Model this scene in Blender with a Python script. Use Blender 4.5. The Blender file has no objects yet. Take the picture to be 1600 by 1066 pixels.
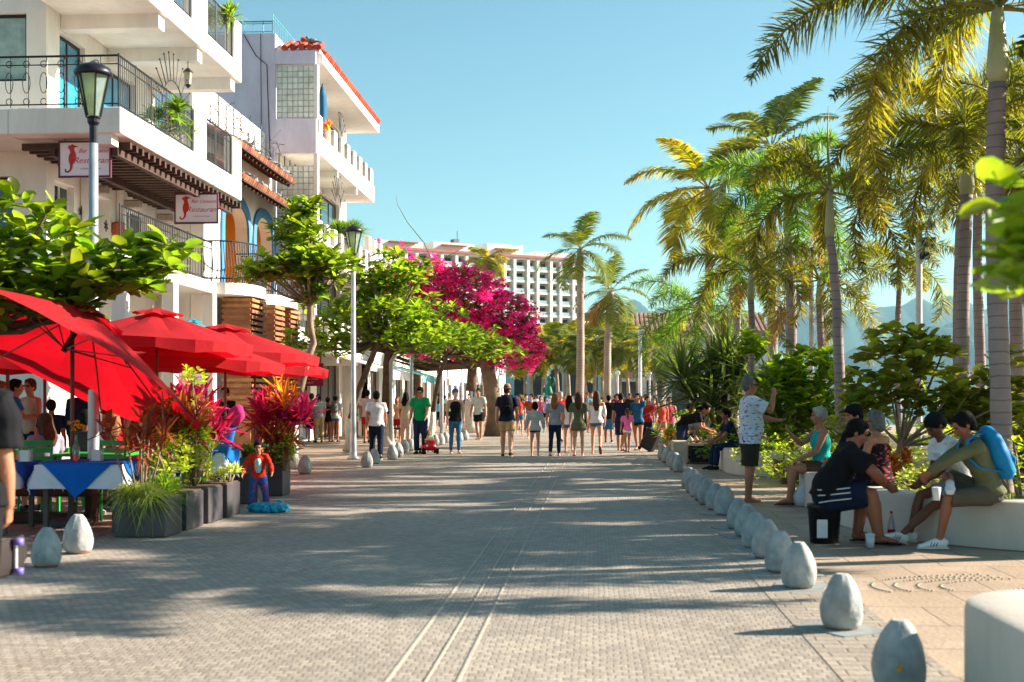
import bpy, math, random
import numpy as np
from mathutils import Vector, Matrix
R = math.radians; PI = math.pi
rnd = random.Random(7)
SC = bpy.context.scene; COL = SC.collection

# ---------------------------------------------------------------- camera
FPX, IW, IH = 2000.0, 1600, 1066
CAM = Vector((0, 0, 1.42))
cd = bpy.data.cameras.new('camera'); cam = bpy.data.objects.new('camera', cd); COL.objects.link(cam)
cam.location = CAM; cam.rotation_euler = (R(90), 0, R(3.72))
cd.shift_y = 92 / 1600; cd.sensor_width = 36; cd.lens = 36 * FPX / IW; cd.clip_end = 20000; cd.clip_start = .1
cd.dof.use_dof = True; cd.dof.focus_distance = 30; cd.dof.aperture_fstop = 2.6
SC.camera = cam
CR = cam.rotation_euler.to_matrix()
def ray(px, py): return CR @ Vector(((px - IW / 2) / FPX, -(py - IH / 2 - 92) / FPX, -1))
def G(px, py, z=0):                       # point of height z seen at a pixel
    d = ray(px, py); return CAM + d * ((z - CAM.z) / d.z)
def AT(px, py, Y):                        # point at depth Y seen at a pixel
    d = ray(px, py); return CAM + d * (Y / d.y)
# ---------------------------------------------------------------- light
SUN_AZ, SUN_EL = R(17), R(27)             # azimuth from +X towards +Y
sdir = Vector((math.cos(SUN_AZ) * math.cos(SUN_EL), math.sin(SUN_AZ) * math.cos(SUN_EL), math.sin(SUN_EL)))
w = bpy.data.worlds.new('World'); SC.world = w; w.use_nodes = True
nt = w.node_tree; nt.nodes.clear()
out = nt.nodes.new('ShaderNodeOutputWorld'); bg = nt.nodes.new('ShaderNodeBackground')
sky = nt.nodes.new('ShaderNodeTexSky'); sky.sky_type = 'NISHITA'; sky.sun_disc = False
sky.sun_elevation = SUN_EL; sky.sun_rotation = PI / 2 - SUN_AZ
sky.air_density = 1.0; sky.dust_density = .7; sky.ozone_density = 1.2; sky.altitude = 0
tint = nt.nodes.new('ShaderNodeMix'); tint.data_type = 'RGBA'; tint.blend_type = 'MULTIPLY'
tint.inputs[0].default_value = 1.0; tint.inputs[7].default_value = (0.48, 0.67, 0.62, 1)
nt.links.new(sky.outputs[0], tint.inputs[6]); nt.links.new(tint.outputs[2], bg.inputs[0])
bg.inputs[1].default_value = 0.078
nt.links.new(bg.outputs[0], out.inputs[0])
sl = bpy.data.lights.new('sun', 'SUN'); sl.energy = 4.8; sl.angle = R(.53); sl.color = (1, .88, .745)
so = bpy.data.objects.new('sun', sl); COL.objects.link(so); so.rotation_euler = sdir.to_track_quat('Z', 'Y').to_euler()
SC.view_settings.view_transform = 'Standard'; SC.view_settings.look = 'None'
SC.view_settings.exposure = 1.8; SC.view_settings.gamma = 1
SC.cycles.max_bounces = 6; SC.cycles.transparent_max_bounces = 12; SC.cycles.volume_bounces = 0

# ---------------------------------------------------------------- materials
MATS = {}
def C(h, k=1.0):                          # '#rrggbb' (sRGB) to linear
    if not isinstance(h, str): return tuple(h)[:3]
    v = [int(h[i:i + 2], 16) / 255 for i in (1, 3, 5)]
    return tuple(k * (c / 12.92 if c <= .04045 else ((c + .055) / 1.055) ** 2.4) for c in v)
def M(name, col=None, rough=.7, var=.18, scale=6., bump=0., bscale=None, metal=0., trans=0., spec=.35, island=0., col2=None, dirt=0., glass=False, emit=None):
    if name in MATS: return MATS[name]
    m = bpy.data.materials.new(name); m.use_nodes = True; MATS[name] = m
    t = m.node_tree; n = t.nodes; L = t.links; b = n['Principled BSDF']
    c = C(col)
    b.inputs['Roughness'].default_value = rough; b.inputs['Metallic'].default_value = metal
    b.inputs['Specular IOR Level'].default_value = spec
    tc = n.new('ShaderNodeTexCoord')
    no = n.new('ShaderNodeTexNoise'); no.inputs['Scale'].default_value = scale; no.inputs['Detail'].default_value = 5
    L.new(tc.outputs['Object'], no.inputs['Vector'])
    rp = n.new('ShaderNodeValToRGB'); e = rp.color_ramp.elements
    c2 = C(col2) if col2 else tuple(x * (1 + var) for x in c)
    c1 = tuple(x * (1 - var) for x in c) if not col2 else c
    e[0].position, e[1].position = .3, .7
    e[0].color = (*c1, 1); e[1].color = (*c2, 1)
    L.new(no.outputs[0], rp.inputs[0]); src = rp.outputs[0]
    if island:
        g = n.new('ShaderNodeNewGeometry'); hs = n.new('ShaderNodeHueSaturation')
        mr = n.new('ShaderNodeMapRange'); mr.inputs[3].default_value = 1 - island; mr.inputs[4].default_value = 1 + island
        mh = n.new('ShaderNodeMapRange'); mh.inputs[3].default_value = .5 - island * .05; mh.inputs[4].default_value = .5 + island * .05
        L.new(g.outputs['Random Per Island'], mr.inputs[0]); L.new(mr.outputs[0], hs.inputs['Value'])
        L.new(g.outputs['Random Per Island'], mh.inputs[0]); L.new(mh.outputs[0], hs.inputs['Hue'])
        L.new(src, hs.inputs['Color']); src = hs.outputs[0]
    if dirt:
        n2 = n.new('ShaderNodeTexNoise'); n2.inputs['Scale'].default_value = .9; n2.inputs['Detail'].default_value = 9; n2.inputs['Roughness'].default_value = .7
        mp = n.new('ShaderNodeMapping'); mp.inputs['Scale'].default_value = (1.5, 1.5, .35)
        L.new(tc.outputs['Object'], mp.inputs[0]); L.new(mp.outputs[0], n2.inputs['Vector'])
        r2 = n.new('ShaderNodeValToRGB'); r2.color_ramp.elements[0].position = .45; r2.color_ramp.elements[1].position = .75
        r2.color_ramp.elements[0].color = (0, 0, 0, 1); r2.color_ramp.elements[1].color = (dirt, dirt, dirt, 1)
        mx = n.new('ShaderNodeMix'); mx.data_type = 'RGBA'; mx.inputs[7].default_value = (.16, .13, .10, 1)
        L.new(n2.outputs[0], r2.inputs[0]); L.new(r2.outputs[0], mx.inputs[0]); L.new(src, mx.inputs[6]); src = mx.outputs[2]
    L.new(src, b.inputs['Base Color'])
    if bump:
        nb = n.new('ShaderNodeTexNoise'); nb.inputs['Scale'].default_value = bscale or scale * 4; nb.inputs['Detail'].default_value = 6
        L.new(tc.outputs['Object'], nb.inputs['Vector'])
        bp = n.new('ShaderNodeBump'); bp.inputs['Strength'].default_value = bump; bp.inputs['Distance'].default_value = .02
        L.new(nb.outputs[0], bp.inputs['Height']); L.new(bp.outputs[0], b.inputs['Normal'])
    if trans:
        tr = n.new('ShaderNodeBsdfTranslucent'); ms = n.new('ShaderNodeMixShader'); ms.inputs[0].default_value = trans
        tt = n.new('ShaderNodeMix'); tt.data_type = 'RGBA'; tt.blend_type = 'MULTIPLY'; tt.inputs[0].default_value = 1; tt.inputs[7].default_value = (2.7, 2.6, 1.1, 1)
        if name.startswith('cloth'): tt.inputs[7].default_value = (1.6, 1.6, 1.6, 1)
        if name.startswith('flower'): tt.inputs[7].default_value = (1.5, 2.2, 2.0, 1)
        L.new(src, tt.inputs[6]); L.new(tt.outputs[2], tr.inputs[0])
        L.new(b.outputs[0], ms.inputs[1]); L.new(tr.outputs[0], ms.inputs[2])
        L.new(ms.outputs[0], n['Material Output'].inputs[0])
    if glass:
        b.inputs['Transmission Weight'].default_value = .85; b.inputs['IOR'].default_value = 1.3
    if emit: b.inputs['Emission Color'].default_value = (*C(col), 1); b.inputs['Emission Strength'].default_value = emit
    return m

# ---------------------------------------------------------------- mesh builder
class MB:
    def __init__(s): s.v = []; s.f = []
    def add(s, v, f):
        o = len(s.v); s.v += [tuple(p) for p in v]; s.f += [tuple(i + o for i in q) for q in f]; return s
    def box(s, x0, x1, y0, y1, z0, z1, bev=0, T=None):
        x0, x1 = min(x0, x1), max(x0, x1); y0, y1 = min(y0, y1), max(y0, y1); z0, z1 = min(z0, z1), max(z0, z1)
        if bev:
            b = min(bev, (x1 - x0) / 2.1, (y1 - y0) / 2.1, (z1 - z0) / 2.1); vs = []; idx = {}
            c = ((x0, x1), (y0, y1), (z0, z1))
            for i in (0, 1):
                for j in (0, 1):
                    for k in (0, 1):
                        p = [c[0][i], c[1][j], c[2][k]]; sg = [1 - 2 * i, 1 - 2 * j, 1 - 2 * k]
                        for a in range(3):
                            q = [p[m] + (sg[m] * b if m != a else 0) for m in range(3)]
                            idx[i, j, k, a] = len(vs); vs.append(q)
            fs = []
            for i in (0, 1):
                fs.append([idx[i, 0, 0, 0], idx[i, 1, 0, 0], idx[i, 1, 1, 0], idx[i, 0, 1, 0]][::1 if i else -1])
                fs.append([idx[0, i, 0, 1], idx[1, i, 0, 1], idx[1, i, 1, 1], idx[0, i, 1, 1]][::-1 if i else 1])
                fs.append([idx[0, 0, i, 2], idx[1, 0, i, 2], idx[1, 1, i, 2], idx[0, 1, i, 2]][::1 if i else -1])
            for a in range(3):
                u, w_ = [m for m in range(3) if m != a]
                for i in (0, 1):
                    for j in (0, 1):
                        k0 = [0, 0, 0]; k0[u] = i; k0[w_] = j; k1 = list(k0); k1[a] = 1
                        fs.append([idx[(*k0, u)], idx[(*k1, u)], idx[(*k1, w_)], idx[(*k0, w_)]])
            for i in (0, 1):
                for j in (0, 1):
                    for k in (0, 1): fs.append([idx[i, j, k, 0], idx[i, j, k, 1], idx[i, j, k, 2]])
        else:
            vs = [(x0, y0, z0), (x1, y0, z0), (x1, y1, z0), (x0, y1, z0), (x0, y0, z1), (x1, y0, z1), (x1, y1, z1), (x0, y1, z1)]
            fs = [(0, 3, 2, 1), (4, 5, 6, 7), (0, 1, 5, 4), (1, 2, 6, 5), (2, 3, 7, 6), (3, 0, 4, 7)]
        if T is not None: vs = [T @ Vector(p) for p in vs]
        return s.add(vs, fs)
    def tube(s, pts, rad, n=8, cap=True, flat=1.0, side=None):
        pts = [Vector(p) for p in pts]; k = len(pts)
        if not hasattr(rad, '__len__'): rad = [rad] * k
        vs = []; ref = Vector(side) if side else None
        for i, p in enumerate(pts):
            t = (pts[min(i + 1, k - 1)] - pts[max(i - 1, 0)]).normalized()
            if ref is None:
                ref = Vector((1, 0, 0)) if abs(t.x) < .8 else Vector((0, 1, 0))
            u = (ref - t * ref.dot(t))
            u = u.normalized() if u.length > 1e-6 else t.orthogonal().normalized()
            ref = u; w_ = t.cross(u)
            r = rad[i]; ra, rb = (r if hasattr(r, '__len__') else (r, r * flat))
            for j in range(n):
                a = 2 * PI * j / n; vs.append(p + u * (math.cos(a) * ra) + w_ * (math.sin(a) * rb))
        fs = [(i * n + j, i * n + (j + 1) % n, (i + 1) * n + (j + 1) % n, (i + 1) * n + j) for i in range(k - 1) for j in range(n)]
        if cap: fs += [tuple(range(n))[::-1], tuple(range((k - 1) * n, k * n))]
        return s.add(vs, fs)
    def lathe(s, prof, n=16, c=(0, 0), rib=None):
        vs = []
        for r, z in prof:
            for j in range(n):
                a = 2 * PI * j / n; q = r * (rib(a, z) if rib else 1)
                vs.append((c[0] + q * math.cos(a), c[1] + q * math.sin(a), z))
        k = len(prof)
        fs = [(i * n + j, i * n + (j + 1) % n, (i + 1) * n + (j + 1) % n, (i + 1) * n + j) for i in range(k - 1) for j in range(n)]
        fs += [tuple(range(n))[::-1], tuple(range((k - 1) * n, k * n))]
        return s.add(vs, fs)
    def ball(s, c, r, nu=10, nv=7, T=None):
        rx, ry, rz = r if hasattr(r, '__len__') else (r, r, r)
        vs = [(0, 0, -rz)] + [(rx * math.sin(PI * i / nv) * math.cos(2 * PI * j / nu), ry * math.sin(PI * i / nv) * math.sin(2 * PI * j / nu), -rz * math.cos(PI * i / nv)) for i in range(1, nv) for j in range(nu)] + [(0, 0, rz)]
        fs = [(0, 1 + (j + 1) % nu, 1 + j) for j in range(nu)]
        for i in range(nv - 2):
            for j in range(nu): fs.append((1 + i * nu + j, 1 + i * nu + (j + 1) % nu, 1 + (i + 1) * nu + (j + 1) % nu, 1 + (i + 1) * nu + j))
        o = 1 + (nv - 2) * nu; fs += [(o + j, o + (j + 1) % nu, len(vs) - 1) for j in range(nu)]
        c = Vector(c)
        vs = [c + (T @ Vector(p) if T else Vector(p)) for p in vs]
        return s.add(vs, fs)
    def prism(s, poly, h, T=None):        # polygon in xy, extruded 0..h in z
        n = len(poly); vs = [(x, y, 0) for x, y in poly] + [(x, y, h) for x, y in poly]
        fs = [tuple(range(n))[::-1], tuple(range(n, 2 * n))] + [(i, (i + 1) % n, n + (i + 1) % n, n + i) for i in range(n)]
        if T is not None: vs = [T @ Vector(p) for p in vs]
        return s.add(vs, fs)
    def build(s, name, mat, parent=None, smooth=False, world=False):
        return mesh_obj(name, s.v, s.f, mat, parent, smooth, world)
def mesh_obj(name, v, f, mat, parent=None, smooth=False, world=False):
    me = bpy.data.meshes.new(name)
    if world and parent is not None:
        iv = parent.matrix_world_local.inverted() if hasattr(parent, 'matrix_world_local') else rootmat(parent).inverted()
        v = [iv @ Vector(p) for p in v]
    me.from_pydata([tuple(p) for p in v], [], f); me.update()
    if smooth: me.polygons.foreach_set('use_smooth', [True] * len(me.polygons))
    if smooth == 'auto': autosmooth(me)
    o = bpy.data.objects.new(name, me); COL.objects.link(o); me.materials.append(mat)
    if parent is not None: o.parent = parent
    return o
def autosmooth(me, ang=40):
    me.update()
    try: me.set_sharp_from_angle(angle=R(ang))
    except Exception: pass
def rootmat(o):
    m = Matrix.LocRotScale(o.location, o.rotation_euler, o.scale)
    return rootmat(o.parent) @ m if o.parent else m
def np_obj(name, V, F, mat, parent=None, smooth=False):   # V (n,3) array, F (m,k) array
    me = bpy.data.meshes.new(name); V = np.asarray(V, np.float32); F = np.asarray(F, np.int32)
    me.vertices.add(len(V)); me.vertices.foreach_set('co', V.ravel())
    k = F.shape[1]; me.loops.add(F.size); me.loops.foreach_set('vertex_index', F.ravel())
    me.polygons.add(len(F)); me.polygons.foreach_set('loop_start', np.arange(0, F.size, k, dtype=np.int32))
    try: me.polygons.foreach_set('loop_total', np.full(len(F), k, np.int32))
    except Exception: pass
    me.update(calc_edges=True)
    if smooth: me.polygons.foreach_set('use_smooth', np.ones(len(F), bool))
    o = bpy.data.objects.new(name, me); COL.objects.link(o); me.materials.append(mat)
    if parent is not None: o.parent = parent
    return o
def thing(name, label, cat, loc=(0, 0, 0), rz=0, group=None, sc=1):
    o = bpy.data.objects.new(name, None); COL.objects.link(o); o.empty_display_size = .1
    o.location = loc; o.rotation_euler = (0, 0, rz); o.scale = (sc,) * 3
    return tag(o, label, cat, group)
def tag(o, label, cat, group=None):
    o['label'] = label; o['category'] = cat
    if group: o['group'] = group
    return o
def kind(o, k, label=None):
    o['kind'] = k
    if label: o['label'] = label
    return o
def dup(root, loc, rz=0, label=None, sc=1, group=None):
    r = root.copy(); COL.objects.link(r); r.location = loc; r.rotation_euler = (0, 0, rz); r.scale = (sc,) * 3
    if label: r['label'] = label
    if group: r['group'] = group
    for ch in list(root.children):
        c = ch.copy(); COL.objects.link(c); c.parent = r
        for g in list(ch.children):
            d = g.copy(); COL.objects.link(d); d.parent = c
    return r
ORD = ['', 'first', 'second', 'third', 'fourth', 'fifth', 'sixth', 'seventh', 'eighth', 'ninth', 'tenth', 'eleventh', 'twelfth', 'thirteenth', 'fourteenth', 'fifteenth', 'sixteenth', 'seventeenth', 'eighteenth', 'nineteenth', 'twentieth', 'twenty-first', 'twenty-second', 'twenty-third', 'twenty-fourth', 'twenty-fifth']
FONT = None
def text_mesh(s, size, shear=0., spacing=1., ext=.002, align='CENTER'):
    cu = bpy.data.curves.new('t', 'FONT'); cu.body = s; cu.size = size; cu.shear = shear; cu.align_x = align; cu.align_y = 'CENTER'
    cu.space_character = spacing; cu.extrude = ext; cu.resolution_u = 2
    ob = bpy.data.objects.new('t', cu); COL.objects.link(ob)
    dg = bpy.context.evaluated_depsgraph_get(); me = bpy.data.meshes.new_from_object(ob.evaluated_get(dg))
    bpy.data.objects.remove(ob); bpy.data.curves.remove(cu)
    v = [x.co.copy() for x in me.vertices]; f = [tuple(p.vertices) for p in me.polygons]; bpy.data.meshes.remove(me)
    return v, f
# ================================================================ ground, road, sea, hills
def paver_mat(name, c1, c2, mortar, bw, bh, msize=.012, rot=0, big=.25, dark=0):
    m = bpy.data.materials.new(name); m.use_nodes = True; t = m.node_tree; n = t.nodes; L = t.links; b = n['Principled BSDF']
    tc = n.new('ShaderNodeTexCoord'); mp = n.new('ShaderNodeMapping'); mp.inputs['Rotation'].default_value = (0, 0, rot)
    L.new(tc.outputs['Object'], mp.inputs[0])
    wn = n.new('ShaderNodeTexNoise'); wn.inputs['Scale'].default_value = 5; L.new(mp.outputs[0], wn.inputs['Vector'])
    wm = n.new('ShaderNodeVectorMath'); wm.operation = 'MULTIPLY_ADD'; wm.inputs[1].default_value = (.03,) * 3
    L.new(wn.outputs[1], wm.inputs[0]); L.new(mp.outputs[0], wm.inputs[2])
    br = n.new('ShaderNodeTexBrick'); br.inputs['Scale'].default_value = 1; br.inputs['Brick Width'].default_value = bw; br.inputs['Row Height'].default_value = bh
    br.inputs['Mortar Size'].default_value = msize; br.inputs['Mortar Smooth'].default_value = .6; br.inputs['Bias'].default_value = 0
    br.inputs['Color1'].default_value = (*C(c1), 1); br.inputs['Color2'].default_value = (*C(c2), 1); br.inputs['Mortar'].default_value = (*C(mortar), 1)
    L.new(wm.outputs[0], br.inputs['Vector'])
    no = n.new('ShaderNodeTexNoise'); no.inputs['Scale'].default_value = big; no.inputs['Detail'].default_value = 8; no.inputs['Roughness'].default_value = .65
    L.new(tc.outputs['Object'], no.inputs['Vector'])
    mr = n.new('ShaderNodeMapRange'); mr.inputs[1].default_value = .3; mr.inputs[2].default_value = .7; mr.inputs[3].default_value = .70; mr.inputs[4].default_value = 1.16
    L.new(no.outputs[0], mr.inputs[0])
    mx = n.new('ShaderNodeMix'); mx.data_type = 'RGBA'; mx.blend_type = 'MULTIPLY'; mx.inputs[0].default_value = 1
    st = n.new('ShaderNodeTexNoise'); st.inputs['Scale'].default_value = 1.7; st.inputs['Detail'].default_value = 10; st.inputs['Roughness'].default_value = .75
    L.new(tc.outputs['Object'], st.inputs['Vector']); sr = n.new('ShaderNodeMapRange'); sr.inputs[1].default_value = .56; sr.inputs[2].default_value = .74; sr.inputs[4].default_value = .45
    L.new(st.outputs[0], sr.inputs[0]); sm = n.new('ShaderNodeMix'); sm.data_type = 'RGBA'; sm.inputs[7].default_value = (.13, .115, .10, 1)
    L.new(sr.outputs[0], sm.inputs[0]); L.new(br.outputs[0], sm.inputs[6]); L.new(sm.outputs[2], mx.inputs[6]); L.new(mr.outputs[0], mx.inputs[7]); L.new(mx.outputs[2], b.inputs['Base Color'])
    b.inputs['Roughness'].default_value = .62; b.inputs['Specular IOR Level'].default_value = .3
    bp = n.new('ShaderNodeBump'); bp.inputs['Strength'].default_value = .6; bp.inputs['Distance'].default_value = .012
    n2 = n.new('ShaderNodeTexNoise'); n2.inputs['Scale'].default_value = 30; n2.inputs['Detail'].default_value = 3; L.new(tc.outputs['Object'], n2.inputs['Vector'])
    ad = n.new('ShaderNodeMath'); ad.operation = 'MULTIPLY_ADD'; ad.inputs[1].default_value = -1.0
    L.new(br.outputs['Fac'], ad.inputs[0]); L.new(n2.outputs[0], ad.inputs[2])
    L.new(ad.outputs[0], bp.inputs['Height']); L.new(bp.outputs[0], b.inputs['Normal'])
    return m
def sheet(name, poly, z, mat, label=None):
    o = mesh_obj(name, [(x, y, z) for x, y in poly], [tuple(range(len(poly)))], mat); kind(o, 'structure'); return o
m_pave_l = paver_mat('terrace_stone', '#a3907f', '#8e7d6f', '#5d5148', .4, .4, .012)
m_road = paver_mat('road_cobble', '#aea394', '#92887d', '#857c72', .075, .07, .007)
m_pave_r = paver_mat('promenade_concrete', '#b19d88', '#a8937d', '#75675a', .75, .75, .008, big=.6)
m_kerb = paver_mat('kerb_brick', '#a99e8f', '#998d80', '#81776c', .24, .12, .01)
sheet('ground', [(-3000, -60), (17, -60), (17, 175), (40, 400), (80, 9000), (-3000, 9000)], -.012, m_pave_l)
sheet('road', [(-5.1, -4), (1.25, -4), (1.25, 140), (-5.1, 140)], -.004, m_road)
sheet('kerb_band', [(1.25, -4), (1.85, -4), (1.85, 140), (1.25, 140)], 0.0, m_kerb)
sheet('pavement', [(1.85, -4), (16.9, -4), (16.9, 140), (1.85, 140)], -.008, m_pave_r)
# drainage lines along the road (two raised pale courses)
gm = M('pale_course', '#aa9f92', var=.2, scale=20, bump=.3)
for i, (xa, wd) in enumerate(((-1.06, .016), (-.86, .012), (-.70, .016))):
    o = MB().box(xa, xa + wd, 4, 60, -.004, .003).build('road_line', gm); kind(o, 'structure')
# sea
sea = M('sea_water', '#1f5f78', rough=.12, var=.1, scale=.05, bump=.5, bscale=.6, spec=.5)
sheet('sea', [(17, -60), (9000, -60), (9000, 9000), (80, 9000), (40, 400), (17, 175)], -1.6, sea)
# hills across the bay
def hills(name, dist, ridge, mat, seed, depth=1400):
    r = random.Random(seed); V = []; F = []; n = 220; rows = 14
    xs = np.linspace(ridge[0][0], ridge[-1][0], n)
    hs = np.interp(xs, [a for a, _ in ridge], [b for _, b in ridge])
    ph = [(r.uniform(.02, .5), r.uniform(0, 6), r.uniform(.5, 1.5)) for _ in range(16)]
    for j in range(rows):
        u = j / (rows - 1); Y = dist + depth * u
        for i in range(n):
            px = xs[i]; X = (px - 930) / FPX * dist
            H = (625 - hs[i]) / FPX * dist * (1 + .05 * u)
            e = sum(a * math.sin(px * f * .35 + p + 3 * u * f * 9) for f, p, a in ph) * .012
            z = H * math.sin(min(1, u * 1.15 + .02) * PI / 2) ** .8 * (1 + e) if u < .85 else H * (1 + e) * (1 - (u - .85))
            z *= 1 - .10 * abs(math.sin(px * .045 + 2.1 * u + math.sin(px * .013) * 3)) * (1 - u)
            V.append((X * (1 + .15 * u), Y, z - 3))
    for j in range(rows - 1):
        for i in range(n - 1):
            a = j * n + i; F.append((a, a + 1, a + n + 1, a + n))
    o = mesh_obj(name, V, F, mat, smooth=True); kind(o, 'structure'); return o
hm = M('forested_hill', '#22382e', var=.35, scale=.004, rough=.95, spec=.05)
hills('hills', 7500, [(560, 560), (700, 545), (820, 520), (900, 492), (960, 462), (985, 455), (1020, 463), (1060, 478), (1110, 482), (1150, 478), (1200, 470), (1230, 478), (1262, 461), (1290, 456), (1325, 458), (1350, 468), (1375, 462), (1400, 460), (1430, 457), (1490, 455), (1530, 462), (1580, 458), (1640, 466), (1720, 480), (1900, 500), (2200, 560)], hm, 3)
hills('hills', 5200, [(930, 612), (980, 560), (1040, 545), (1120, 552), (1200, 560), (1280, 556), (1340, 543), (1400, 520), (1470, 498), (1540, 484), (1620, 478), (1720, 490), (1900, 560), (2100, 620)], hm, 5)
# ================================================================ plants
nr = np.random.RandomState(11)
def unit(a): return a / np.maximum(np.linalg.norm(a, axis=-1, keepdims=True), 1e-9)
def leaf_mesh(P, D, N, Ln, wr=.5, fold=.12, droop=.15, ob=.62):
    """P base points, D tip directions, N leaf normals, Ln lengths -> verts, tri faces (8 tris a leaf)"""
    P, D, N, Ln = np.asarray(P, float), unit(np.asarray(D, float)), np.asarray(N, float), np.asarray(Ln, float)[:, None]
    S = unit(np.cross(D, N)); N = unit(np.cross(S, D)); W = Ln * wr * .5
    u1, u2 = .33, ob
    def c(u, s, k, dr): return P + D * Ln * u + S * W * s + N * (k * fold * W * 2) - N * Ln * dr
    d1, d2, d3 = droop * .1, droop * .45, droop
    b = c(0, 0, 0, 0); l1 = c(u1, -.72, 1, d1); m1 = c(u1, 0, 0, d1); r1 = c(u1, .72, 1, d1)
    l2 = c(u2, -1, 1, d2); m2 = c(u2, 0, 0, d2); r2 = c(u2, 1, 1, d2); t = c(1, 0, 0, d3)
    l3 = c(.88, -.62, .7, d3 * .8); r3 = c(.88, .62, .7, d3 * .8)
    V = np.stack([b, l1, m1, r1, l2, m2, r2, l3, r3, t], 1).reshape(-1, 3)
    T = np.array([[0, 3, 2], [0, 2, 1], [2, 3, 6], [2, 6, 5], [1, 2, 5], [1, 5, 4], [5, 6, 8], [5, 8, 9], [4, 5, 7], [7, 5, 9]])
    F = (T[None] + (np.arange(len(P)) * 10)[:, None, None]).reshape(-1, 3)
    return V, F
def blade_mesh(P, D, N, Ln, wd, droop=.2):
    """thin blades: 5 verts, 3 tris each"""
    P, D, N = np.asarray(P, float), unit(np.asarray(D, float)), np.asarray(N, float)
    Ln = np.broadcast_to(np.asarray(Ln, float), (len(P),))[:, None]; wd = np.broadcast_to(np.asarray(wd, float), (len(P),))[:, None]
    S = unit(np.cross(D, N)); dz = np.array([0, 0, -1.0])
    a, b = P - S * wd * .35, P + S * wd * .35
    m = P + D * Ln * .5 + dz * Ln * droop * .2; c, d = m - S * wd * .5, m + S * wd * .5
    t = P + D * Ln + dz * Ln * droop
    V = np.stack([a, b, c, d, t], 1).reshape(-1, 3)
    T = np.array([[0, 1, 3], [0, 3, 2], [2, 3, 4]])
    return V, (T[None] + (np.arange(len(P)) * 5)[:, None, None]).reshape(-1, 3)
class NP:
    def __init__(s): s.V = []; s.F = []; s.n = 0
    def add(s, V, F): s.V.append(np.asarray(V, float)); s.F.append(np.asarray(F) + s.n); s.n += len(V); return s
    def build(s, name, mat, parent=None, smooth=False): return np_obj(name, np.concatenate(s.V), np.concatenate(s.F), mat, parent, smooth)
def rosettes(acc, pts, n=9, L=.24, wr=.52, up=.45, jit=.25, droop=.15, ob=.62, dirs=None):
    pts = np.asarray(pts, float); k = len(pts)
    P = np.repeat(pts, n, 0); az = nr.rand(k * n) * 2 * PI
    el = nr.normal(up, .38, k * n)
    D = np.stack([np.cos(az) * np.cos(el), np.sin(az) * np.cos(el), np.sin(el)], 1)
    N = np.stack([-np.cos(az) * np.sin(el), -np.sin(az) * np.sin(el), np.cos(el)], 1) + nr.normal(0, jit, (k * n, 3))
    Ln = L * nr.uniform(.6, 1.15, k * n)
    acc.add(*leaf_mesh(P + D * .02, D, N, Ln, wr, .14, droop, ob))
def in_ell(c, r, k, shell=.55):
    """k points in an ellipsoid, biased outward"""
    v = unit(nr.normal(0, 1, (k, 3))); u = shell + (1 - shell) * nr.rand(k, 1) ** .7
    return np.asarray(c, float) + v * u * np.asarray(r, float)
g_almond = M('leaf_almond', '#4a641d', col2='#748624', rough=.42, trans=.6, scale=2.5, island=.42, spec=.5)
g_grape = M('leaf_seagrape', '#5a6a26', col2='#8c8a34', rough=.45, trans=.5, scale=3, island=.45, spec=.45)
g_dark = M('leaf_dark', '#42601e', col2='#66822c', rough=.5, trans=.5, scale=2, island=.35)
g_lime = M('leaf_lime', '#7f9428', col2='#a5ae3c', rough=.55, trans=.5, scale=2, island=.3)
g_fox = M('leaf_foxtail', '#48591c', col2='#7f7424', rough=.5, trans=.5, scale=.8, island=.5, spec=.4)
g_fox2 = M('leaf_foxtail_green', '#46661f', col2='#5c7a24', rough=.5, trans=.5, scale=1.2, island=.35, spec=.4)
g_coco = M('leaf_coconut', '#3a5222', col2='#6c7028', rough=.45, trans=.38, scale=.9, island=.35, spec=.5)
g_coco2 = M('leaf_coconut_yellow', '#5f701f', col2='#9c8b2c', rough=.5, trans=.48, scale=.8, island=.3)
g_spike = M('leaf_screwpine', '#4b5c38', col2='#6a7a3c', rough=.4, trans=.3, scale=2, island=.3, spec=.5)
g_dry = M('leaf_dry', '#8a6a3a', rough=.8, trans=.35, scale=4, island=.3)
g_or = M('leaf_croton', '#963f1c', col2='#b8802c', rough=.5, trans=.5, scale=4, island=.4)
g_pink = M('flower_cordyline', '#a00c40', col2='#d0285c', rough=.45, trans=.45, scale=3, island=.35)
g_bronze = M('leaf_bronze', '#6a2f22', col2='#94502c', rough=.45, trans=.38, scale=3, island=.4)
g_var = M('leaf_variegated', '#7c8f4a', col2='#b9bd74', rough=.5, trans=.45, scale=5, island=.35)
g_bou = M('flower_bougainvillea', '#d8127c', col2='#f23a98', rough=.6, trans=.5, scale=1.5, island=.35)
g_bou2 = M('flower_bougainvillea_red', '#c41650', rough=.6, trans=.35, scale=1.5, island=.3)
bark = M('bark_brown', '#7b6452', col2='#a08a74', rough=.9, scale=5, bump=.6)
bark_d = M('bark_dark', '#4a392e', col2='#6b5444', rough=.9, scale=6, bump=.6)
white_bark = M('bark_whitewash', '#cfcac0', rough=.85, scale=7, bump=.5, dirt=.35)
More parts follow.
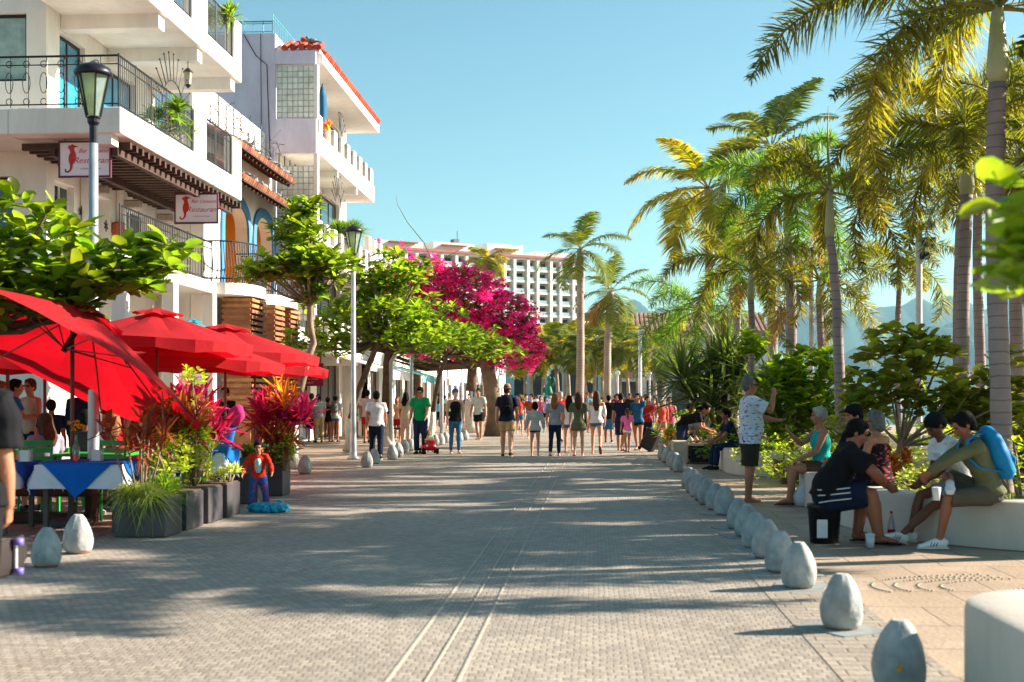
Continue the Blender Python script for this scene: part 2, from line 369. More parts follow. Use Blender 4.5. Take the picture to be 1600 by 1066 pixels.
def ring_mat(name, c1, c2, sc=9):
    m = M(name, c1, col2=c2, rough=.8, scale=2.5, bump=.25, bscale=20)
    t = m.node_tree; n = t.nodes; b = n['Principled BSDF']; old = b.inputs['Base Color'].links[0].from_socket
    tc = n.new('ShaderNodeTexCoord'); wv = n.new('ShaderNodeTexWave'); wv.bands_direction = 'Z'; wv.wave_profile = 'SAW'
    wv.inputs['Scale'].default_value = sc / 6.28 * 1.0; wv.inputs['Distortion'].default_value = 1.2; wv.inputs['Detail Scale'].default_value = 2
    cr = n.new('ShaderNodeValToRGB'); cr.color_ramp.elements[0].position = .04; cr.color_ramp.elements[1].position = .16
    cr.color_ramp.elements[0].color = (.42, .38, .36, 1); cr.color_ramp.elements[1].color = (1, 1, 1, 1)
    mx = n.new('ShaderNodeMix'); mx.data_type = 'RGBA'; mx.blend_type = 'MULTIPLY'; mx.inputs[0].default_value = .8
    t.links.new(tc.outputs['Object'], wv.inputs[0]); t.links.new(wv.outputs[1], cr.inputs[0])
    t.links.new(old, mx.inputs[6]); t.links.new(cr.outputs[0], mx.inputs[7]); t.links.new(mx.outputs[2], b.inputs['Base Color'])
    return m
m_fox = ring_mat('palm_trunk_grey', '#857477', '#a08e8c', 14)
m_cocot = ring_mat('palm_trunk_coconut', '#8c7b6e', '#a9988a', 16)
m_shaft = M('palm_crownshaft', '#9aa06a', col2='#bdb791', rough=.45, scale=3)
def rachis(L, az, el0, arc, n=26, base=(0, 0, 0), start=.05):
    """points along an arching frond"""
    p = Vector(base); pts = [p.copy()]; el = el0; ds = L / n
    for i in range(n):
        u = i / n; e = el - arc * u ** 1.25
        p = p + Vector((math.cos(az) * math.cos(e), math.sin(az) * math.cos(e), math.sin(e))) * ds; pts.append(p.copy())
    return pts
def frond(acc, stem, pts, leafL, wd, per, bushy, petiole=.12, droop=.3, seed=0, rr=.018):
    A = np.array([tuple(p) for p in pts]); n = len(A) - 1
    T = unit(np.gradient(A, axis=0)); up = np.array([0, 0, 1.]); S = unit(np.cross(T, up)); N = unit(np.cross(S, T))
    m = int(per); u = petiole + (1 - petiole) * (np.arange(m) + .5) / m
    idx = u * n; i0 = np.clip(idx.astype(int), 0, n - 1); fr = (idx - i0)[:, None]
    P = A[i0] * (1 - fr) + A[i0 + 1] * fr; t, s, nn = T[i0], S[i0], N[i0]
    prof = np.sin(np.clip((u - petiole) / (1 - petiole), 0, 1) ** .75 * PI * .86 + .30) ** .8
    Vs = []
    if bushy:
        for k in range(bushy):
            a = nr.uniform(0, 2 * PI, m); d = s * np.cos(a)[:, None] + nn * np.sin(a)[:, None] * .85 + t * nr.uniform(.35, .75, (m, 1))
            d = d + nr.normal(0, .1, d.shape)
            V, F = blade_mesh(P, d, nn + nr.normal(0, .5, d.shape), leafL * prof * nr.uniform(.75, 1.1, m), wd * nr.uniform(.7, 1.2, m), droop * nr.uniform(.3, 1.4))
            acc.add(V, F)
    else:
        for sd in (-1, 1):
            d = s * sd + t * .55 + nn * nr.uniform(-.05, .35, (m, 1)) + nr.normal(0, .07, s.shape)
            V, F = blade_mesh(P, d, nn + s * sd * .3, leafL * prof * nr.uniform(.8, 1.1, m), wd, droop * nr.uniform(.7, 1.3))
            acc.add(V, F)
    k = len(pts); stem.tube(pts[::2], [rr * (1 - .85 * i / (k / 2)) for i in range(len(pts[::2]))], 5)
def palm(name, label, loc, H, kindp='foxtail', r0=.14, r1=.1, L=2.3, nf=12, lean=(0, 0), mat=None, shaft=1.0, leafL=.5, spear=0, seed=0, group=None, per=None, bushy=None, tmat=None, elr=(-.25, 1.15), arc=1.9, azoff=0, wd=None, dead=0):
    r = random.Random(seed * 31 + 5); np.random.seed(seed)
    t = thing(name, label, 'palm', loc, 0, group)
    bell = lambda u: (1 + .35 * math.exp(-u * 14))
    N_ = 22; tp = []; rr = []
    for i in range(N_ + 1):
        u = i / N_; tp.append((lean[0] * u * u + .04 * math.sin(u * 5 + seed), lean[1] * u * u, H * u - .05))
        rr.append((r0 + (r1 - r0) * u) * bell(u) * (1 + .03 * math.sin(i * 2.4)))
    MB().tube(tp, rr, 14).build('trunk', tmat or (m_fox if kindp == 'foxtail' else m_cocot), t, True)
    top = Vector(tp[-1])
    if kindp == 'foxtail' and shaft:
        MB().tube([top, top + Vector((0, 0, shaft * .12)), top + Vector((0, 0, shaft * .5)), top + Vector((0, 0, shaft))], [r1 * 1.02, r1 * 1.28, r1 * 1.0, r1 * .55], 12).build('crownshaft', m_shaft, t, True)
        top = top + Vector((0, 0, shaft * .88))
    acc = NP(); st = MB()
    wd = wd or (.024 if kindp == 'foxtail' else .05)
    nf = max(7, int(nf * .85))
    for i in range(nf):
        az = azoff + 2.4 * i + r.uniform(-.25, .25); q = (i + .5) / nf
        el = elr[0] + (elr[1] - elr[0]) * q + r.uniform(-.1, .1)
        l = L * r.uniform(.85, 1.08) * (1 - .12 * q)
        pts = rachis(l, az, el, arc * r.uniform(.8, 1.15) * (.75 + .5 * (1 - q)), base=top)
        frond(acc, st, pts, leafL * r.uniform(.9, 1.1), wd, per or int(l * (26 if kindp == 'foxtail' else 22)), (bushy or 6) if kindp == 'foxtail' else 0, petiole=.16 if kindp != 'foxtail' else .14, droop=.35 if kindp != 'foxtail' else .25, rr=.02 * L / 2.3)
    if spear:
        pts = [top, top + Vector((-.03, 0, spear * .5)), top + Vector((-.02, .02, spear))]; st.tube(pts, [.03, .018, .004], 6)
    crown = acc.build('crown', mat or (g_fox if kindp == 'foxtail' else g_coco), t)
    st.build('frond_stem', M('palm_stem', '#8a8444', rough=.5), crown, True)
    if dead:
        a2 = NP(); s2 = MB()
        for i in range(dead):
            pts = rachis(L * .75, r.uniform(0, 6.28), -.5, .9, base=top - Vector((0, 0, .1)))
            frond(a2, s2, pts, leafL * .8, wd * .8, int(L * 18), 3 if kindp == 'foxtail' else 0, droop=.8)
        a2.build('dead_frond', g_dry, t)
    return t
def tree(name, label, loc, trunk, rt, pads, mat, L=.24, n=9, wr=.5, bk=None, white=0, group=None, density=1., cat='tree', up=.35, branches=True, ob=.62):
    """trunk: local points; pads: (centre, radii, rosette count) local"""
    t = thing(name, label, cat, loc, 0, group)
    b = MB(); tp = [Vector(p) for p in trunk]
    fine = []
    for i in range(len(tp) - 1):
        for j in range(4): fine.append(tp[i].lerp(tp[i + 1], j / 4) + Vector((nr.normal(0, .008), nr.normal(0, .008), 0)))
    fine.append(tp[-1]); k = len(fine)
    if white:
        wl = [p for p in fine if p.z <= white]; bl = [p for p in fine if p.z >= white - .25]
        rw = lambda p: rt * (1 - .35 * p.z / tp[-1].z) * (1 + .5 * math.exp(-p.z * 5))
        MB().tube(wl, [rw(p) + .004 for p in wl], 12).build('whitewashed_base', white_bark, t, True)
        b.tube(bl, [rw(p) for p in bl], 12)
    else: b.tube(fine, [rt * (1 - .4 * i / k) * (1 + .4 * math.exp(-i * .8)) for i in range(k)], 12)
    acc = NP(); top = tp[-1]
    for c, rr, cnt in pads:
        pts = in_ell(c, np.array(rr) * 1.04, int(cnt * density * .86), .35); rosettes(acc, pts, n, L, wr, up, ob=ob)
        if branches:
            for q in range(max(2, int(cnt / 14))):
                e = Vector(pts[q]); m1 = top.lerp(e, .45) + Vector((0, 0, -.1 * (e - top).length))
                b.tube([top - Vector((0, 0, .08)), m1, e], [rt * .5, rt * .28, .012], 6)
    b.build('trunk', bk or bark, t, True); acc.build('crown', mat, t)
    return t
def stems_plant(name, label, loc, cat, mat, blades, L, wd, R0=.1, spread=.6, H=0, stemmat=None, group=None, heads=1, droop=.35, drooplow=0, broad=0):
    """clump of long blades from one or several heads"""
    t = thing(name, label, cat, loc, 0, group); acc = NP(); st = MB()
    for h in range(heads):
        base = np.array([nr.normal(0, R0), nr.normal(0, R0), H * nr.uniform(.6, 1.)]) if heads > 1 else np.array([0, 0, H])
        if H: st.tube([(base[0] * .3, base[1] * .3, 0), (base[0] * .7, base[1] * .7, base[2] * .5), tuple(base)], [.014, .011, .009], 6)
        az = nr.rand(blades) * 2 * PI; el = PI / 2 - np.abs(nr.normal(0, spread, blades))
        if drooplow: el = nr.uniform(-.5, 1.5, blades)
        D = np.stack([np.cos(az) * np.cos(el), np.sin(az) * np.cos(el), np.sin(el)], 1)
        if broad: acc.add(*leaf_mesh(base + nr.normal(0, .02, (blades, 3)) - np.array([0, 0, 1.]) * nr.uniform(0, .18, (blades, 1)), D, np.stack([-np.cos(az) * np.sin(el), -np.sin(az) * np.sin(el), np.cos(el)], 1), L * nr.uniform(.6, 1.15, blades), broad, .2, nr.uniform(.15, .6, (blades, 1)), .5)); continue
        acc.add(*blade_mesh(base + nr.normal(0, .02, (blades, 3)), D, np.array([0, 0, 1.]) + nr.normal(0, .3, (blades, 3)), L * nr.uniform(.6, 1.1, blades), wd, droop))
    if H: st.build('stem', stemmat or bark, t, True)
    acc.build('foliage', mat, t); return t
def bush(name, label, loc, cat, mat, r, cnt, L=.12, n=7, wr=.5, group=None, stem=True, up=.4, ob=.6):
    t = thing(name, label, cat, loc, 0, group); acc = NP()
    pts = in_ell((0, 0, r[2] * .95), r, cnt, .3); rosettes(acc, pts, n, L, wr, up, ob=ob); acc.build('foliage', mat, t)
    if stem:
        b = MB()
        for q in range(7):
            e = Vector(pts[q]); b.tube([(0, 0, -.02), e * .5 + Vector((0, 0, .05)), e], [.03, .02, .008], 5)
        b.build('stem', bark, t, True)
    return t
def XY(px, Y, z=0): p = AT(px, 625, Y); return Vector((p.x, Y, z))
# ---------------------------------------------------------------- palms on the promenade side (right)
soil = M('planter_soil', '#5b4a3a', rough=.95, var=.3, scale=6, bump=.6)
GP = 'palms along the sea side of the promenade'
palm('foxtail_palm', 'tall foxtail palm with thick ringed trunk rising right behind the seated boys', XY(1560, 15.4), 5.2, r0=0.125, r1=0.103, L=3.4, nf=16, shaft=1.0, leafL=.5, seed=1, group=GP, per=92, bushy=6, elr=(-.1, 1.1), arc=1.75, azoff=-2.57)
palm('foxtail_palm', 'foxtail palm with pale green crownshaft between the thickest trunk and the floodlight pole', XY(1508, 20.6), 4.7, r0=0.114, r1=0.095, L=3.1, nf=14, shaft=1.0, leafL=.5, seed=2, group=GP, per=88, bushy=6, azoff=.9, arc=2.0)
palm('foxtail_palm', 'slender foxtail palm with tall upright spear behind the woman in turquoise', XY(1321, 20.2), 4.0, r0=0.103, r1=0.065, L=2.3, nf=9, shaft=.8, leafL=.45, seed=3, group=GP, spear=1.35, lean=(-.28, 0), per=66, bushy=5, azoff=.4)
palm('foxtail_palm', 'thin short foxtail palm rising behind the man in white patterned shirt', XY(1172, 26.5), 3.5, r0=0.076, r1=0.065, L=2.1, nf=8, shaft=.7, leafL=.42, seed=4, group=GP, spear=1.0, per=50, bushy=5, elr=(.0, 1.0), dead=2)
palm('foxtail_palm', 'bushy bright green foxtail palm with a thick trunk left of the tall spear palm', XY(1234, 31), 5.5, r0=0.152, r1=0.114, L=3.1, nf=15, shaft=1.0, leafL=.6, seed=5, group=GP, mat=g_fox2, per=72, bushy=6, dead=2)
palm('coconut_palm', 'coconut palm with golden arching fronds, leftmost tall crown on the sea side', XY(1108, 52), 10.0, 'coconut', r0=0.198, r1=0.152, L=4.0, nf=17, leafL=1.05, seed=6, group=GP, mat=g_coco2, elr=(-.5, 1.25), arc=1.5, wd=.08, dead=1)
palm('coconut_palm', 'tallest dark coconut palm whose crown tops the green foxtail palms', XY(1206, 44), 10.0, 'coconut', r0=0.182, r1=0.137, L=3.4, nf=15, leafL=.9, seed=7, group=GP, elr=(-.3, 1.3), arc=1.3, wd=.07)
palm('foxtail_palm', 'small foxtail palm with yellow crown left of the floodlight pole', XY(1404, 34), 4.4, r0=0.091, r1=0.068, L=2.2, nf=9, shaft=.7, leafL=.5, seed=8, group=GP, per=50, bushy=5, elr=(-.1, .9), mat=g_fox)
palm('foxtail_palm', 'low dark foxtail palm at the left end of the sea side planting', XY(1088, 40), 3.6, r0=0.122, r1=0.091, L=2.9, nf=14, shaft=.7, leafL=.6, seed=9, group=GP, mat=g_fox2, per=64, bushy=5, elr=(-.4, 1.1))
palm('foxtail_palm', 'golden foxtail palm between the short thin palm and the thick trunked one', XY(1150, 36), 4.7, r0=0.114, r1=0.091, L=2.6, nf=12, shaft=.7, leafL=.55, seed=10, group=GP, per=56, bushy=5, mat=g_fox)
palm('foxtail_palm', 'foxtail palm with dry hanging fronds behind the spear palm', XY(1283, 33), 3.9, r0=0.106, r1=0.084, L=2.7, nf=12, shaft=.7, leafL=.55, seed=12, group=GP, per=56, bushy=5, dead=3)
palm('foxtail_palm', 'foxtail palm whose crown fills the gap behind the pale crownshaft', XY(1530, 29), 5.6, r0=0.129, r1=0.099, L=3.2, nf=14, shaft=.9, leafL=.6, seed=13, group=GP, per=66, bushy=5)
palm('foxtail_palm', 'foxtail palm with dense crown at the right edge above the blue hills', XY(1590, 23), 5.7, r0=0.122, r1=0.099, L=3.0, nf=13, shaft=.9, leafL=.6, seed=14, group=GP, per=66, bushy=5)
palm('foxtail_palm', 'foxtail palm directly behind the one with pale green crownshaft', XY(1500, 26.5), 6.3, r0=0.114, r1=0.091, L=3.1, nf=13, shaft=.9, leafL=.5, seed=15, group=GP, per=76, bushy=6, arc=2.1)
# just outside the frame: these throw the palm shadows over the road
for i, (x, y, h, s) in enumerate(((7.3, 15.0, 4.2, 21), (8.2, 16.6, 4.9, 27), (6.7, 12.7, 4.3, 28), (9.0, 18.2, 4.6, 22), (10.8, 16.4, 5.2, 23), (9.4, 23.5, 4.6, 24), (11.5, 27.5, 5.4, 25), (12.6, 20.5, 5.2, 26))):
    palm('foxtail_palm', '%s of the foxtail palms standing outside the right edge' % ORD[i + 1], (x, y, 0), h, r0=.14, r1=.11, L=3.1, nf=15, wd=.05, shaft=.8, leafL=.55, seed=s, group=GP, per=60, bushy=5)
# ---------------------------------------------------------------- palms ahead, on the bend
palm('coconut_palm', 'tall coconut palm with thick leaning trunk in the middle of the view', XY(905, 58), 8.3, 'coconut', r0=.20, r1=.15, L=2.7, nf=15, leafL=.8, seed=31, group='coconut palms where the promenade bends', elr=(-.55, 1.35), arc=1.25, wd=.05, lean=(.1, 0))
palm('coconut_palm', 'coconut palm with drooping yellow fronds right of the tall central one', XY(947, 62), 6.7, 'coconut', r0=.20, r1=.15, L=2.6, nf=14, leafL=.85, seed=32, group='coconut palms where the promenade bends', elr=(-.75, 1.3), arc=1.2, wd=.05, lean=(.25, 0), dead=2)
palm('coconut_palm', 'yellow coconut palm rising behind the pink bougainvillea', XY(759, 120), 14.6, 'coconut', r0=0.228, r1=0.190, L=3.2, nf=12, leafL=1.2, seed=33, mat=g_coco2, wd=.12)
fp = [(832, 96, 5.2), (848, 104, 6.0), (872, 98, 5.7), (889, 106, 6.4), (917, 95, 5.6), (930, 103, 6.3), (968, 96, 5.5), (982, 104, 5.9), (822, 108, 5.4), (943, 112, 5.4), (998, 110, 5.6), (1024, 92, 5.0), (1037, 98, 5.6), (882, 116, 6.8)]
fp.sort()
for i, (px, Y, h) in enumerate(fp):
    palm('coconut_palm', '%s small palm from the left in the row before the turquoise building' % ORD[i + 1], XY(px, Y), h, 'coconut', r0=0.152, r1=0.122, L=2.9, nf=13, leafL=1.2, seed=40 + i, group='row of palms before the turquoise building', mat=g_coco2 if i % 3 else g_coco, per=34, wd=.13, elr=(-.5, 1.3), arc=1.6, lean=(rnd.uniform(-.5, .5), 0))
# ---------------------------------------------------------------- almond trees on the restaurant side
def almond(label, loc, trunk, rt, pads, **k): return tree('almond_tree', label, loc, trunk, rt, pads, g_almond, group='almond trees along the restaurants', **k)
b = G(458, 732)
almond('almond tree with leaning whitewashed trunk beside the red umbrellas', b, [(0, 0, 0), (.02, 0, .9), (.17, 0, 1.8), (.40, .1, 2.6), (.33, .1, 3.15), (.33, .1, 3.5)], .095,
       [((.02, .1, 4.12), (1.05, .9, .33), 95), ((.5, .1, 4.25), (.95, .9, .3), 70), ((.1, .1, 4.85), (.55, .6, .42), 62), ((.25, .1, 5.35), (.3, .35, .28), 22), ((.36, .1, 3.55), (.3, .3, .2), 14), ((-.7, .1, 4.05), (.4, .5, .2), 22)], L=.27, white=1.05)
b = G(545, 706)
almond('almond tree with slanting trunk behind the street lamp', b, [(0, 0, 0), (.05, 0, .9), (.25, 0, 1.6), (.65, 0, 2.6), (.85, 0, 3.1)], .11,
       [((.75, 0, 3.75), (1.6, 1.3, .42), 150), ((1.15, .2, 4.9), (1.15, 1.0, .55), 110), ((-.5, 0, 3.0), (1.3, 1, .45), 80), ((1.9, -.1, 3.1), (1.3, 1.1, .4), 100), ((.6, .2, 4.5), (1., 1., .4), 60)], L=.27, white=1.05, bk=bark_d)
b = G(604, 697)
almond('almond tree with thick dark upright trunk beside the green shirted man', b, [(0, 0, 0), (0, 0, 1), (.03, 0, 2.1), (.05, 0, 3.0)], .2,
       [((.4, 0, 4.1), (2.0, 1.5, .6), 150), ((1.6, 0, 3.3), (1.6, 1.4, .5), 120), ((-.9, 0, 3.6), (1.3, 1.2, .5), 80)], L=.27, white=1.25, bk=bark_d)
b = G(672, 690)
almond('almond tree with thin dark leaning trunk behind the woman in black top', b, [(0, 0, 0), (.1, 0, 1), (.3, 0, 2.2), (.6, 0, 3.0)], .1,
       [((.6, 0, 3.6), (1.9, 1.5, .5), 130), ((1.9, 0, 3.15), (1.3, 1.3, .35), 80)], L=.26, white=1.2, bk=bark_d)
almond('broad almond tree in the shade beyond the thin leaning trunk', XY(735, 56), [(0, 0, 0), (0, 0, 1.4), (.1, 0, 3)], .3,
       [((0, 0, 4.0), (2.6, 2.2, 1.0), 200), ((-2.6, 0, 4.1), (2.6, 2.2, 1.0), 180)], L=.34, white=1.7, bk=bark_d)
almond('broad almond tree farthest down the shaded row', XY(650, 64), [(0, 0, 0), (0, 0, 1.4), (.1, 0, 3)], .3,
       [((0, 0, 5), (3.4, 2.5, 1.3), 240), ((-3.5, 0, 5.2), (3.2, 2.5, 1.2), 200)], L=.36, white=1.5, bk=bark_d)
almond('almond tree at the left edge whose low crown hides the first umbrella', (-7.0, 14.6, 0), [(-.75, 0, 0), (-.7, 0, 1.3), (-.3, 0, 2.3)], .11,
       [((-.1, -.6, 3.35), (1.0, .8, .6), 62), ((.7, -.4, 3.05), (1.0, .7, .55), 62), ((1.5, -.5, 2.85), (.8, .6, .3), 50), ((-.9, -.7, 3.35), (.8, .8, .75), 60), ((2.0, -.4, 3.05), (.45, .4, .14), 14), ((.15, -.8, 2.6), (.75, .5, .3), 40), ((.95, -.7, 2.5), (.5, .4, .2), 18), ((-.6, -.8, 2.6), (.6, .5, .3), 26), ((.45, -1.1, 2.42), (.5, .3, .22), 22)], L=.27, n=8, wr=.6, bk=bark_d)
# ---------------------------------------------------------------- bougainvillea
t = thing('bougainvillea', 'huge magenta bougainvillea mounded over a thick trunk beside the almond trees', 'bougainvillea', XY(772, 50)); t.scale = (1.18, 1.2, 1.07)
MB().tube([(0, 0, -.05), (.05, 0, .8), (-.05, 0, 1.6), (-.3, 0, 2.8)], [.36, .27, .25, .22], 14).build('trunk', M('bark_old', '#5e4b3d', col2='#8a7560', rough=.95, scale=3, bump=.8), t, True)
MB().tube([(-.1, 0, 2.4), (-1.6, .2, 3.8), (-2.8, 0, 5.2)], [.2, .14, .05], 8).tube([(-.2, 0, 2.5), (.4, .2, 3.6), (.9, 0, 4.2)], [.2, .12, .05], 8).build('limb', bark_d, t, True)
a1, a2, a3 = NP(), NP(), NP()
blobs = [((-2.3, 0, 5.3), (1.5, 1.3, 1.2), 1.3), ((-1.1, 0, 4.9), (1.6, 1.5, 1.3), 1.6), ((.1, -.1, 4.2), (1.35, 1.3, 1.1), 1.2), ((-1.6, 0, 3.7), (1.8, 1.5, 1.0), .8), ((.6, -.1, 3.3), (1.0, 1., 1.05), .95), ((-3.2, 0, 5.6), (1.0, .9, .8), .6)]
for c, r_, wgt in blobs:
    rosettes(a1, in_ell(c, np.array(r_) * .97, int(170 * wgt), .5), 7, .17, .6)
    q = in_ell(c, np.array(r_) * 1.0, int(105 * wgt), .84); q = q[(q[:, 2] > c[2] - r_[2] * .75)]
    for cl in q:
        pts = cl + nr.normal(0, .10, (13, 3)); rosettes(a2 if nr.rand() < .84 else a3, pts, 5, .085, .85, .3, .6)
for s_ in ((-2.0, .0, 6.7), (-2.8, .2, 6.7), (-.6, 0, 6.2), (1.0, 0, 5.2), (-3.9, 0, 7.2), (-3.1, 0, 7.0)):
    for k in range(9):
        u = k / 8; pts = np.array(s_) * u + np.array((-1.5, 0, 5.2)) * (1 - u) + nr.normal(0, .05, (3, 3)); rosettes(a2, pts, 4, .09, .85, .3, .6)
cr = a1.build('crown', M('leaf_bougainvillea', '#4a4a22', col2='#66682c', rough=.5, trans=.4, scale=2, island=.4), t)
a2.build('flowers', g_bou, t); a3.build('red_flowers', g_bou2, t)
# ---------------------------------------------------------------- shrubs right
def spiky(label, loc, heads, L, blades=90, wd=.075, name='screw_pine'):
    t = thing(name, label, 'screw pine', loc, 0, 'spiky screw pines in the planting'); acc = NP(); st = MB()
    for h in heads:
        h = np.array(h, float); st.tube([(0, 0, -.05), tuple(h * .55 + np.array([0, 0, .1])), tuple(h)], [.11, .08, .06], 8)
        az = nr.rand(blades) * 2 * PI; el = nr.uniform(-.45, 1.5, blades)
        D = np.stack([np.cos(az) * np.cos(el), np.sin(az) * np.cos(el), np.sin(el)], 1)
        acc.add(*blade_mesh(h + D * .05, D, np.array([0, 0, 1.]) + nr.normal(0, .2, (blades, 3)), L * nr.uniform(.75, 1.1, blades), wd, .16))
    st.build('trunk', bark_d, t, True); acc.build('foliage', g_spike, t); return t
spiky('large screw pine with radiating sword leaves behind the souvenir stall', XY(1130, 31), [(-.75, 0, 1.5), (-.2, .1, 1.9), (.25, -.1, 1.5), (-.35, -.3, 1.2), (.05, 0, 2.35), (-1.0, -.2, 1.9), (.5, 0, 2.0)], 1.35, 95)
spiky('screw pine between the short thin palm and the sea grape bush', XY(1215, 28.5), [(-.3, 0, 1.3), (.3, .1, 1.7), (.7, -.1, 1.3), (0, -.3, 1.8)], 1.0, 80)
GS = 'sea grape shrubs in the planting'
tree('sea_grape', 'bright green broad leaved shrub behind the man in white patterned shirt', XY(1235, 25.2), [(0, 0, 0), (.02, 0, .5), (0, 0, .9)], .07,
     [((-.3, 0, 1.55), (.8, .7, .6), 110), ((.35, 0, 1.95), (.7, .6, .55), 90), ((.6, 0, 1.2), (.7, .6, .55), 80), ((-.75, 0, 2.5), (.35, .4, .25), 25), ((0, 0, .9), (.9, .6, .4), 60)], g_almond, L=.22, n=8, wr=.62, cat='shrub', group=GS)
b = XY(1420, 17.2)
tree('sea_grape', 'olive sea grape shrub with round leaves above the grey haired woman', b, [(-.25, 0, 0), (-.2, 0, .5), (-.1, 0, .9)], .05,
     [((-.15, 0, 1.85), (.5, .45, .55), 62), ((-.5, 0, 1.45), (.4, .4, .4), 40), ((.35, 0, 1.45), (.6, .5, .45), 56), ((.9, 0, 1.35), (.6, .4, .42), 52), ((.25, 0, 2.1), (.4, .4, .25), 24)], g_grape, L=.19, n=6, wr=.88, cat='shrub', group=GS, ob=.55)
tree('sea_grape', 'sparse yellowing sea grape shrub left of the olive one', XY(1350, 18.6), [(0, 0, 0), (.02, 0, .4), (0, 0, .7)], .03,
     [((0, 0, 1.35), (.45, .4, .35), 26), ((-.3, 0, 1.0), (.35, .4, .3), 18)], g_grape, L=.16, n=6, wr=.85, cat='shrub', group=GS, ob=.55)
tree('sea_grape', 'sea grape shrub spreading right of the thickest palm trunk', XY(1620, 17.5), [(0, 0, 0), (.02, 0, .4), (0, 0, .7)], .05,
     [((0, 0, 1.7), (.7, .5, .5), 56), ((-.4, 0, 1.1), (.6, .5, .5), 56), ((.2, 0, .6), (.7, .5, .4), 50)], g_grape, L=.18, n=6, wr=.85, cat='shrub', group=GS, ob=.55)
p = AT(1600, 350, 4.6)
tree('sea_grape', 'nearest sea grape shrub with big blurred yellow green leaves at the right edge', (p.x + .12, 4.6, 0), [(.15, -.1, 0), (.12, 0, .8), (.06, 0, 1.5)], .03,
     [((-.14, 0, 2.02), (.09, .15, .24), 22), ((.08, 0, 2.1), (.15, .2, .2), 18), ((.05, 0, 1.75), (.14, .2, .12), 12)], M('leaf_seagrape_bright', '#5f7a1e', col2='#86982c', rough=.45, trans=.42, scale=6, island=.25), L=.13, n=5, wr=.9, cat='shrub', group=GS, ob=.55)
GH = 'low bushes in the sea side planting'
bl = [(1225, 22, (.9, .7, .42), g_lime, 170, .07, 'pale clipped hedge bush behind the turquoise woman'), (1290, 20.2, (.8, .6, .45), g_lime, 170, .07, 'yellow green hedge bush behind the man in black cap'),
      (1385, 19.5, (1.2, .7, .42), g_lime, 200, .07, 'pale hedge bush behind the grey haired woman'), (1080, 33, (.9, .7, .6), g_dark, 120, .14, 'dark green bush behind the souvenir stall'),
      (1110, 30.0, (.8, .6, .42), g_almond, 110, .12, 'bright green bush directly behind the vendors'), (1150, 27.6, (.9, .6, .45), g_dark, 120, .13, 'dark bush left of the man in white patterned shirt'),
      (1065, 40, (1.3, .8, .6), g_lime, 120, .14, 'light bush at the far end of the planting'), (1195, 24.5, (.7, .6, .55), g_almond, 110, .12, 'leafy bush below the screw pine'),
      (1445, 15.6, (.55, .5, .3), g_var, 120, .08, 'low olive ground cover behind the boy in white shirt'), (1600, 14.6, (.8, .6, .5), g_lime, 120, .08, 'yellow green bush right of the boy with blue backpack'),
      (1300, 26, (1.2, .8, .7), g_lime, 150, .13, 'sunlit bush behind the spear palm'), (1590, 19, (1.3, .8, .8), g_var, 150, .12, 'light bush beyond the thickest palm trunk'), (1480, 22, (1.4, .8, .6), g_lime, 150, .12, 'bush low behind the olive sea grape')]
for px, Y, r_, mt, cnt, L_, lb in bl: bush('bush', lb, XY(px, Y), 'bush', mt, r_, cnt, L_, 8, .5, group=GH)
stems_plant('croton', 'orange leaved croton behind the grey haired woman', XY(1398, 16.6), 'croton', g_or, 26, .3, .05, .14, .8, .75, group='orange crotons', heads=5)
stems_plant('croton', 'small orange croton behind the vendors', XY(1062, 33.5), 'croton', g_or, 24, .35, .07, .2, .8, .7, group='orange crotons', heads=4)
for px, Y, lb in ((1405, 14.6, 'wispy grass clump behind the grey haired woman'), (1432, 14.6, 'taller wispy grass clump left of the boy in white'), (1595, 14.2, 'wispy grass clump right of the blue backpack')):
    stems_plant('grass_clump', lb, XY(px, Y, .05), 'grass clump', g_var, 150, .55, .012, .1, .5, 0, group='grass clumps in the planter', heads=3)
# planting soil
for poly in ([(3.35, 18.4), (3.3, 13.9), (3.95, 13.0), (4.6, 12.5), (8, 12.0), (12, 20), (5, 20)], [(3.4, 22), (3.2, 25.2), (3.4, 34), (9, 44), (12, 30), (8, 21.5)]):
    o = MB().prism(poly, .34).build('planting_soil', soil); kind(o, 'structure')
# ================================================================ buildings, left
white = M('plaster_white', '#e6e0d8', rough=.8, var=.05, scale=1.5, bump=.1, bscale=30, dirt=.26)
lav = M('plaster_lavender', '#cfc6d8', col2='#e0d9e6', rough=.85, scale=1.2, bump=.1, bscale=25, dirt=.3)
cream = M('plaster_cream', '#d9cdb9', rough=.85, var=.08, scale=1.5, dirt=.15)
turq = M('plaster_turquoise', '#5fb3bb', rough=.8, var=.1, scale=2, dirt=.15)
ochre = M('plaster_ochre', '#d08a1e', rough=.8, var=.12, scale=2, dirt=.2)
blueb = M('plaster_blue', '#3e7fae', rough=.75, var=.12, scale=3, dirt=.2)
wood = M('wood_dark', '#35221b', col2='#4f352a', rough=.75, scale=8, bump=.3)
woodm = M('wood_slat', '#8a5a3c', col2='#a9734e', rough=.75, scale=6, bump=.3, island=.25)
tile = M('roof_tile', '#7a4632', col2='#a0654a', rough=.85, scale=4, bump=.3, island=.3)
tile_r = M('roof_tile_red', '#a8402a', col2='#c25a3c', rough=.8, scale=4, bump=.3, island=.2)
iron = M('wrought_iron', '#23282b', rough=.5, var=.2, metal=.3)
dglass = M('window_glass', '#26353a', rough=.08, var=.3, scale=.7, spec=.8)
bglass = M('door_glass_blue', '#2a86a8', rough=.12, var=.35, scale=1.2, spec=.8)
frame_d = M('frame_dark', '#2a1a1c', rough=.5)
dark_in = M('interior_dark', '#3d3029', rough=.9, var=.3)
terr = M('terracotta', '#a5553a', rough=.85, var=.15, scale=6)
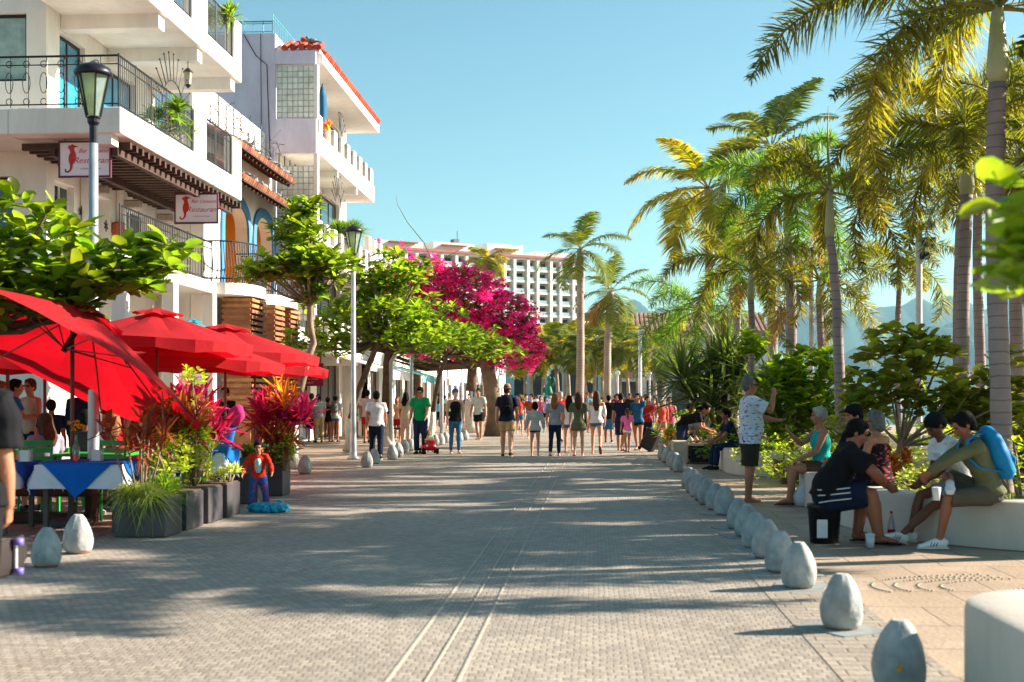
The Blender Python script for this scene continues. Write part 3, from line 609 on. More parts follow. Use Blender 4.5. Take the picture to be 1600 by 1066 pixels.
gal = M('metal_galvanised', '#a3abb1', col2='#bcc3c8', rough=.42, metal=.5, scale=4)
def wallgrid(mb, ax, pos, th, u0, u1, z0, z1, ops, outward=1):
    """wall sheet with openings. ax 'x': plane x=pos spanning y=u; ax 'y': plane y=pos spanning x=u. th goes away from `outward`"""
    us = sorted({u0, u1, *[q for o in ops for q in o[:2]]}); zs = sorted({z0, z1, *[q for o in ops for q in o[2:4]]})
    back = pos - outward * th
    def P(u, z, d): return (d, u, z) if ax == 'x' else (u, d, z)
    def hole(u, z): return any(o[0] < u < o[1] and o[2] < z < o[3] for o in ops)
    H = [[hole((us[i] + us[i + 1]) / 2, (zs[j] + zs[j + 1]) / 2) for j in range(len(zs) - 1)] for i in range(len(us) - 1)]
    V, F = [], []
    def q(*p): o = len(V); V.extend(p); F.append((o, o + 1, o + 2, o + 3))
    I, J = len(us) - 1, len(zs) - 1
    for i in range(I):
        for j in range(J):
            if H[i][j]: continue
            a, b_, c, d = us[i], us[i + 1], zs[j], zs[j + 1]
            q(P(a, c, pos), P(b_, c, pos), P(b_, d, pos), P(a, d, pos)); q(P(a, c, back), P(a, d, back), P(b_, d, back), P(b_, c, back))
            if i == 0 or H[i - 1][j]: q(P(a, c, pos), P(a, d, pos), P(a, d, back), P(a, c, back))
            if i == I - 1 or H[i + 1][j]: q(P(b_, c, pos), P(b_, c, back), P(b_, d, back), P(b_, d, pos))
            if j == 0 or H[i][j - 1]: q(P(a, c, pos), P(a, c, back), P(b_, c, back), P(b_, c, pos))
            if j == J - 1 or H[i][j + 1]: q(P(a, d, pos), P(b_, d, pos), P(b_, d, back), P(a, d, back))
    mb.add(V, F)
def archfill(mb, x, th, y0, y1, zspring, ztop, n=8, pw=2.0):
    """the two corner pieces that turn a square-headed opening in plane x into an arch"""
    yc = (y0 + y1) / 2; hw = (y1 - y0) / 2
    arc = [(yc + hw * math.cos(PI * k / (2 * n)), zspring + (ztop - zspring) * math.sin(PI * k / (2 * n)) ** (2 / pw)) for k in range(n + 1)]
    for s in (1, -1):
        pts = [(yc + s * (y - yc), z) for y, z in arc] + [(yc + s * hw, ztop)]
        V = [(x, y, z) for y, z in pts] + [(x - th, y, z) for y, z in pts]; m = len(pts)
        F = [(i, (i + 1) % m, m + (i + 1) % m, m + i) for i in range(m)]
        for i in range(n): F += [(m - 1, i + 1, i), (2 * m - 1, m + i, m + i + 1)]
        mb.add(V, F)
def window(root, ax, pos, u0, u1, z0, z1, name='window', gl=None, fr=None, mull=1, dep=.12, outward=1, trans_=0):
    """frame ring + panes, set dep behind plane pos"""
    f = MB(); d0 = pos - outward * dep; d1 = d0 - outward * .05
    def bx(mb, a, b_, c, d, e0=d0, e1=d1):
        if ax == 'x': mb.box(e0, e1, a, b_, c, d)
        else: mb.box(a, b_, e0, e1, c, d)
    w_ = .07
    bx(f, u0 + .003, u0 + w_, z0 + .003, z1 - .003); bx(f, u1 - w_, u1 - .003, z0 + .003, z1 - .003)
    bx(f, u0 + w_, u1 - w_, z1 - w_, z1 - .003); bx(f, u0 + w_, u1 - w_, z0 + .003, z0 + w_)
    for k in range(1, mull + 1):
        u = u0 + (u1 - u0) * k / (mull + 1); bx(f, u - .025, u + .025, z0 + w_, z1 - w_)
    o = f.build(name, fr or frame_d, root, world=True)
    g = MB(); bx(g, u0 + w_ - .01, u1 - w_ + .01, z0 + w_ - .01, z1 - w_ + .01, d0 - outward * .02, d0 - outward * .03)
    gg = g.build('pane', gl or dglass, None); gg.parent = o
    if root is not None:
        gg.data.transform(rootmat(root).inverted())
    return o
def rail(root, p0, p1, z0, z1, step=.11, name='railing', deco=False, mat=None, world=True):
    mb = MB(); p0, p1 = Vector((*p0, 0)), Vector((*p1, 0)); d = p1 - p0; L_ = d.length; n = max(1, int(L_ / step))
    for z, r_ in ((z1, .022), (z0 + .08, .014), (z0 + (z1 - z0) * .84, .012)):
        mb.tube([(p0.x, p0.y, z), (p1.x, p1.y, z)], r_, 6)
    for k in range(n + 1):
        p = p0 + d * (k / n); thick = .018 if k in (0, n) or k % 9 == 0 else .008
        mb.tube([(p.x, p.y, z0), (p.x, p.y, z1 + (.04 if thick > .01 else 0))], thick, 5)
    if deco:
        zc = (z0 + z1) / 2; u = d.normalized(); m = int(L_ / .34)
        for k in range(m):
            c = p0 + u * (.17 + .34 * k)
            for (dz, rx, rz) in ((.0, .075, .2), (.36, .06, .06), (-.36, .06, .06)):
                mb.tube([(c.x + u.x * rx * math.cos(a * PI / 6), c.y + u.y * rx * math.cos(a * PI / 6), zc + dz + rz * math.sin(a * PI / 6)) for a in range(13)], .009, 4, cap=False)
    return mb.build(name, mat or iron, root, world=world)
# ---- white building with the long balconies
B1 = thing('white_building', 'white plaster building at the left with long balconies and a dark pergola', 'building', (-11.2, 25.5, 0), group='buildings along the restaurant side')
w_ = MB()
ops = [(26.15, 27.5, 7.02, 9.15), (28.3, 30.6, 7.02, 9.1), (26.3, 27.6, 10.0, 12.1), (29, 31, 10.0, 12.1),
       (25.9, 26.9, 4.42, 6.0), (27.5, 29.0, 4.42, 6.05), (29.6, 31.4, 4.42, 6.05), (26.2, 28.4, .02, 3.0), (29.0, 31.6, .02, 3.0)]
wallgrid(w_, 'x', -11.2, .3, 25.801, 32, 0, 13.5, [(max(o[0], 25.9),) + o[1:] for o in ops])
wallgrid(w_, 'y', 25.5, .3, -19, -11.2, 0, 13.5, [(-12.95, -11.62, 7.95, 9.35), (-16.4, -14.6, 7.95, 9.35), (-12.9, -11.9, 4.9, 6.0), (-17.6, -13.2, .02, 2.9)], outward=-1)
w_.box(-19, -11.52, 25.82, 32, 13.2, 13.5)
w_.build('wall', white, B1, world=True)
MB().box(-12.6, -12.5, 25.9, 31.9, 0, 13).box(-19, -12.7, 27.4, 27.5, 0, 13).build('inner_wall', M('plaster_inner', '#b9b0a4', rough=.9), B1, world=True)
for a, b_, c, d, g in ((26.15, 27.5, 7.02, 9.15, bglass), (28.3, 30.6, 7.02, 9.1, bglass), (26.3, 27.6, 10, 12.1, dglass), (29, 31, 10, 12.1, dglass)):
    window(B1, 'x', -11.2, a, b_, c, d, 'sliding_door', g)
for a, b_, c, d in ((25.9, 26.9, 4.42, 6.0), (29.6, 31.4, 4.42, 6.05)): window(B1, 'x', -11.2, a, b_, c, d, 'window', dglass, M('frame_white', '#d8d8d4', rough=.5))
window(B1, 'y', 25.5, -12.95, -11.62, 7.95, 9.35, 'window', M('window_curtain', '#93a79f', rough=.25, spec=.6), outward=-1, mull=1)
window(B1, 'y', 25.5, -16.4, -14.6, 7.95, 9.35, 'window', dglass, outward=-1)
window(B1, 'y', 25.5, -12.9, -11.9, 4.9, 6.0, 'window', dglass, outward=-1)
def slab(root, name, x0, x1, y0, y1, z0, z1, mat=None, bev=.02): return MB().box(x0, x1, y0, y1, z0, z1, bev).build(name, mat or white, root, world=True)
# lower balcony (third floor), wraps the corner
m = MB().box(-11.205, -9, 23.8, 32.15, 6.5, 7.0, .02).box(-19, -11.21, 23.8, 25.49, 6.5, 7.0, .02)
m.box(-9.25, -9.003, 28.35, 29.2, 7.0, 8.0, .02).box(-9.25, -9.003, 31.4, 32.15, 7.0, 8.0, .02)
m.box(-9.6, -9.2, 23.85, 24.2, 6.30, 6.5).box(-12.5, -12.1, 23.85, 24.2, 6.3, 6.5)
m.build('balcony', white, B1, world=True)
rail(B1, (-9.08, 23.9), (-9.08, 28.35), 7.0, 8.0, .1); rail(B1, (-9.08, 29.2), (-9.08, 31.4), 7.0, 8.0, .1)
rail(B1, (-16.5, 23.9), (-9.08, 23.9), 7.0, 8.0, .34, deco=True)
for k in range(24):
    y = 24.35 + k * .335
    MB().box(-11.19, -9.02, y, y + .1, 6.3, 6.43).build('pergola_beam', wood, B1, world=True)
MB().box(-9.35, -9.23, 24.25, 32.1, 6.16, 6.297).box(-10.6, -10.48, 24.25, 32.1, 6.16, 6.297).build('pergola_girder', wood, B1, world=True)
# upper balcony (fourth floor)
m = MB().box(-11.205, -9, 22.9, 32.15, 9.5, 9.95, .02)
z = 9.95
for a, b_ in ((22.9, 26.9), (28.2, 29.3), (31.5, 32.15)): m.box(-9.25, -9.003, a, b_, z, 11.0, .02)
for y in (23.6, 26.2, 28.8, 31.5): m.box(-11.19, -9.1, y, y + .35, 9.2, 9.5)
m.build('balcony', white, B1, world=True)
rail(B1, (-9.08, 26.9), (-9.08, 28.2), 9.95, 10.95, .1); rail(B1, (-9.08, 29.3), (-9.08, 31.5), 9.95, 10.95, .1)
# floor-two balcony and ground floor ledge, seen through the trees
slab(B1, 'ledge', -11.205, -9.6, 25.5, 32, 4.1, 4.4)
rail(B1, (-9.7, 25.6), (-9.7, 31.9), 4.4, 5.4, .12)
for y in (25.6, 28.7, 31.7): slab(B1, 'pillar', -9.9, -9.6, y, y + .3, 0, 4.1)
for y in (27.2, 29.3):
    slab(B1, 'pilaster', -11.2 + .003, -11.0, y, y + .2, 4.4, 6.5)
for y in (27.35, 29.35, 31.6):       # stone scroll brackets
    MB().box(-11.0, -10.6, y - .1, y + .05, 5.9, 6.1, .03).build('scroll_bracket', M('stone_carved', '#9c8f80', rough=.9, bump=.6, scale=12), B1, world=True)
t = thing('wall_planter', 'terracotta wall planter hung between the doors under the pergola', 'planter', (-11.05, 29.1, 5.35)); MB().lathe([(.05, -.25), (.13, -.15), (.17, .0), (.14, .12), (.16, .16), (.12, .2)], 10).build('pot', terr, t, True)
for y, z, lb in ((27.2, 5.5, 'left metal star on the wall under the pergola'), (28.6, 5.4, 'middle metal star left of the terracotta wall planter'), (29.4, 5.2, 'metal star right of the terracotta wall planter')):
    t = thing('wall_star', lb, 'ornament', (-11.17, y, z), group='metal stars on the wall')
    MB().prism([((.14 if k % 2 == 0 else .05) * math.cos(k * PI / 6), (.14 if k % 2 == 0 else .05) * math.sin(k * PI / 6)) for k in range(12)], .02, Matrix.Rotation(PI / 2, 4, 'Y')).build('star', iron, t)
# fan shaped iron trellis standing on the balcony, sun-ray fashion
def sunburst(label, loc, rin, rout, n, a0=.1, a1=PI - .1):
    t = thing('iron_sunburst', label, 'ironwork', loc); mb = MB()
    for k in range(n):
        a = a0 + (a1 - a0) * k / (n - 1); c_, s_ = math.cos(a), math.sin(a)
        mb.tube([(0, rin * c_, rin * s_), (0, rout * c_, rout * s_)], .011, 5)
        mb.ball((0, rout * c_, rout * s_), .025, 6, 4)
    mb.tube([(0, rin * math.cos(a0 + (a1 - a0) * k / 16), rin * math.sin(a0 + (a1 - a0) * k / 16)) for k in range(17)], .014, 5)
    mb.build('ray', iron, t); return t
sunburst('iron sunburst grille on the lower balcony of the white building', (-9.35, 27.9, 7.75), .75, 1.35, 13)
sunburst('iron sunburst over the lower railing of the glass block building', (-8.7, 43.0, 7.9), .5, 1.2, 11)
sunburst('small iron sunburst at the end of the upper railing under the tiled roof', (-8.75, 43.6, 10.35), .35, .95, 9, .1, 1.9)
for y in (24.3, 26.1, 27.9, 29.9):
    pass
# hanging lantern and wall lanterns
def lantern(label, loc, drop=.6, sc=1):
    t = thing('hanging_lantern', label, 'lantern', loc, sc=sc)
    MB().tube([(0, 0, 0), (0, 0, -drop)], .01, 5).lathe([(.06, -.03), (.07, 0), (.05, .01)], 8).build('chain', iron, t)
    MB().lathe([(.03, -drop), (.11, -drop - .08), (.12, -drop - .1)], 8).lathe([(.08, -drop - .38), (.05, -drop - .42), (.01, -drop - .46)], 8).build('cap', iron, t)
    MB().lathe([(.07, -drop - .38), (.1, -drop - .1)], 8).build('lantern_glass', M('lantern_glass', '#a89c80', rough=.3, spec=.6), t)
lantern('lantern hanging under the topmost balcony of the white building', (-9.35, 28.9, 9.5), .45)
# ---- signs with the seahorse
def seahorse():
    poly = [(.0, .30), (.05, .33), (.10, .30), (.17, .285), (.175, .27), (.10, .262), (.085, .23), (.10, .18), (.125, .12), (.12, .04), (.09, -.03), (.055, -.1), (.05, -.16), (.02, -.22), (-.04, -.26), (-.10, -.25), (-.12, -.2), (-.10, -.17), (-.075, -.185), (-.085, -.21), (-.06, -.225), (-.02, -.2), (.0, -.14), (-.01, -.08), (-.03, -.02), (-.035, .05), (-.02, .11), (.005, .16), (-.01, .2), (-.03, .25), (-.045, .22), (-.05, .27), (-.03, .27), (-.035, .31), (-.01, .3)]
    return [(x * 1.0, y) for x, y in poly]
def sign(label, loc):
    t = thing('restaurant_sign', label, 'sign', loc, group='seahorse restaurant signs'); Rx = Matrix.Rotation(PI / 2, 4, 'X')
    MB().box(-.49, .49, -.02, .02, -.32, .32).build('panel', M('sign_panel', '#e3d8de', rough=.5, var=.04), t)
    fr = MB()
    for a in ((-.52, .52, .322, .36), (-.52, .52, -.36, -.322)): fr.box(a[0], a[1], -.035, .035, a[2], a[3])
    fr.box(-.52, -.492, -.035, .035, -.322, .322).box(.492, .52, -.035, .035, -.322, .322)
    fr.build('frame', M('sign_frame', '#5c1f33', rough=.5), t)
    MB().tube([(-.4, 0, .36), (-.4, 0, .62)], .01, 5).tube([(.4, 0, .36), (.4, 0, .62)], .01, 5).build('hanger', iron, t)
    s = MB(); P_ = [Vector(p) for p in seahorse()]; V = [(p.x * .95 - .29, -.024, p.y * .95 - .02) for p in P_]
    s.add(V, [tuple(range(len(V)))[::-1]])
    s.build('seahorse', M('sign_red', '#b8281e', rough=.5, var=.3, scale=12), t)
    x = MB()
    for txt, sz, px, pz, sh in (('Bar Oceano', .115, .17, .16, .35), ('Restaurant', .165, .145, -.03, .45), ('OCEAN FRONT BAR', .045, .12, -.19, 0)):
        v, f = text_mesh(txt, sz, sh, ext=.0); x.add([(a.x * (1.05 if sz > .1 else 1) + px, -.025, a.y + pz) for a in v], f)
    x.build('lettering', M('sign_pink', '#c22a55', rough=.5), t)
p = AT(133, 249, 24.3); sign('seahorse restaurant sign behind the nearest street lamp pole', p)
p = AT(307, 326, 29.4); sign('seahorse restaurant sign hanging beside the blue and ochre arches', p)
# ---- tile-roofed building with ochre arches
B2 = thing('tiled_building', 'white building with two tiled eaves and blue rimmed ochre arches', 'building', (-10, 32.2, 0), group='buildings along the restaurant side')
m = MB(); ar = [(33.9, 36.3, 4.42, 6.9), (37.1, 39.1, 4.42, 6.9)]
wallgrid(m, 'x', -10, .35, 32.2, 39.45, 0, 8.3, ar + [(33.2, 35.4, .02, 2.9), (36.2, 38.8, .02, 2.9)])
for a in ar: archfill(m, -10.002, .346, a[0], a[1], 6.1, 6.9, pw=3)
m.box(-10.38, -10.3, 32.2, 39.45, 8.3, 9.75).box(-16, -10.4, 32.3, 32.5, 0, 8.25).box(-16, -10.4, 32.25, 39.4, 8.26, 8.34)
m.build('wall', white, B2, world=True)
MB().box(-11.9, -11.8, 32.6, 39.3, 0, 8.2).build('inner_wall', ochre, B2, world=True)
for y0, y1 in ((33.9, 36.3), (37.1, 39.1)):
    m = MB(); yc = (y0 + y1) / 2; hw = (y1 - y0) / 2
    def arcp(h, ext):
        o = [(yc + (hw + ext) * math.cos(k * PI / 16) * 1, 6.1 + (.8 + ext) * abs(math.sin(k * PI / 16)) ** .67) for k in range(17)]
        return [(yc + hw + ext, 4.42)] + o + [(yc - hw - ext, 4.42)]
    a, b_ = arcp(0, .003), arcp(0, .28); n_ = len(a); V = []
    for x in (-9.94, -10.3):
        V += [(x, y, z) for y, z in a]
    for x in (-9.94, -10.0 + .002): V += [(x, y, z) for y, z in b_]
    F = []
    for i in range(n_ - 1): F += [(i, i + 1, 2 * n_ + i + 1, 2 * n_ + i), (i, n_ + i, n_ + i + 1, i + 1), (2 * n_ + i, 2 * n_ + i + 1, 3 * n_ + i + 1, 3 * n_ + i)]
    m.add(V, F); m.build('arch_trim', blueb, B2, world=True)
    for ya in (y0 - .15, y1 + .03): MB().box(-11.2, -10.36, ya, ya + .1, 4.42, 6.9).build('arch_reveal', ochre, B2, world=True)
def tiled_eave(root, y0, y1, xw, xo, zo, zw, mat=tile, rafters=True, name='tiled_eave'):
    m = MB(); n_ = int((y1 - y0) / .2)
    for k in range(n_):
        y = y0 + (k + .5) * (y1 - y0) / n_; rows = 4
        for r_ in range(rows):
            a, b_ = r_ / rows, (r_ + 1) / rows + .05
            p = lambda u: (xo + (xw - xo) * u, y, zo + (zw - zo) * u)
            m.tube([Vector(p(a)) + Vector((0, 0, .03)), Vector(p(min(b_, 1)))], [.095, .085], 7)
    m.build(name, mat, root, world=True)
    MB().add([(xo + .03, y0, zo - .05), (xo + .03, y1, zo - .05), (xw, y1, zw - .05), (xw, y0, zw - .05), (xo + .03, y0, zo - .09), (xo + .03, y1, zo - .09), (xw, y1, zw - .09), (xw, y0, zw - .09)],
             [(0, 1, 2, 3), (7, 6, 5, 4), (0, 4, 5, 1), (3, 2, 6, 7), (0, 3, 7, 4), (1, 5, 6, 2)]).build('eave_board', wood, root, world=True)
    if rafters:
        m = MB(); k = y0 + .15
        while k < y1:
            m.tube([(xo - .05, k, zo - .15), (xw, k, zw - .15)], .05, 4); k += .38
        m.build('rafters', wood, root, world=True)
tiled_eave(B2, 29.2 + 3.2, 39.3, -10, -9.05, 7.15, 7.75); tiled_eave(B2, 29.9 + 2.4, 38.9, -10.3, -9.25, 8.1, 8.6)
def curved_balcony(root, yc, hw, z0, x0=-10, proj=1.15, ztop=1.05):
    N = 20; pts = [(x0 + .02 + proj * math.sin(PI * k / N) ** .6, yc - hw * math.cos(PI * k / N)) for k in range(N + 1)]
    MB().prism(pts, .3, Matrix.Translation((0, 0, z0 - .3))).build('balcony_slab', white, root, world=True)
    m = MB()
    for z in (z0 + .1, z0 + ztop): m.tube([(x, y, z) for x, y in pts], .022, 6)
    M_ = 46
    for k in range(M_ + 1):
        a = PI * k / M_; x, y = x0 + .02 + proj * math.sin(a) ** .6, yc - hw * math.cos(a)
        m.tube([(x, y, z0), (x + .05, y, z0 + .4), (x, y, z0 + ztop)], .012, 5)
    m.build('railing', iron, root, world=True)
curved_balcony(B2, 33.5, 1.5, 4.42); curved_balcony(B2, 37.2, 1.6, 4.42)
for k, (y0, y1) in enumerate(((32.9, 34.3), (35.4, 36.5), (37.2, 38.4))):
    m = MB(); z = 1.0
    while z < 4.05: m.box(-9.75, -8.95 + (0 if k else .02), y0, y1, z, z + .085); z += .15
    m.box(-9.7, -9.0, y0 + .05, y0 + .12, 0, 4.1).box(-9.7, -9.0, y1 - .12, y1 - .05, 0, 4.1)
    m.build('slatted_column', woodm, B2, world=True)
for k, (y, z, px) in enumerate(((33.0, 2.6, 0), (36.9, 2.3, 0))):
    pass
# roof irons with pigeons
t = thing('roof_irons', 'row of upright iron bars and tangled wire along the terrace of the tiled building', 'ironwork', (-9.9, 30, 8.2)); m = MB()
rr = random.Random(3)
for k in range(15):
    y = 28.6 - 30 + k * .72; h = rr.uniform(.9, 1.5); m.tube([(0, y + 3.8, .1), (0, y + 3.8, h)], .018, 5)
for k in range(34):
    y = rr.uniform(2.4, 9); z = rr.uniform(.35, 1.2); a = rr.uniform(-.8, .8); l = rr.uniform(.3, .9)
    m.tube([(rr.uniform(-.1, .2), y, z), (rr.uniform(-.1, .25), y + l * math.cos(a), z + l * math.sin(a))], .01, 4)
m.tube([(0, 2.4, .8), (0, 9, .75)], .012, 4).tube([(0, 2.4, .45), (0, 9, .45)], .012, 4); m.build('bars', iron, t)
pg = thing('pigeon', 'x', 'bird', (0, 0, 0), group='pigeons on the tiled eaves')
MB().ball((0, 0, .09), (.07, .13, .065), 10, 6).ball((0, .12, .17), (.035, .04, .04), 8, 5).tube([(0, .08, .11), (0, .12, .17)], [.05, .03], 8).tube([(0, -.1, .08), (0, -.24, .05)], [(.045, .02), (.04, .008)], 6).tube([(0, .15, .17), (0, .19, .16)], [.012, .003], 5).tube([(.02, 0, .04), (.02, .01, 0)], .006, 4).tube([(-.02, 0, .04), (-.02, .01, 0)], .006, 4).build('body', M('feather_grey', '#5d6168', col2='#8d9095', rough=.8, scale=14), pg, True)
pg['label'] = 'pigeon nearest the viewer on the upper tiled eave'; pg.location = (-9.4, 32.9, 8.17); pg.rotation_euler = (0, 0, 1)
for k in range(13):
    up = k % 2; i = k // 2 + 1 + (0 if up else 0)
    loc = (-9.15 - .25 * rr.random(), 33.1 + i * .8 + rr.uniform(-.15, .15), 7.32) if up else (-9.4 - .2 * rr.random(), 33.4 + i * .78 + rr.uniform(-.15, .15), 8.28)
    loc = (loc[0], loc[1], loc[2] + ((-9.15 - loc[0]) * .6 if up else (-9.4 - loc[0]) * .5) - (.07 if up else .0))
    dup(pg, loc, rr.uniform(0, 6), '%s pigeon from the near end on the %s tiled eave' % (ORD[i + (0 if up else 1)], 'lower' if up else 'upper'), rr.uniform(.9, 1.15))
# ---- glass block building
B3 = thing('glass_block_building', 'tall lavender building with glass block panels and a red tiled roof edge', 'building', (-9.97, 39.5, 0), group='buildings along the restaurant side')
m = MB(); m.box(-13.2, -10.0, 39.5, 39.8, 0, 12.9)
m.box(-13.5, -10.3, 39.85, 51, 12.4, 12.6).build('end_wall', lav, B3, world=True)
m = MB(); wallgrid(m, 'x', -10.0, .25, 39.8, 51, 0, 12.4, [(41.5, 44, 9.8, 11.9), (45.5, 49.5, 9.8, 11.9), (41.5, 44, 6.9, 9), (45.5, 49.5, 6.9, 9), (41, 44.5, 3.9, 6), (45.5, 49.5, 3.9, 6), (41, 44.5, .02, 2.8), (45.5, 49.5, .02, 2.8)])
m.build('wall', white, B3, world=True)
for a, b_, c, d in ((41.5, 44, 9.8, 11.9), (45.5, 49.5, 9.8, 11.9), (41.5, 44, 6.9, 9), (45.5, 49.5, 6.9, 9), (41, 44.5, 3.9, 6), (45.5, 49.5, 3.9, 6), (41, 44.5, .02, 2.8), (45.5, 49.5, .02, 2.8)): window(B3, 'x', -10, a, b_, c, d, 'window', mull=2)
gb = M('glass_block', '#c3cdc2', col2='#dde3d8', rough=.15, scale=3, island=.14, spec=.7, bump=.35, bscale=9)
def blocks(x0, x1, z0, z1, y):
    m = MB(); nx, nz = 7, max(1, round((z1 - z0) / .185)); dx, dz = (x1 - x0) / nx, (z1 - z0) / nz
    for i in range(nx):
        for j in range(nz): m.box(x0 + i * dx + .012, x0 + (i + 1) * dx - .012, y - .03, y + .05, z0 + j * dz + .012, z0 + (j + 1) * dz - .012, .015)
    o = m.build('glass_block_panel', gb, B3, world=True)
    MB().box(x0, x1, y - .015, y + .04, z0, z1).build('grout', M('grout', '#a9a79c', rough=.9), B3, world=True)
blocks(-9.97, -8.78, 10.25, 11.9, 39.6); blocks(-9.97, -8.78, 6.9, 8.75, 39.6); blocks(-9.97, -8.78, 3.9, 5.6, 39.6)
for z0, z1 in ((9.15, 10.22), (5.8, 6.86)):      # solid balcony ends
    MB().box(-9.995, -8.7, 39.5, 39.72, z0, z1).build('balcony_end', lav, B3, world=True)
MB().box(-9.995, -8.72, 39.5, 39.8, 11.93, 12.35).build('balcony_end', lav, B3, world=True)
MB().box(-8.775, -8.66, 39.5, 39.75, 6.87, 9.14).box(-8.775, -8.66, 39.5, 39.75, 10.23, 11.92).build('corner_post', white, B3, world=True)
def crenel(name, root, x, y0, y1, z0, zp, zc, step=1.15, mat=None, w__=.45, rl=True):
    m = MB(); m.box(x - .16, x, y0, y1, z0, zp, .01); k = y0 + .05
    while k < y1 - w__ + .01:
        m.box(x - .19, x + .03, k, k + w__, z0 + .1, zc, .015); k += step
    m.build(name, mat or white, root, world=True)
    if rl: rail(root, (x - .08, y0), (x - .08, y1), zp, zc - .05, .12)
for zf in (9.2, 5.9, 2.9):
    MB().box(-10, -8.7, 39.75, 50.0, zf, zf + .28).box(-9.6, -8.75, 43, 43.3, zf - .22, zf - .002).box(-9.98, -8.75, 46.5, 46.8, zf - .22, zf - .002).build('balcony_slab', white, B3, world=True)
    crenel('parapet', B3, -8.68, 39.76, 50, zf + .05, zf + .62, zf + 1.2)
    MB().box(-9.98, -8.74, 49.8, 50, zf + .285, zf + 1.15).build('balcony_end', white, B3, world=True)
MB().box(-10, -8.55, 39.76, 50.3, 12.0, 12.3).build('roof_slab', white, B3, world=True)
m = MB()
for k in range(38):
    y = 40.15 + k * .27; m.tube([(-8.5, y, 12.38), (-8.9, y, 12.62), (-9.3, y, 12.9)], [.1, .1, .09], 7)
for k in range(5):
    x = -8.62 - k * .27; m.tube([(x, 39.45, 12.42), (x, 39.75, 12.55), (x, 40.05 + k * .1, 12.66 + k * .05)], [.1, .1, .09], 7)
m.build('roof_tiles', tile_r, B3, world=True)
MB().box(-10.1, -8.62, 39.62, 50.2, 12.301, 12.42).build('roof_edge', white, B3, world=True)
rail(B3, (-13.1, 39.6), (-10.1, 39.6), 12.9, 13.3, .3, mat=M('paint_turquoise', '#4a9aa5', rough=.5)); rail(B3, (-10.1, 39.6), (-10.1, 44), 12.9, 13.5, .3, mat=MATS['paint_turquoise'])
MB().box(-10.2, -10.02, 39.82, 45, 12.62, 12.9).build('roof_parapet', white, B3, world=True)
MB().tube([(-11.0, 39.46, 12.9), (-10.6, 39.46, 12.2), (-10.25, 39.46, 11.9), (-10.15, 39.46, 9), (-10.05, 39.46, 7.2)], .015, 4).tube([(-10.45, 39.46, 12.9), (-10.4, 39.46, 7)], .012, 4).build('cable', iron, B3, world=True)
dup(pg, (-8.85, 39.6, 12.55), 1.6, 'bird perched on the corner of the red tiled roof', 1.3)
t = thing('closed_umbrella', 'closed dark teal umbrella on the balcony under the red tiled roof', 'umbrella', (-8.95, 41.6, 9.48))
MB().lathe([(.03, .0), (.03, .9), (.07, .92), (.12, 1.05), (.10, 1.2), (.13, 1.4), (.12, 1.9), (.05, 2.2), (.01, 2.35)], 8, rib=lambda a, z: 1 + .2 * math.cos(4 * a)).build('canopy', M('cloth_teal', '#12567c', rough=.8), t, True)
stems_plant('potted_plant', 'orange flowering plant on the balcony beside the closed umbrella', (-8.95, 40.7, 9.9), 'potted plant', g_or, 60, .5, .05, .2, .8, .3, heads=3)
stems_plant('potted_plant', 'grassy dark plant spilling over the parapet below the iron sunburst', (-8.8, 44.5, 6.9), 'potted plant', g_dark, 260, .9, .03, .35, .7, .3, heads=5)
stems_plant('potted_plant', 'leafy plant on the topmost balcony of the white building', (-9.3, 31.1, 10.6), 'potted plant', g_almond, 120, .6, .05, .25, .7, .3, heads=4)
stems_plant('potted_plant', 'dark leafy plants along the railing of the lower white balcony', (-9.5, 27.2, 7.3), 'potted plant', g_dark, 150, .5, .05, .5, .7, .2, heads=6)
t = thing('bare_branch', 'long bare curling branch rising over the bougainvillea', 'branch', XY(690, 50, 5.0))
MB().tube([(0, 0, 0), (-.25, 0, 1.6), (-.7, 0, 2.6), (-1.35, 0, 3.4), (-1.75, 0, 4.1), (-1.8, 0, 4.5)], [.03, .025, .02, .015, .01, .004], 5).tube([(-.25, 0, 1.6), (.3, 0, 2.1), (1.1, 0, 2.5)], [.02, .012, .005], 4).build('twig', bark_d, t)
# ---- further buildings in the row
def rowhouse(label, y0, y1, x, h, mat, floors, cren=True, shop=None, roofm=None):
    t = thing('row_building', label, 'building', (x, y0, 0), group='buildings along the restaurant side'); m = MB(); ops = []; n_ = max(1, int((y1 - y0) / 3))
    st = (y1 - y0) / n_
    for f in range(floors):
        for k in range(n_): ops.append((y0 + k * st + .6, y0 + (k + 1) * st - .6, (.02 if f == 0 else f * 3.1 + .9), f * 3.1 + 2.6))
    wallgrid(m, 'x', x, .25, y0, y1, 0, h, ops); m.box(x - 5, x - .01, y0, y0 + .25, 0, h - .01).box(x - 5, x - .26, y0 + .26, y1, h - .3, h - .05)
    m.build('wall', mat, t, world=True)
    for o in ops: window(t, 'x', x, *o, name='window' if o[2] > .1 else 'shop_front', gl=dglass if o[2] > .1 else M('shop_interior', '#4b3a33', var=.5, scale=1.5, rough=.6))
    if cren:
        crenel('parapet', t, x + .02, y0, y1, h - .3, h + .1, h + .75, 1.3, mat, .5, False)
    return t
rowhouse('white crenellated building partly hidden by the almond trees', 50.3, 60, -9.0, 7.2, white, 2)
rowhouse('cream building in the row beyond the crenellated one', 60.2, 74, -9.2, 6.4, cream, 2, False)
rowhouse('lavender building in the row behind the tree shade', 74.2, 90, -9.0, 7.0, lav, 2, True)
rowhouse('farthest white building of the restaurant row', 90.2, 128, -9.0, 6.2, white, 2, False)
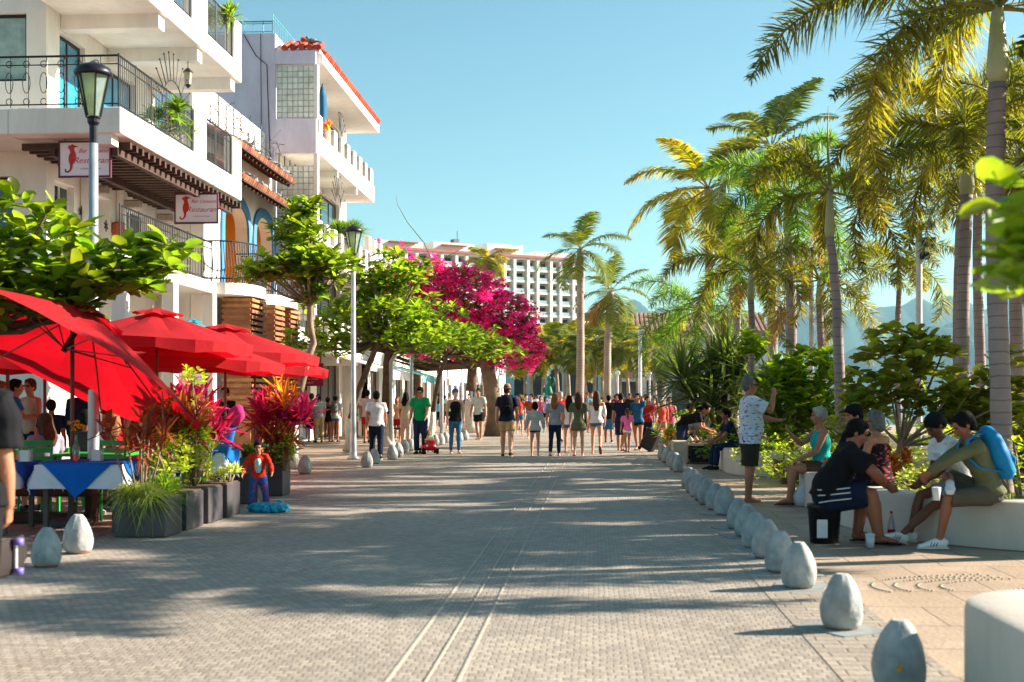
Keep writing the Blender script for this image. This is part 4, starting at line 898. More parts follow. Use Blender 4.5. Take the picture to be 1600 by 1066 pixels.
# shop canopies and clothes outside
for k, (y, col, lb) in enumerate(((44.2, '#e8e4e0', 'white shop awning past the magenta sign'), (52.5, '#7fb8c0', 'pale turquoise shop awning under the almond trees'), (62, '#c9c2b8', 'grey shop awning farther down the row'))):
    t = thing('shop_awning', lb, 'awning', (-8.7, y, 2.35), group='shop awnings')
    MB().add([(0, 0, .55), (0, 5, .55), (1.6, 5, .1), (1.6, 0, .1), (0, 0, .5), (0, 5, .5), (1.6, 5, .05), (1.6, 0, .05)], [(0, 3, 2, 1), (4, 5, 6, 7), (0, 1, 5, 4), (3, 7, 6, 2), (0, 4, 7, 3), (1, 2, 6, 5)]).build('cloth', M('cloth_awning%d' % k, col, rough=.8, trans=.3), t)
    MB().box(1.58, 1.6, 0, 5, -.2, .05).build('valance', MATS['cloth_awning%d' % k], t)
    for ya in (.1, 4.9): MB().tube([(1.5, ya, .05), (1.5, ya, -2.35)], .03, 6).build('post', white, t)
# magenta shop sign
t = thing('shop_sign', 'magenta shop sign with cream lettering above the shoppers', 'sign', AT(480, 586, 38.5))
MB().box(-.5, .5, -.04, .04, -.34, .34).build('panel', M('sign_magenta', '#8e0f3c', rough=.5, var=.08), t)
x = MB()
for txt, sz, pz in (('CASA MEXICANA', .115, .0), ('CONVENIENCE STORE · SOUVENIRS', .045, -.13), ('PHARMACY', .08, -.24)):
    v, f = text_mesh(txt, sz, 0, ext=.0); x.add([(a.x, -.045, a.y + pz) for a in v], f)
x.build('lettering', M('sign_cream', '#e0c9a0', rough=.5), t)
MB().ball((0, -.045, .2), (.06, .01, .08), 10, 6).build('emblem', M('sign_gold', '#c9942a', rough=.5), t)
MB().tube([(-.4, 0, .34), (-.4, .3, 1.0)], .02, 5).tube([(.4, 0, .34), (.4, .3, 1.0)], .02, 5).build('hanger', iron, t)
# ================================================================ far buildings
H_ = thing('hotel', 'huge white hotel with rows of balconies beyond the bougainvillea', 'hotel', (-52, 318, 0), R(34))
hw = M('hotel_white', '#e2ddd2', rough=.85, var=.04, scale=.1)
Yh = 0; X0, X1 = -2, 62; m = MB(); nf = 12; fh = 3.0; ztop = 39
bays = []; x = X0
k = 0
while x < X1 - 4:
    wd = 4.2 if k % 2 else 3.0; bays.append((x, x + wd)); x += wd; k += 1
X1 = x
for i, (a, b_) in enumerate(bays): m.box(a - .4, a + .4, Yh - .25, Yh + 2.5, 0, ztop)
m.box(X1 - .4, X1 + .4, Yh - .25, Yh + 2.5, 0, ztop)
for f in range(nf + 1): m.box(X0, X1, Yh, Yh + 2.4, ztop - f * fh - .3, ztop - f * fh + .25)
for a, b_, zt in ((0, 12, 42), (15, 27, 42.5), (31, 42, 43), (46, 58, 41.7)): m.box(a, b_, Yh + 4, Yh + 14, ztop + .2, zt)
m.box(X0, X1, Yh + 2.5, Yh + 20, 0, ztop - .1)
m.build('wall', hw, H_)
for a, b_ in bays:
    for f in range(1, 9):
        if len([0]) and f < 9:
            z = ztop - f * fh
            w__ = MB().box(a + .7, b_ - .5, Yh + 2.38, Yh + 2.49, z + .3, z + 2.3); 
            if f <= 6: w__.build('window', M('hotel_window', '#3a444c', rough=.2, var=.5, scale=.12), H_)
m = MB()
for a, b_ in bays: m.box(a + .4, b_ - .4, Yh - .4, Yh - .35, ztop - 9 * fh + .2, ztop - 9 * fh + 1.1)
for f in range(1, 9): m.box(X0, X1, Yh + .05, Yh + .1, ztop - f * fh + .3, ztop - f * fh + 1.1)
m.build('balcony_rail', M('hotel_rail', '#9fb0b4', rough=.3), H_)
MB().box(X0, X1, Yh - .6, Yh + 3, ztop + .26, ztop + .9).build('roof_tile_band', M('tile_pale', '#a8685c', var=.2, scale=.3), H_)
m = MB().box(2, 10, Yh + 2.6, Yh + 3.9, ztop + 2.5, ztop + 2.8).box(17, 24, Yh + 2.6, Yh + 3.9, ztop + 2.5, ztop + 2.8).box(33, 40, Yh + 2.6, Yh + 3.9, ztop + 2.5, ztop + 2.8); m.build('roof_canopy', tile, H_)
MB().box(22, 23.6, Yh + 6, Yh + 8, 42.6, 43.8).tube([(23, Yh + 6, 43.7), (23, Yh + 6, 46)], .1, 5).build('water_tank', M('tank_grey', '#6b7076'), H_)
# lower right wing
m = MB(); m.box(X1 + .5, X1 + 14, 2, 16, 0, 26)
for f in range(5): m.box(X1 + .5, X1 + 14.5, .5, 1.99, 25.5 - f * 3.2, 26.2 - f * 3.2)
m.build('wing', hw, H_)
for f in range(5):
    MB().box(X1 + 1, X1 + 13.5, 1.8, 1.95, 23.2 - f * 3.2, 25.3 - f * 3.2).build('window_band', M('hotel_window2', '#34565c', rough=.2, var=.4, scale=.15), H_)
T_ = thing('turquoise_building', 'low pale turquoise building with dark arches behind the row of palms', 'building', (-12, 150, 0))
tq = M('plaster_pale_turquoise', '#8fbcc0', rough=.8, var=.07, scale=.4)
m = MB(); wins = []
for k in range(8): wins.append((-9.5 + k * 2.1, -8.1 + k * 2.1, 1.9, 4.3))
for k in range(5): wins.append((-8.4 + k * 3.2, -7.4 + k * 3.2, 6.4, 7.6))
wallgrid(m, 'y', 150, .4, -11, 8.5, 0, 8.9, wins, outward=-1); m.box(-11, 8.5, 150.4, 160, 8.5, 8.9).box(-11.2, 8.7, 149.6, 149.99, 8.3, 8.8)
m.build('wall', tq, T_, world=True)
for a, b_, c, d in wins: MB().box(a, b_, 150.2, 150.25, c, d).build('window', M('far_window', '#2d3a40', var=.5, scale=.5, rough=.3), T_, world=True)
for a, b_, c, d in wins[:8]:
    mb = MB(); n_ = 10; xc = (a + b_) / 2; hw_ = (b_ - a) / 2
    V = [(xc + hw_ * math.cos(PI * k / n_), 149.97, d - .01 + .8 * math.sin(PI * k / n_)) for k in range(n_ + 1)]; mb.add(V, [tuple(range(n_ + 1))])
    mb.build('arch_window', MATS['far_window'], T_, world=True)
MB().box(-11.2, 8.7, 148.5, 149.9, 1.2, 1.5).build('ledge', tile, T_, world=True)
MB().box(-12, 9, 148, 149.5, 0, 1.0).build('base_wall', white, T_, world=True)
A_ = thing('tiled_arch_building', 'pale building with terracotta roof and a wide pink arch right of the palms', 'building', (10, 118, 0))
m = MB(); wallgrid(m, 'y', 118, .5, 1.5, 16, 0, 7.6, [(1.9, 3.9, .02, 3.1), (4.7, 6.2, .02, 3.2), (7.0, 8.6, .02, 3.2), (9.5, 11, .02, 3.2), (2.0, 3.2, 4.2, 5.6)], outward=-1)
m.build('wall', M('plaster_far', '#cfccd0', rough=.85, var=.05, scale=.5), A_, world=True)
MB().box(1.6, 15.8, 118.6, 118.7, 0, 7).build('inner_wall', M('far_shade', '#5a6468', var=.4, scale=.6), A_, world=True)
mb = MB(); mb.tube([(5.5 + 2.3 * math.cos(PI * k / 16), 117.9, 3.4 + 2.6 * math.sin(PI * k / 16)) for k in range(17)], .16, 8); mb.build('arch_trim', M('plaster_pink', '#c78a96', rough=.8), A_, world=True)
m = MB()
for k in range(36):
    x = 1.0 + k * .42; m.tube([(x, 117.4, 7.55), (x, 121, 8.7), (x + 0, 124, 9.7)], .2, 6)
m.build('roof', M('tile_far', '#94705f', var=.15, scale=1), A_, world=True)
# ================================================================ people
def skin_mat(k): return M('skin%d' % k, ['#cd9478', '#ad7254', '#935a40', '#d6a184', '#6b3f2c'][k], rough=.55, var=.1, scale=9, spec=.4, bump=.08, bscale=60)
def remesh(mb, name, mat, parent, vox, smooth_it=2):
    me = bpy.data.meshes.new(name); me.from_pydata([tuple(p) for p in mb.v], [], mb.f); me.update()
    o = bpy.data.objects.new(name, me); COL.objects.link(o)
    m = o.modifiers.new('r', 'REMESH'); m.mode = 'VOXEL'; m.voxel_size = vox; m.use_smooth_shade = True
    if smooth_it: s = o.modifiers.new('s', 'SMOOTH'); s.iterations = smooth_it; s.factor = .5
    dg = bpy.context.evaluated_depsgraph_get(); me2 = bpy.data.meshes.new_from_object(o.evaluated_get(dg))
    o.modifiers.clear(); o.data = me2; bpy.data.meshes.remove(me); me2.name = name
    me2.materials.clear(); me2.materials.append(mat); o.parent = parent
    me2.polygons.foreach_set('use_smooth', [True] * len(me2.polygons))
    return o
def folds(o, amp, seed):
    me = o.data; n = len(me.vertices); co = np.empty(n * 3, np.float32); me.vertices.foreach_get('co', co); co = co.reshape(-1, 3)
    no = np.empty(n * 3, np.float32); me.vertices.foreach_get('normal', no); no = no.reshape(-1, 3); r = np.random.RandomState(seed % 9999); d = np.zeros(n)
    for k in range(7):
        f = np.array([r.uniform(-9, 9), r.uniform(-9, 9), r.uniform(14, 46) * r.choice([-1, 1])]) * (1 + .4 * k / 7)
        w_ = np.sin(co @ (f * .23) + r.uniform(0, 6)); d += np.sin(co @ f + r.uniform(0, 6) + 1.5 * w_) * (.5 + .5 * w_)
    me.vertices.foreach_set('co', (co + no * (d * amp)[:, None]).astype(np.float32).ravel()); me.update()
def ik(a, b, l1, l2, pole):
    a, b = Vector(a), Vector(b); d = b - a; L_ = d.length; mx = (l1 + l2) * .998
    if L_ > mx: b = a + d.normalized() * mx; d = b - a; L_ = mx
    c = (l1 * l1 - l2 * l2 + L_ * L_) / (2 * L_); h = math.sqrt(max(0, l1 * l1 - c * c)); u = d / L_
    p = Vector(pole); p = p - u * p.dot(u); p = p.normalized() if p.length > 1e-5 else u.orthogonal()
    return a + u * c + p * h, b
UP = Vector((0, 0, 1))
def rig(pose):
    """joints in metres for a 1.75 m adult facing +Y"""
    J = {}; g = pose.get
    pz = g('pelvis', .93); pel = Vector((0, g('py', 0), pz)); lean, side, tw = g('lean', .03), g('side', 0), g('twist', 0)
    def sp(z, y=0, x=0, l=lean):       # point up the spine
        v = Vector((x, y, z)); v = Matrix.Rotation(tw, 3, 'Z') @ v; v = Matrix.Rotation(side, 3, 'Y') @ v
        return pel + Matrix.Rotation(-l, 3, 'X') @ v
    sw = .185 * g('shoulders', 1)
    cur = lean * 1.0
    J['pel'] = pel; J['waist'] = sp(.14, 0, 0, lean * .6); J['chest'] = sp(.34, .005); J['sh'] = sp(.48, -.01); J['neck'] = sp(.545, .0)
    hp = g('head', (0, 0)); nd = Matrix.Rotation(-hp[0] * .6, 3, 'X') @ Vector((0, .018, .098)); nd = Matrix.Rotation(-lean * .75, 3, 'X') @ nd
    J['head'] = J['neck'] + nd; J['hrot'] = Matrix.Rotation(hp[1], 3, 'Z') @ Matrix.Rotation(-hp[0] - lean * .5, 3, 'X')
    if len(hp) > 2: J['hrot'] = Matrix.Rotation(hp[2], 3, 'Y') @ J['hrot']
    for s, k in ((-1, 'L'), (1, 'R')):
        J['shd' + k] = sp(.475, 0, s * sw); J['hip' + k] = pel + Vector((s * .085, 0, -.03))
        # leg
        f = g('foot' + k)
        if f is not None: kn, an = ik(J['hip' + k], f, .43, .42, g('knee' + k, (s * .15, 1, .3)))
        else:
            a, b = g('leg' + k, (0, .05)); sp_ = g('spread', .04)
            d1 = Vector((s * sp_, math.sin(a), -math.cos(a))).normalized(); kn = J['hip' + k] + d1 * .43
            d2 = Vector((s * sp_ * .3, math.sin(a - b), -math.cos(a - b))).normalized(); an = kn + d2 * .42
        J['knee' + k], J['ank' + k] = kn, an
        h = g('hand' + k)
        if h is not None: el, wr = ik(J['shd' + k], h, .29, .26, g('elbow' + k, (s * .6, -1, -.4)))
        else:
            a, b, ab = g('arm' + k, (.1, .25, .14))
            d1 = Vector((s * math.sin(ab), math.sin(a) * math.cos(ab), -math.cos(a) * math.cos(ab))); el = J['shd' + k] + d1 * .29
            d2 = Vector((s * math.sin(ab) * .4, math.sin(a + b), -math.cos(a + b))).normalized(); wr = el + d2 * .26
        J['elb' + k], J['wri' + k] = el, wr
        J['toe' + k] = g('toe' + k); J['palm' + k] = g('palm' + k)
    return J
def torso_sections(J, B, inf=0., top=True, z0=None):
    """(centre, half width, half depth) list from crotch to neck"""
    w, bl, bu, fem = B.get('w', 1), B.get('belly', 0), B.get('bust', 0), B.get('fem', 0)
    pel, wa, ch, sh, nk = J['pel'], J['waist'], J['chest'], J['sh'], J['neck']
    dn = (pel - wa).normalized(); fw = B['_fw']
    S = [(pel + dn * .10, .10 * w, .085), (pel + dn * .04, (.16 + .012 * fem) * w, .115 + .01 * fem), (pel + UP * .0, (.165 + .014 * fem) * w, .118 + .2 * bl * .5),
         (pel.lerp(wa, .55) + fw * bl * .35, (.152 - .012 * fem) * w + bl * .3, .108 + bl * .75), (wa + fw * bl * .5, (.140 - .022 * fem) * w + bl * .35, .100 + bl * .9),
         (wa.lerp(ch, .5) + fw * bl * .35, (.148 - .018 * fem) * w + bl * .2, .104 + bl * .6), (ch + fw * bu * .4, (.168 - .012 * fem) * w, .115 + bu), (ch.lerp(sh, .55), (.175 - .014 * fem) * w, .108),
         (sh, (.150 - .012 * fem) * w, .085), (sh.lerp(nk, .5), .088 * w, .066), (nk - (nk - sh) * .05, .055, .054), (nk + (J['head'] - nk) * .35, .050, .052)]
    if not top: S = S[:9]
    return [(c, a + inf, b + inf) for c, a, b in S]
def person(label, loc, rz, H=1.75, pose={}, build={}, skin=0, top=None, bottom=None, shoes=None, hair=None, det=0, group=None, extra=None, child=False, cat='person', name='person'):
    """top: (kind, material) kinds tee tank long crop off dress; bottom: (kind, mat) shorts pants skirt jeans; hair: (kind, mat) short long bob bald cap hat bun"""
    sc = H / 1.75; t = thing(name, label, cat, loc, rz, group, sc)
    vox = {0: .021, 1: .0135, 2: .0095}[det]; B = dict(build); J = rig(pose)
    lat = Vector((1, 0, 0)); lat = Matrix.Rotation(pose.get('twist', 0), 3, 'Z') @ lat; B['_fw'] = Matrix.Rotation(-pose.get('lean', .03), 3, 'X') @ Vector((0, 1, 0))
    w = B['w'] = B.get('w', 1) * (1.0 if B.get('fem') else 1.06); lw = 1.06 * B.get('limb', 1) * (.5 + .5 * w); sk = skin_mat(skin); hs = 1.3 if child else 1.07
    def loft(mb, S, n=14): mb.tube([s[0] for s in S], [(s[1], s[2]) for s in S], n, side=tuple(lat))
    b = MB(); loft(b, torso_sections(J, B, -.004 if top else 0))
    for k, s in (('L', -1), ('R', 1)):
        sh, el, wr = J['shd' + k], J['elb' + k], J['wri' + k]; hp, kn, an = J['hip' + k], J['knee' + k], J['ank' + k]
        b.tube([sh.lerp(J['sh'], .5), sh, sh.lerp(el, .3), sh.lerp(el, .7), el, el.lerp(wr, .3), el.lerp(wr, .75), wr], [r_ * lw for r_ in (.06, .056, .050, .043, .038, .041, .031, .026)], 10)
        b.tube([hp + UP * .02, hp.lerp(kn, .15), hp.lerp(kn, .5), hp.lerp(kn, .85), kn, kn.lerp(an, .3), kn.lerp(an, .7), an], [r_ * lw for r_ in (.090, .092, .076, .060, .054, .058, .042, .036)], 12)
        # foot
        sh_dir = (an - kn).normalized(); td = Vector(J['toe' + k]) if J['toe' + k] else (Vector((s * .12, 1, 0)) if an.z < .16 else Vector((0, -sh_dir.z, sh_dir.y)).normalized() + Vector((s * .1, 0, 0)))
        td = td.normalized(); upf = (UP - td * UP.dot(td)).normalized() if abs(td.z) < .95 else Vector((0, -1, 0)); sd = td.cross(upf).normalized()
        J['td' + k], J['up' + k] = td, upf
        drop = .075 if an.z < .16 or True else .05
        heel = an - td * .055 - upf * drop * .55
        b.tube([heel, an - upf * drop * .45, an + td * .06 - upf * drop * .5, an + td * .13 - upf * drop * .68, an + td * .185 - upf * drop * .78], [(.03, .028), (.036, .042), (.036, .036), (.043, .024), (.034, .016)], 10, side=tuple(sd))
        b.tube([an + UP * 0, an - upf * .04], [.036 * lw, .036], 8)
        # hand
        fd = (wr - el).normalized(); pd = Vector(J['palm' + k]) if J['palm' + k] else Vector((-s, .15, 0))   # palm normal
        pd = (pd - fd * pd.dot(fd)).normalized(); hd = fd.cross(pd).normalized()                                     # across the palm
        if not pose.get('hand' + k): fd2 = (fd + pd * .12).normalized()
        else: fd2 = (fd + pd * pose.get('wristbend', .15)).normalized()
        hr = 1.0; pc = wr + fd2 * .045
        b.tube([wr - fd * .01, wr + fd2 * .03, wr + fd2 * .085], [(.026, .020), (.038, .018), (.040, .015)], 8, side=tuple(hd))
        thumb_side = 1 if hd.dot(Vector((0, 1, .3))) > 0 else -1
        if det:
            curl = pose.get('curl' + k, pose.get('curl', .35))
            for q in range(4):
                o = wr + fd2 * (.082 - .004 * abs(q - 1.2)) + hd * thumb_side * (.030 - .0195 * q); Lf = (.072, .08, .075, .06)[q]; p = o; dirn = fd2.copy(); pts = [p - fd2 * .01, p]
                for seg in (.45, .3, .25):
                    dirn = (dirn + pd * curl * (1.0 + .12 * q)).normalized(); p = p + dirn * Lf * seg; pts.append(p)
                b.tube(pts, [.0095, .0098, .0092, .0085, .0068], 6)
            o = wr + fd2 * .025 + hd * thumb_side * .026; d1 = (fd2 * .7 + hd * thumb_side * .75 + pd * .35).normalized(); p1 = o + d1 * .04; p2 = p1 + (d1 + fd2 * .7 + pd * .2).normalized() * .03
            b.tube([o - d1 * .01, o, p1, p2], [.013, .0125, .011, .008], 6)
        else:
            for q in range(4):
                o = wr + fd2 * .08 + hd * thumb_side * (.030 - .020 * q); b.tube([o, o + (fd2 + pd * .25).normalized() * .04, o + (fd2 + pd * .7).normalized() * .07], [.0115, .011, .008], 5)
            o = wr + fd2 * .025 + hd * thumb_side * .026; b.tube([o, o + (fd2 * .7 + hd * thumb_side * .75).normalized() * .055], [.013, .009], 5)
    hc, hr_ = J['head'] + UP * .055, J['hrot']
    def hp_(x, y, z): return hc + hr_ @ Vector((x * hs, y * hs, z * hs))
    def hball(mb, c, r, nu=12, nv=9): mb.ball(hp_(*c), tuple(q * hs for q in r), nu, nv, hr_)
    b.tube([J['neck'] - UP * .02, J['neck'].lerp(hc, .5), hp_(0, -.01, -.02)], [.054 * lw, .048 * lw, .05], 10)
    hball(b, (0, -.012, .03), (.074, .092, .088)); hball(b, (0, .016, -.035), (.058, .068, .072)); hball(b, (0, .052, -.082), (.028, .028, .024))
    b.tube([hp_(0, .075, .022), hp_(0, .098, -.012), hp_(0, .108, -.026), hp_(0, .085, -.036)], [(.008 * hs, .008), (.012 * hs, .012), (.016 * hs, .011), (.012, .006)], 6)
    hball(b, (0, .075, .038), (.045, .018, .012)); hball(b, (0, .083, -.056), (.024, .012, .010))
    for s in (-1, 1): hball(b, (s * .074, -.012, -.008), (.010, .020, .032), 8, 6); hball(b, (s * .038, .058, -.02), (.02, .018, .02), 8, 6)
    body = remesh(b, 'body', sk, t, vox, 2 if det else 1)
    if det:
        if not B.get('shades'):
            m = MB()
            for s in (-1, 1): hball(m, (s * .031, .079, .013), (.012, .008, .007), 8, 6)
            m.build('eyes', M('eye_dark', '#1d1411', rough=.2), t, True)
        m = MB(); hball(m, (0, .0945, -.056), (.022, .006, .0045), 8, 5); m.build('lips', M('lips%d' % skin, ['#a0503f', '#7d4436', '#60332a', '#b0604e', '#4a2a22'][skin], rough=.5), t, True)
    if B.get('shades'):
        m = MB()
        for s in (-1, 1): hball(m, (s * .033, .088, .014), (.027, .012, .018), 10, 6); m.tube([hp_(s * .055, .08, .018), hp_(s * .078, .0, .014)], .004, 4)
        m.tube([hp_(-.012, .1, .02), hp_(.012, .1, .02)], .004, 4); m.build('sunglasses', M('shades_black', '#0c0c0e', rough=.1, spec=.8), t, True)
    if B.get('glasses'):
        m = MB()
        for s in (-1, 1): m.tube([hp_(s * .033 + .024 * math.cos(a * PI / 5), .095, .012 + .018 * math.sin(a * PI / 5)) for a in range(11)], .003, 4); m.tube([hp_(s * .057, .09, .014), hp_(s * .08, .0, .014)], .003, 4)
        m.build('glasses', MATS['frame_dark'], t, True)
    # hair
    if hair:
        hk, hm_ = hair; m = MB()
        if hk in ('short', 'long', 'bob', 'bun', 'thin', 'cap', 'hat', 'pony', 'wig'):
            th = .006 if hk in ('thin',) else .012
            hball(m, (0, -.026, .040), (.076 + th, .086 + th, .084 + th), 14, 10)
            hball(m, (0, -.055, -.01), (.068 + th, .052 + th, .068), 12, 8)
            if hk not in ('thin',): hball(m, (0, .035, .088), (.058, .045, .034), 10, 7)
            for s in (-1, 1): hball(m, (s * .070, .006, .02), (.014, .026, .036), 8, 6)
        bk = hr_ @ Vector((0, -1, 0))
        if hk in ('long', 'pony'):
            ln = B.get('hairlen', .2)
            p0 = hp_(0, -.062, .02); w0 = .088 if hk == 'long' else .034
            pts = [p0, hp_(0, -.085, -.06), J['neck'] + B['_fw'] * -.095 + UP * .03, J['sh'] + B['_fw'] * -.135 + UP * (.10 - ln * .5), J['sh'] + B['_fw'] * -.14 + UP * (.08 - ln)]
            m.tube(pts, [(w0, .05), (w0 * 1.1, .045), (w0 * 1.2, .04), (w0 * 1.2, .03), (w0 * .6, .015)], 12, side=tuple(lat))
            if hk == 'long':
                for s in (-1, 1): m.tube([hp_(s * .07, -.01, .03), hp_(s * .082, -.02, -.05), hp_(s * .075, -.04, -.13), J['sh'] + lat * s * .085 - B['_fw'] * .07 - UP * .06], [.022, .030, .032, .012], 8)
        if hk == 'bob':
            hball(m, (0, -.05, -.03), (.092, .07, .10), 12, 9)
            for s in (-1, 1): m.tube([hp_(s * .07, .0, .05), hp_(s * .086, -.005, -.02), hp_(s * .082, .0, -.10)], [.028, .03, .018], 8)
        if hk == 'bun': hball(m, (0, -.09, .09), (.035, .035, .035), 8, 6)
        if hk == 'wig': hball(m, (0, -.04, .03), (.10, .10, .10), 12, 9)
        ho = remesh(m, 'hair', hm_, t, vox * .9, 1)
        if hk == 'cap' or hk == 'hat':
            cm = B.get('capmat', MATS.get('cloth_black')); m = MB()
            if hk == 'cap':
                hball(m, (0, -.016, .058), (.092, .106, .078), 14, 9)
                bd = 1 if not B.get('capback') else -1
                m.tube([hp_(0, .07 * bd, .062), hp_(0, .13 * bd, .058), hp_(0, .165 * bd, .045)], [(.078, .012), (.066, .008), (.03, .005)], 10, side=tuple(hr_ @ Vector((1, 0, 0))))
            else:
                m.tube([hp_(0, -.01, .045), hp_(0, -.01, .055)], [.155, .15], 20); m.tube([hp_(0, -.01, .05), hp_(0, -.01, .12), hp_(0, -.01, .155)], [.092, .086, .06], 16)
            remesh(m, 'cap' if hk == 'cap' else 'hat', cm, t, vox * .8, 1)
    # upper clothing
    if top:
        k0, tm = top[0], top[1]; m = MB(); inf = B.get('loose', .012); S = torso_sections(J, B, inf)
        hem = B.get('hem', .06)
        dn = (J['pel'] - J['waist']).normalized()
        body_s = S[2:9] if k0 not in ('crop',) else S[4:9]
        if k0 == 'off': body_s = S[3:8]
        if pose.get('pelvis', .93) > .75 and k0 not in ('crop',):
            c, a_, b_ = S[2]; body_s = [(c + dn * hem, a_ + .012, b_ + .012)] + [(S[2][0] + dn * .0, a_ + .004, b_ + .004)] + body_s[1:]
        elif k0 not in ('crop',): body_s = [(S[2][0] + dn * .03, S[2][1] + .006, S[2][2] + .006)] + body_s
        if k0 == 'dress': c, a_, b_ = S[2]; body_s = [(c + dn * .22, a_ + .035, b_ + .03), (c + dn * .05, a_ + .015, b_ + .015)] + S[3:9]
        if k0 in ('tee', 'long', 'dress'): body_s = body_s + [(S[9][0], S[9][1] + .012, S[9][2] + .006), (S[10][0] - UP * .01, .063, .062)]
        if k0 == 'tank': body_s = body_s[:-1] + [(J['sh'] + UP * .012, .105 * w, .075)]
        loft(m, body_s, 16)
        for k, s in (('L', -1), ('R', 1)):
            sh, el, wr = J['shd' + k], J['elb' + k], J['wri' + k]
            if k0 in ('tee', 'dress'): m.tube([sh.lerp(J['sh'], .6) + UP * .006, sh + UP * .004, sh.lerp(el, .4), sh.lerp(el, B.get('sleeve', .62))], [.066 * lw + inf * .5, .066 * lw + inf * .5, .062 * lw + inf, .062 * lw + inf * 1.4], 12)
            if k0 == 'long': m.tube([sh.lerp(J['sh'], .6) + UP * .006, sh, sh.lerp(el, .5), el, el.lerp(wr, .5), el.lerp(wr, .9)], [.064 + inf * .5, .066 + inf * .5, .055 + inf, .048 + inf, .043 + inf, .036 + inf * .8], 12)
            if k0 == 'off': m.tube([sh.lerp(el, .12), sh.lerp(el, .5), el, el.lerp(wr, .3)], [.056, .062, .060, .045], 10)
        remesh(m, {'tee': 'shirt', 'long': 'shirt', 'tank': 'tank_top', 'crop': 'top', 'off': 'blouse', 'dress': 'dress'}[k0], tm, t, vox, 2); folds(COL.objects[-1], (.0022, .0036, .0042)[det], len(label) * 13)
    if bottom:
        k1, bm_ = bottom; m = MB(); S = torso_sections(J, B, .006); loft(m, S[0:4] if k1 != 'skirt' else S[1:4], 14)
        fl = {'shorts': .62, 'minishorts': .28, 'long_shorts': .95}.get(k1)
        for k, s in (('L', -1), ('R', 1)):
            hp, kn, an = J['hip' + k], J['knee' + k], J['ank' + k]
            if fl: m.tube([hp + UP * .03, hp.lerp(kn, .12), hp.lerp(kn, fl * .7), hp.lerp(kn, fl)], [.098 * lw, .104 * lw, .098 * lw - .006 * fl, (.102 - .012 * fl) * lw + .004], 14)
            if k1 in ('pants', 'jeans'):
                e = .010 if k1 == 'pants' else .004
                m.tube([hp + UP * .03, hp.lerp(kn, .15), hp.lerp(kn, .5), kn, kn.lerp(an, .35), kn.lerp(an, .93)], [.098 * lw + e * .3, .098 * lw + e, .080 * lw + e, .060 * lw + e, .060 * lw + e, .044 * lw + e * 1.6], 14)
        if k1 == 'skirt':
            kn = (J['kneeL'] + J['kneeR']) / 2; m.tube([J['pel'] - UP * .03, J['pel'].lerp(kn, .5), J['pel'].lerp(kn, .95)], [(.178 * w, .13), (.19 * w, .15), (.20 * w, .16)], 16, side=tuple(lat))
        remesh(m, {'pants': 'trousers', 'jeans': 'jeans', 'skirt': 'skirt'}.get(k1, 'shorts'), bm_, t, vox, 1); folds(COL.objects[-1], .002, len(label) * 7)
    if shoes:
        sk_, sm = shoes
        for k, s in (('L', -1), ('R', 1)):
            an, td, upf = J['ank' + k], J['td' + k], J['up' + k]; sd = td.cross(upf).normalized(); m = MB(); dr = .075
            if sk_ == 'shoe':
                m.tube([an - td * .075 - upf * dr * .5, an - td * .03 - upf * dr * .35, an + td * .05 - upf * dr * .42, an + td * .13 - upf * dr * .68, an + td * .205 - upf * dr * .85], [(.034, .036), (.044, .052), (.045, .045), (.052, .03), (.036, .016)], 12, side=tuple(sd))
                o = remesh(m, 'shoe', sm, t, vox * .8, 1)
                m = MB(); m.tube([an - td * .08 - upf * (dr + .004), an + td * .07 - upf * (dr + .004), an + td * .215 - upf * (dr + .004)], [(.036, .012), (.046, .012), (.036, .012)], 8, side=tuple(sd)); m.build('sole', B.get('sole', M('rubber_white', '#cfccc6', rough=.7)), o, True)
                if B.get('stripes'):
                    for q in range(3):
                        for ss in (-1, 1):
                            b0 = an + td * (.035 + .028 * q) + sd * ss * .048; MB().tube([b0 - upf * .058 + td * .012, b0 - upf * .02 - sd * ss * .010 - td * .006], .0055, 5).build('stripe', navy, o)
            else:
                m.tube([an - td * .075 - upf * (dr + .004), an + td * .07 - upf * (dr + .006), an + td * .21 - upf * (dr + .006)], [(.034, .009), (.044, .009), (.034, .009)], 10, side=tuple(sd)); m.tube([an + td * .07 + sd * .045 - upf * dr, an + td * .11 - upf * (dr - .045), an + td * .07 - sd * .045 - upf * dr], [(.009, .009)] * 3, 5)
                m.build('sandal', sm, t, True)
    if extra: extra(t, J, hp_, lat)
    J['_t'] = t
    return t, J
def Wp(t, p): return rootmat(t) @ Vector(p)
CL = {}
def cl(n, c, **k):
    if n not in CL: CL[n] = M('cloth_' + n, c, rough=k.pop('rough', .9), var=k.pop('var', .14), scale=k.pop('scale', 7), bump=.35, bscale=14, spec=.15, **k)
    return CL[n]
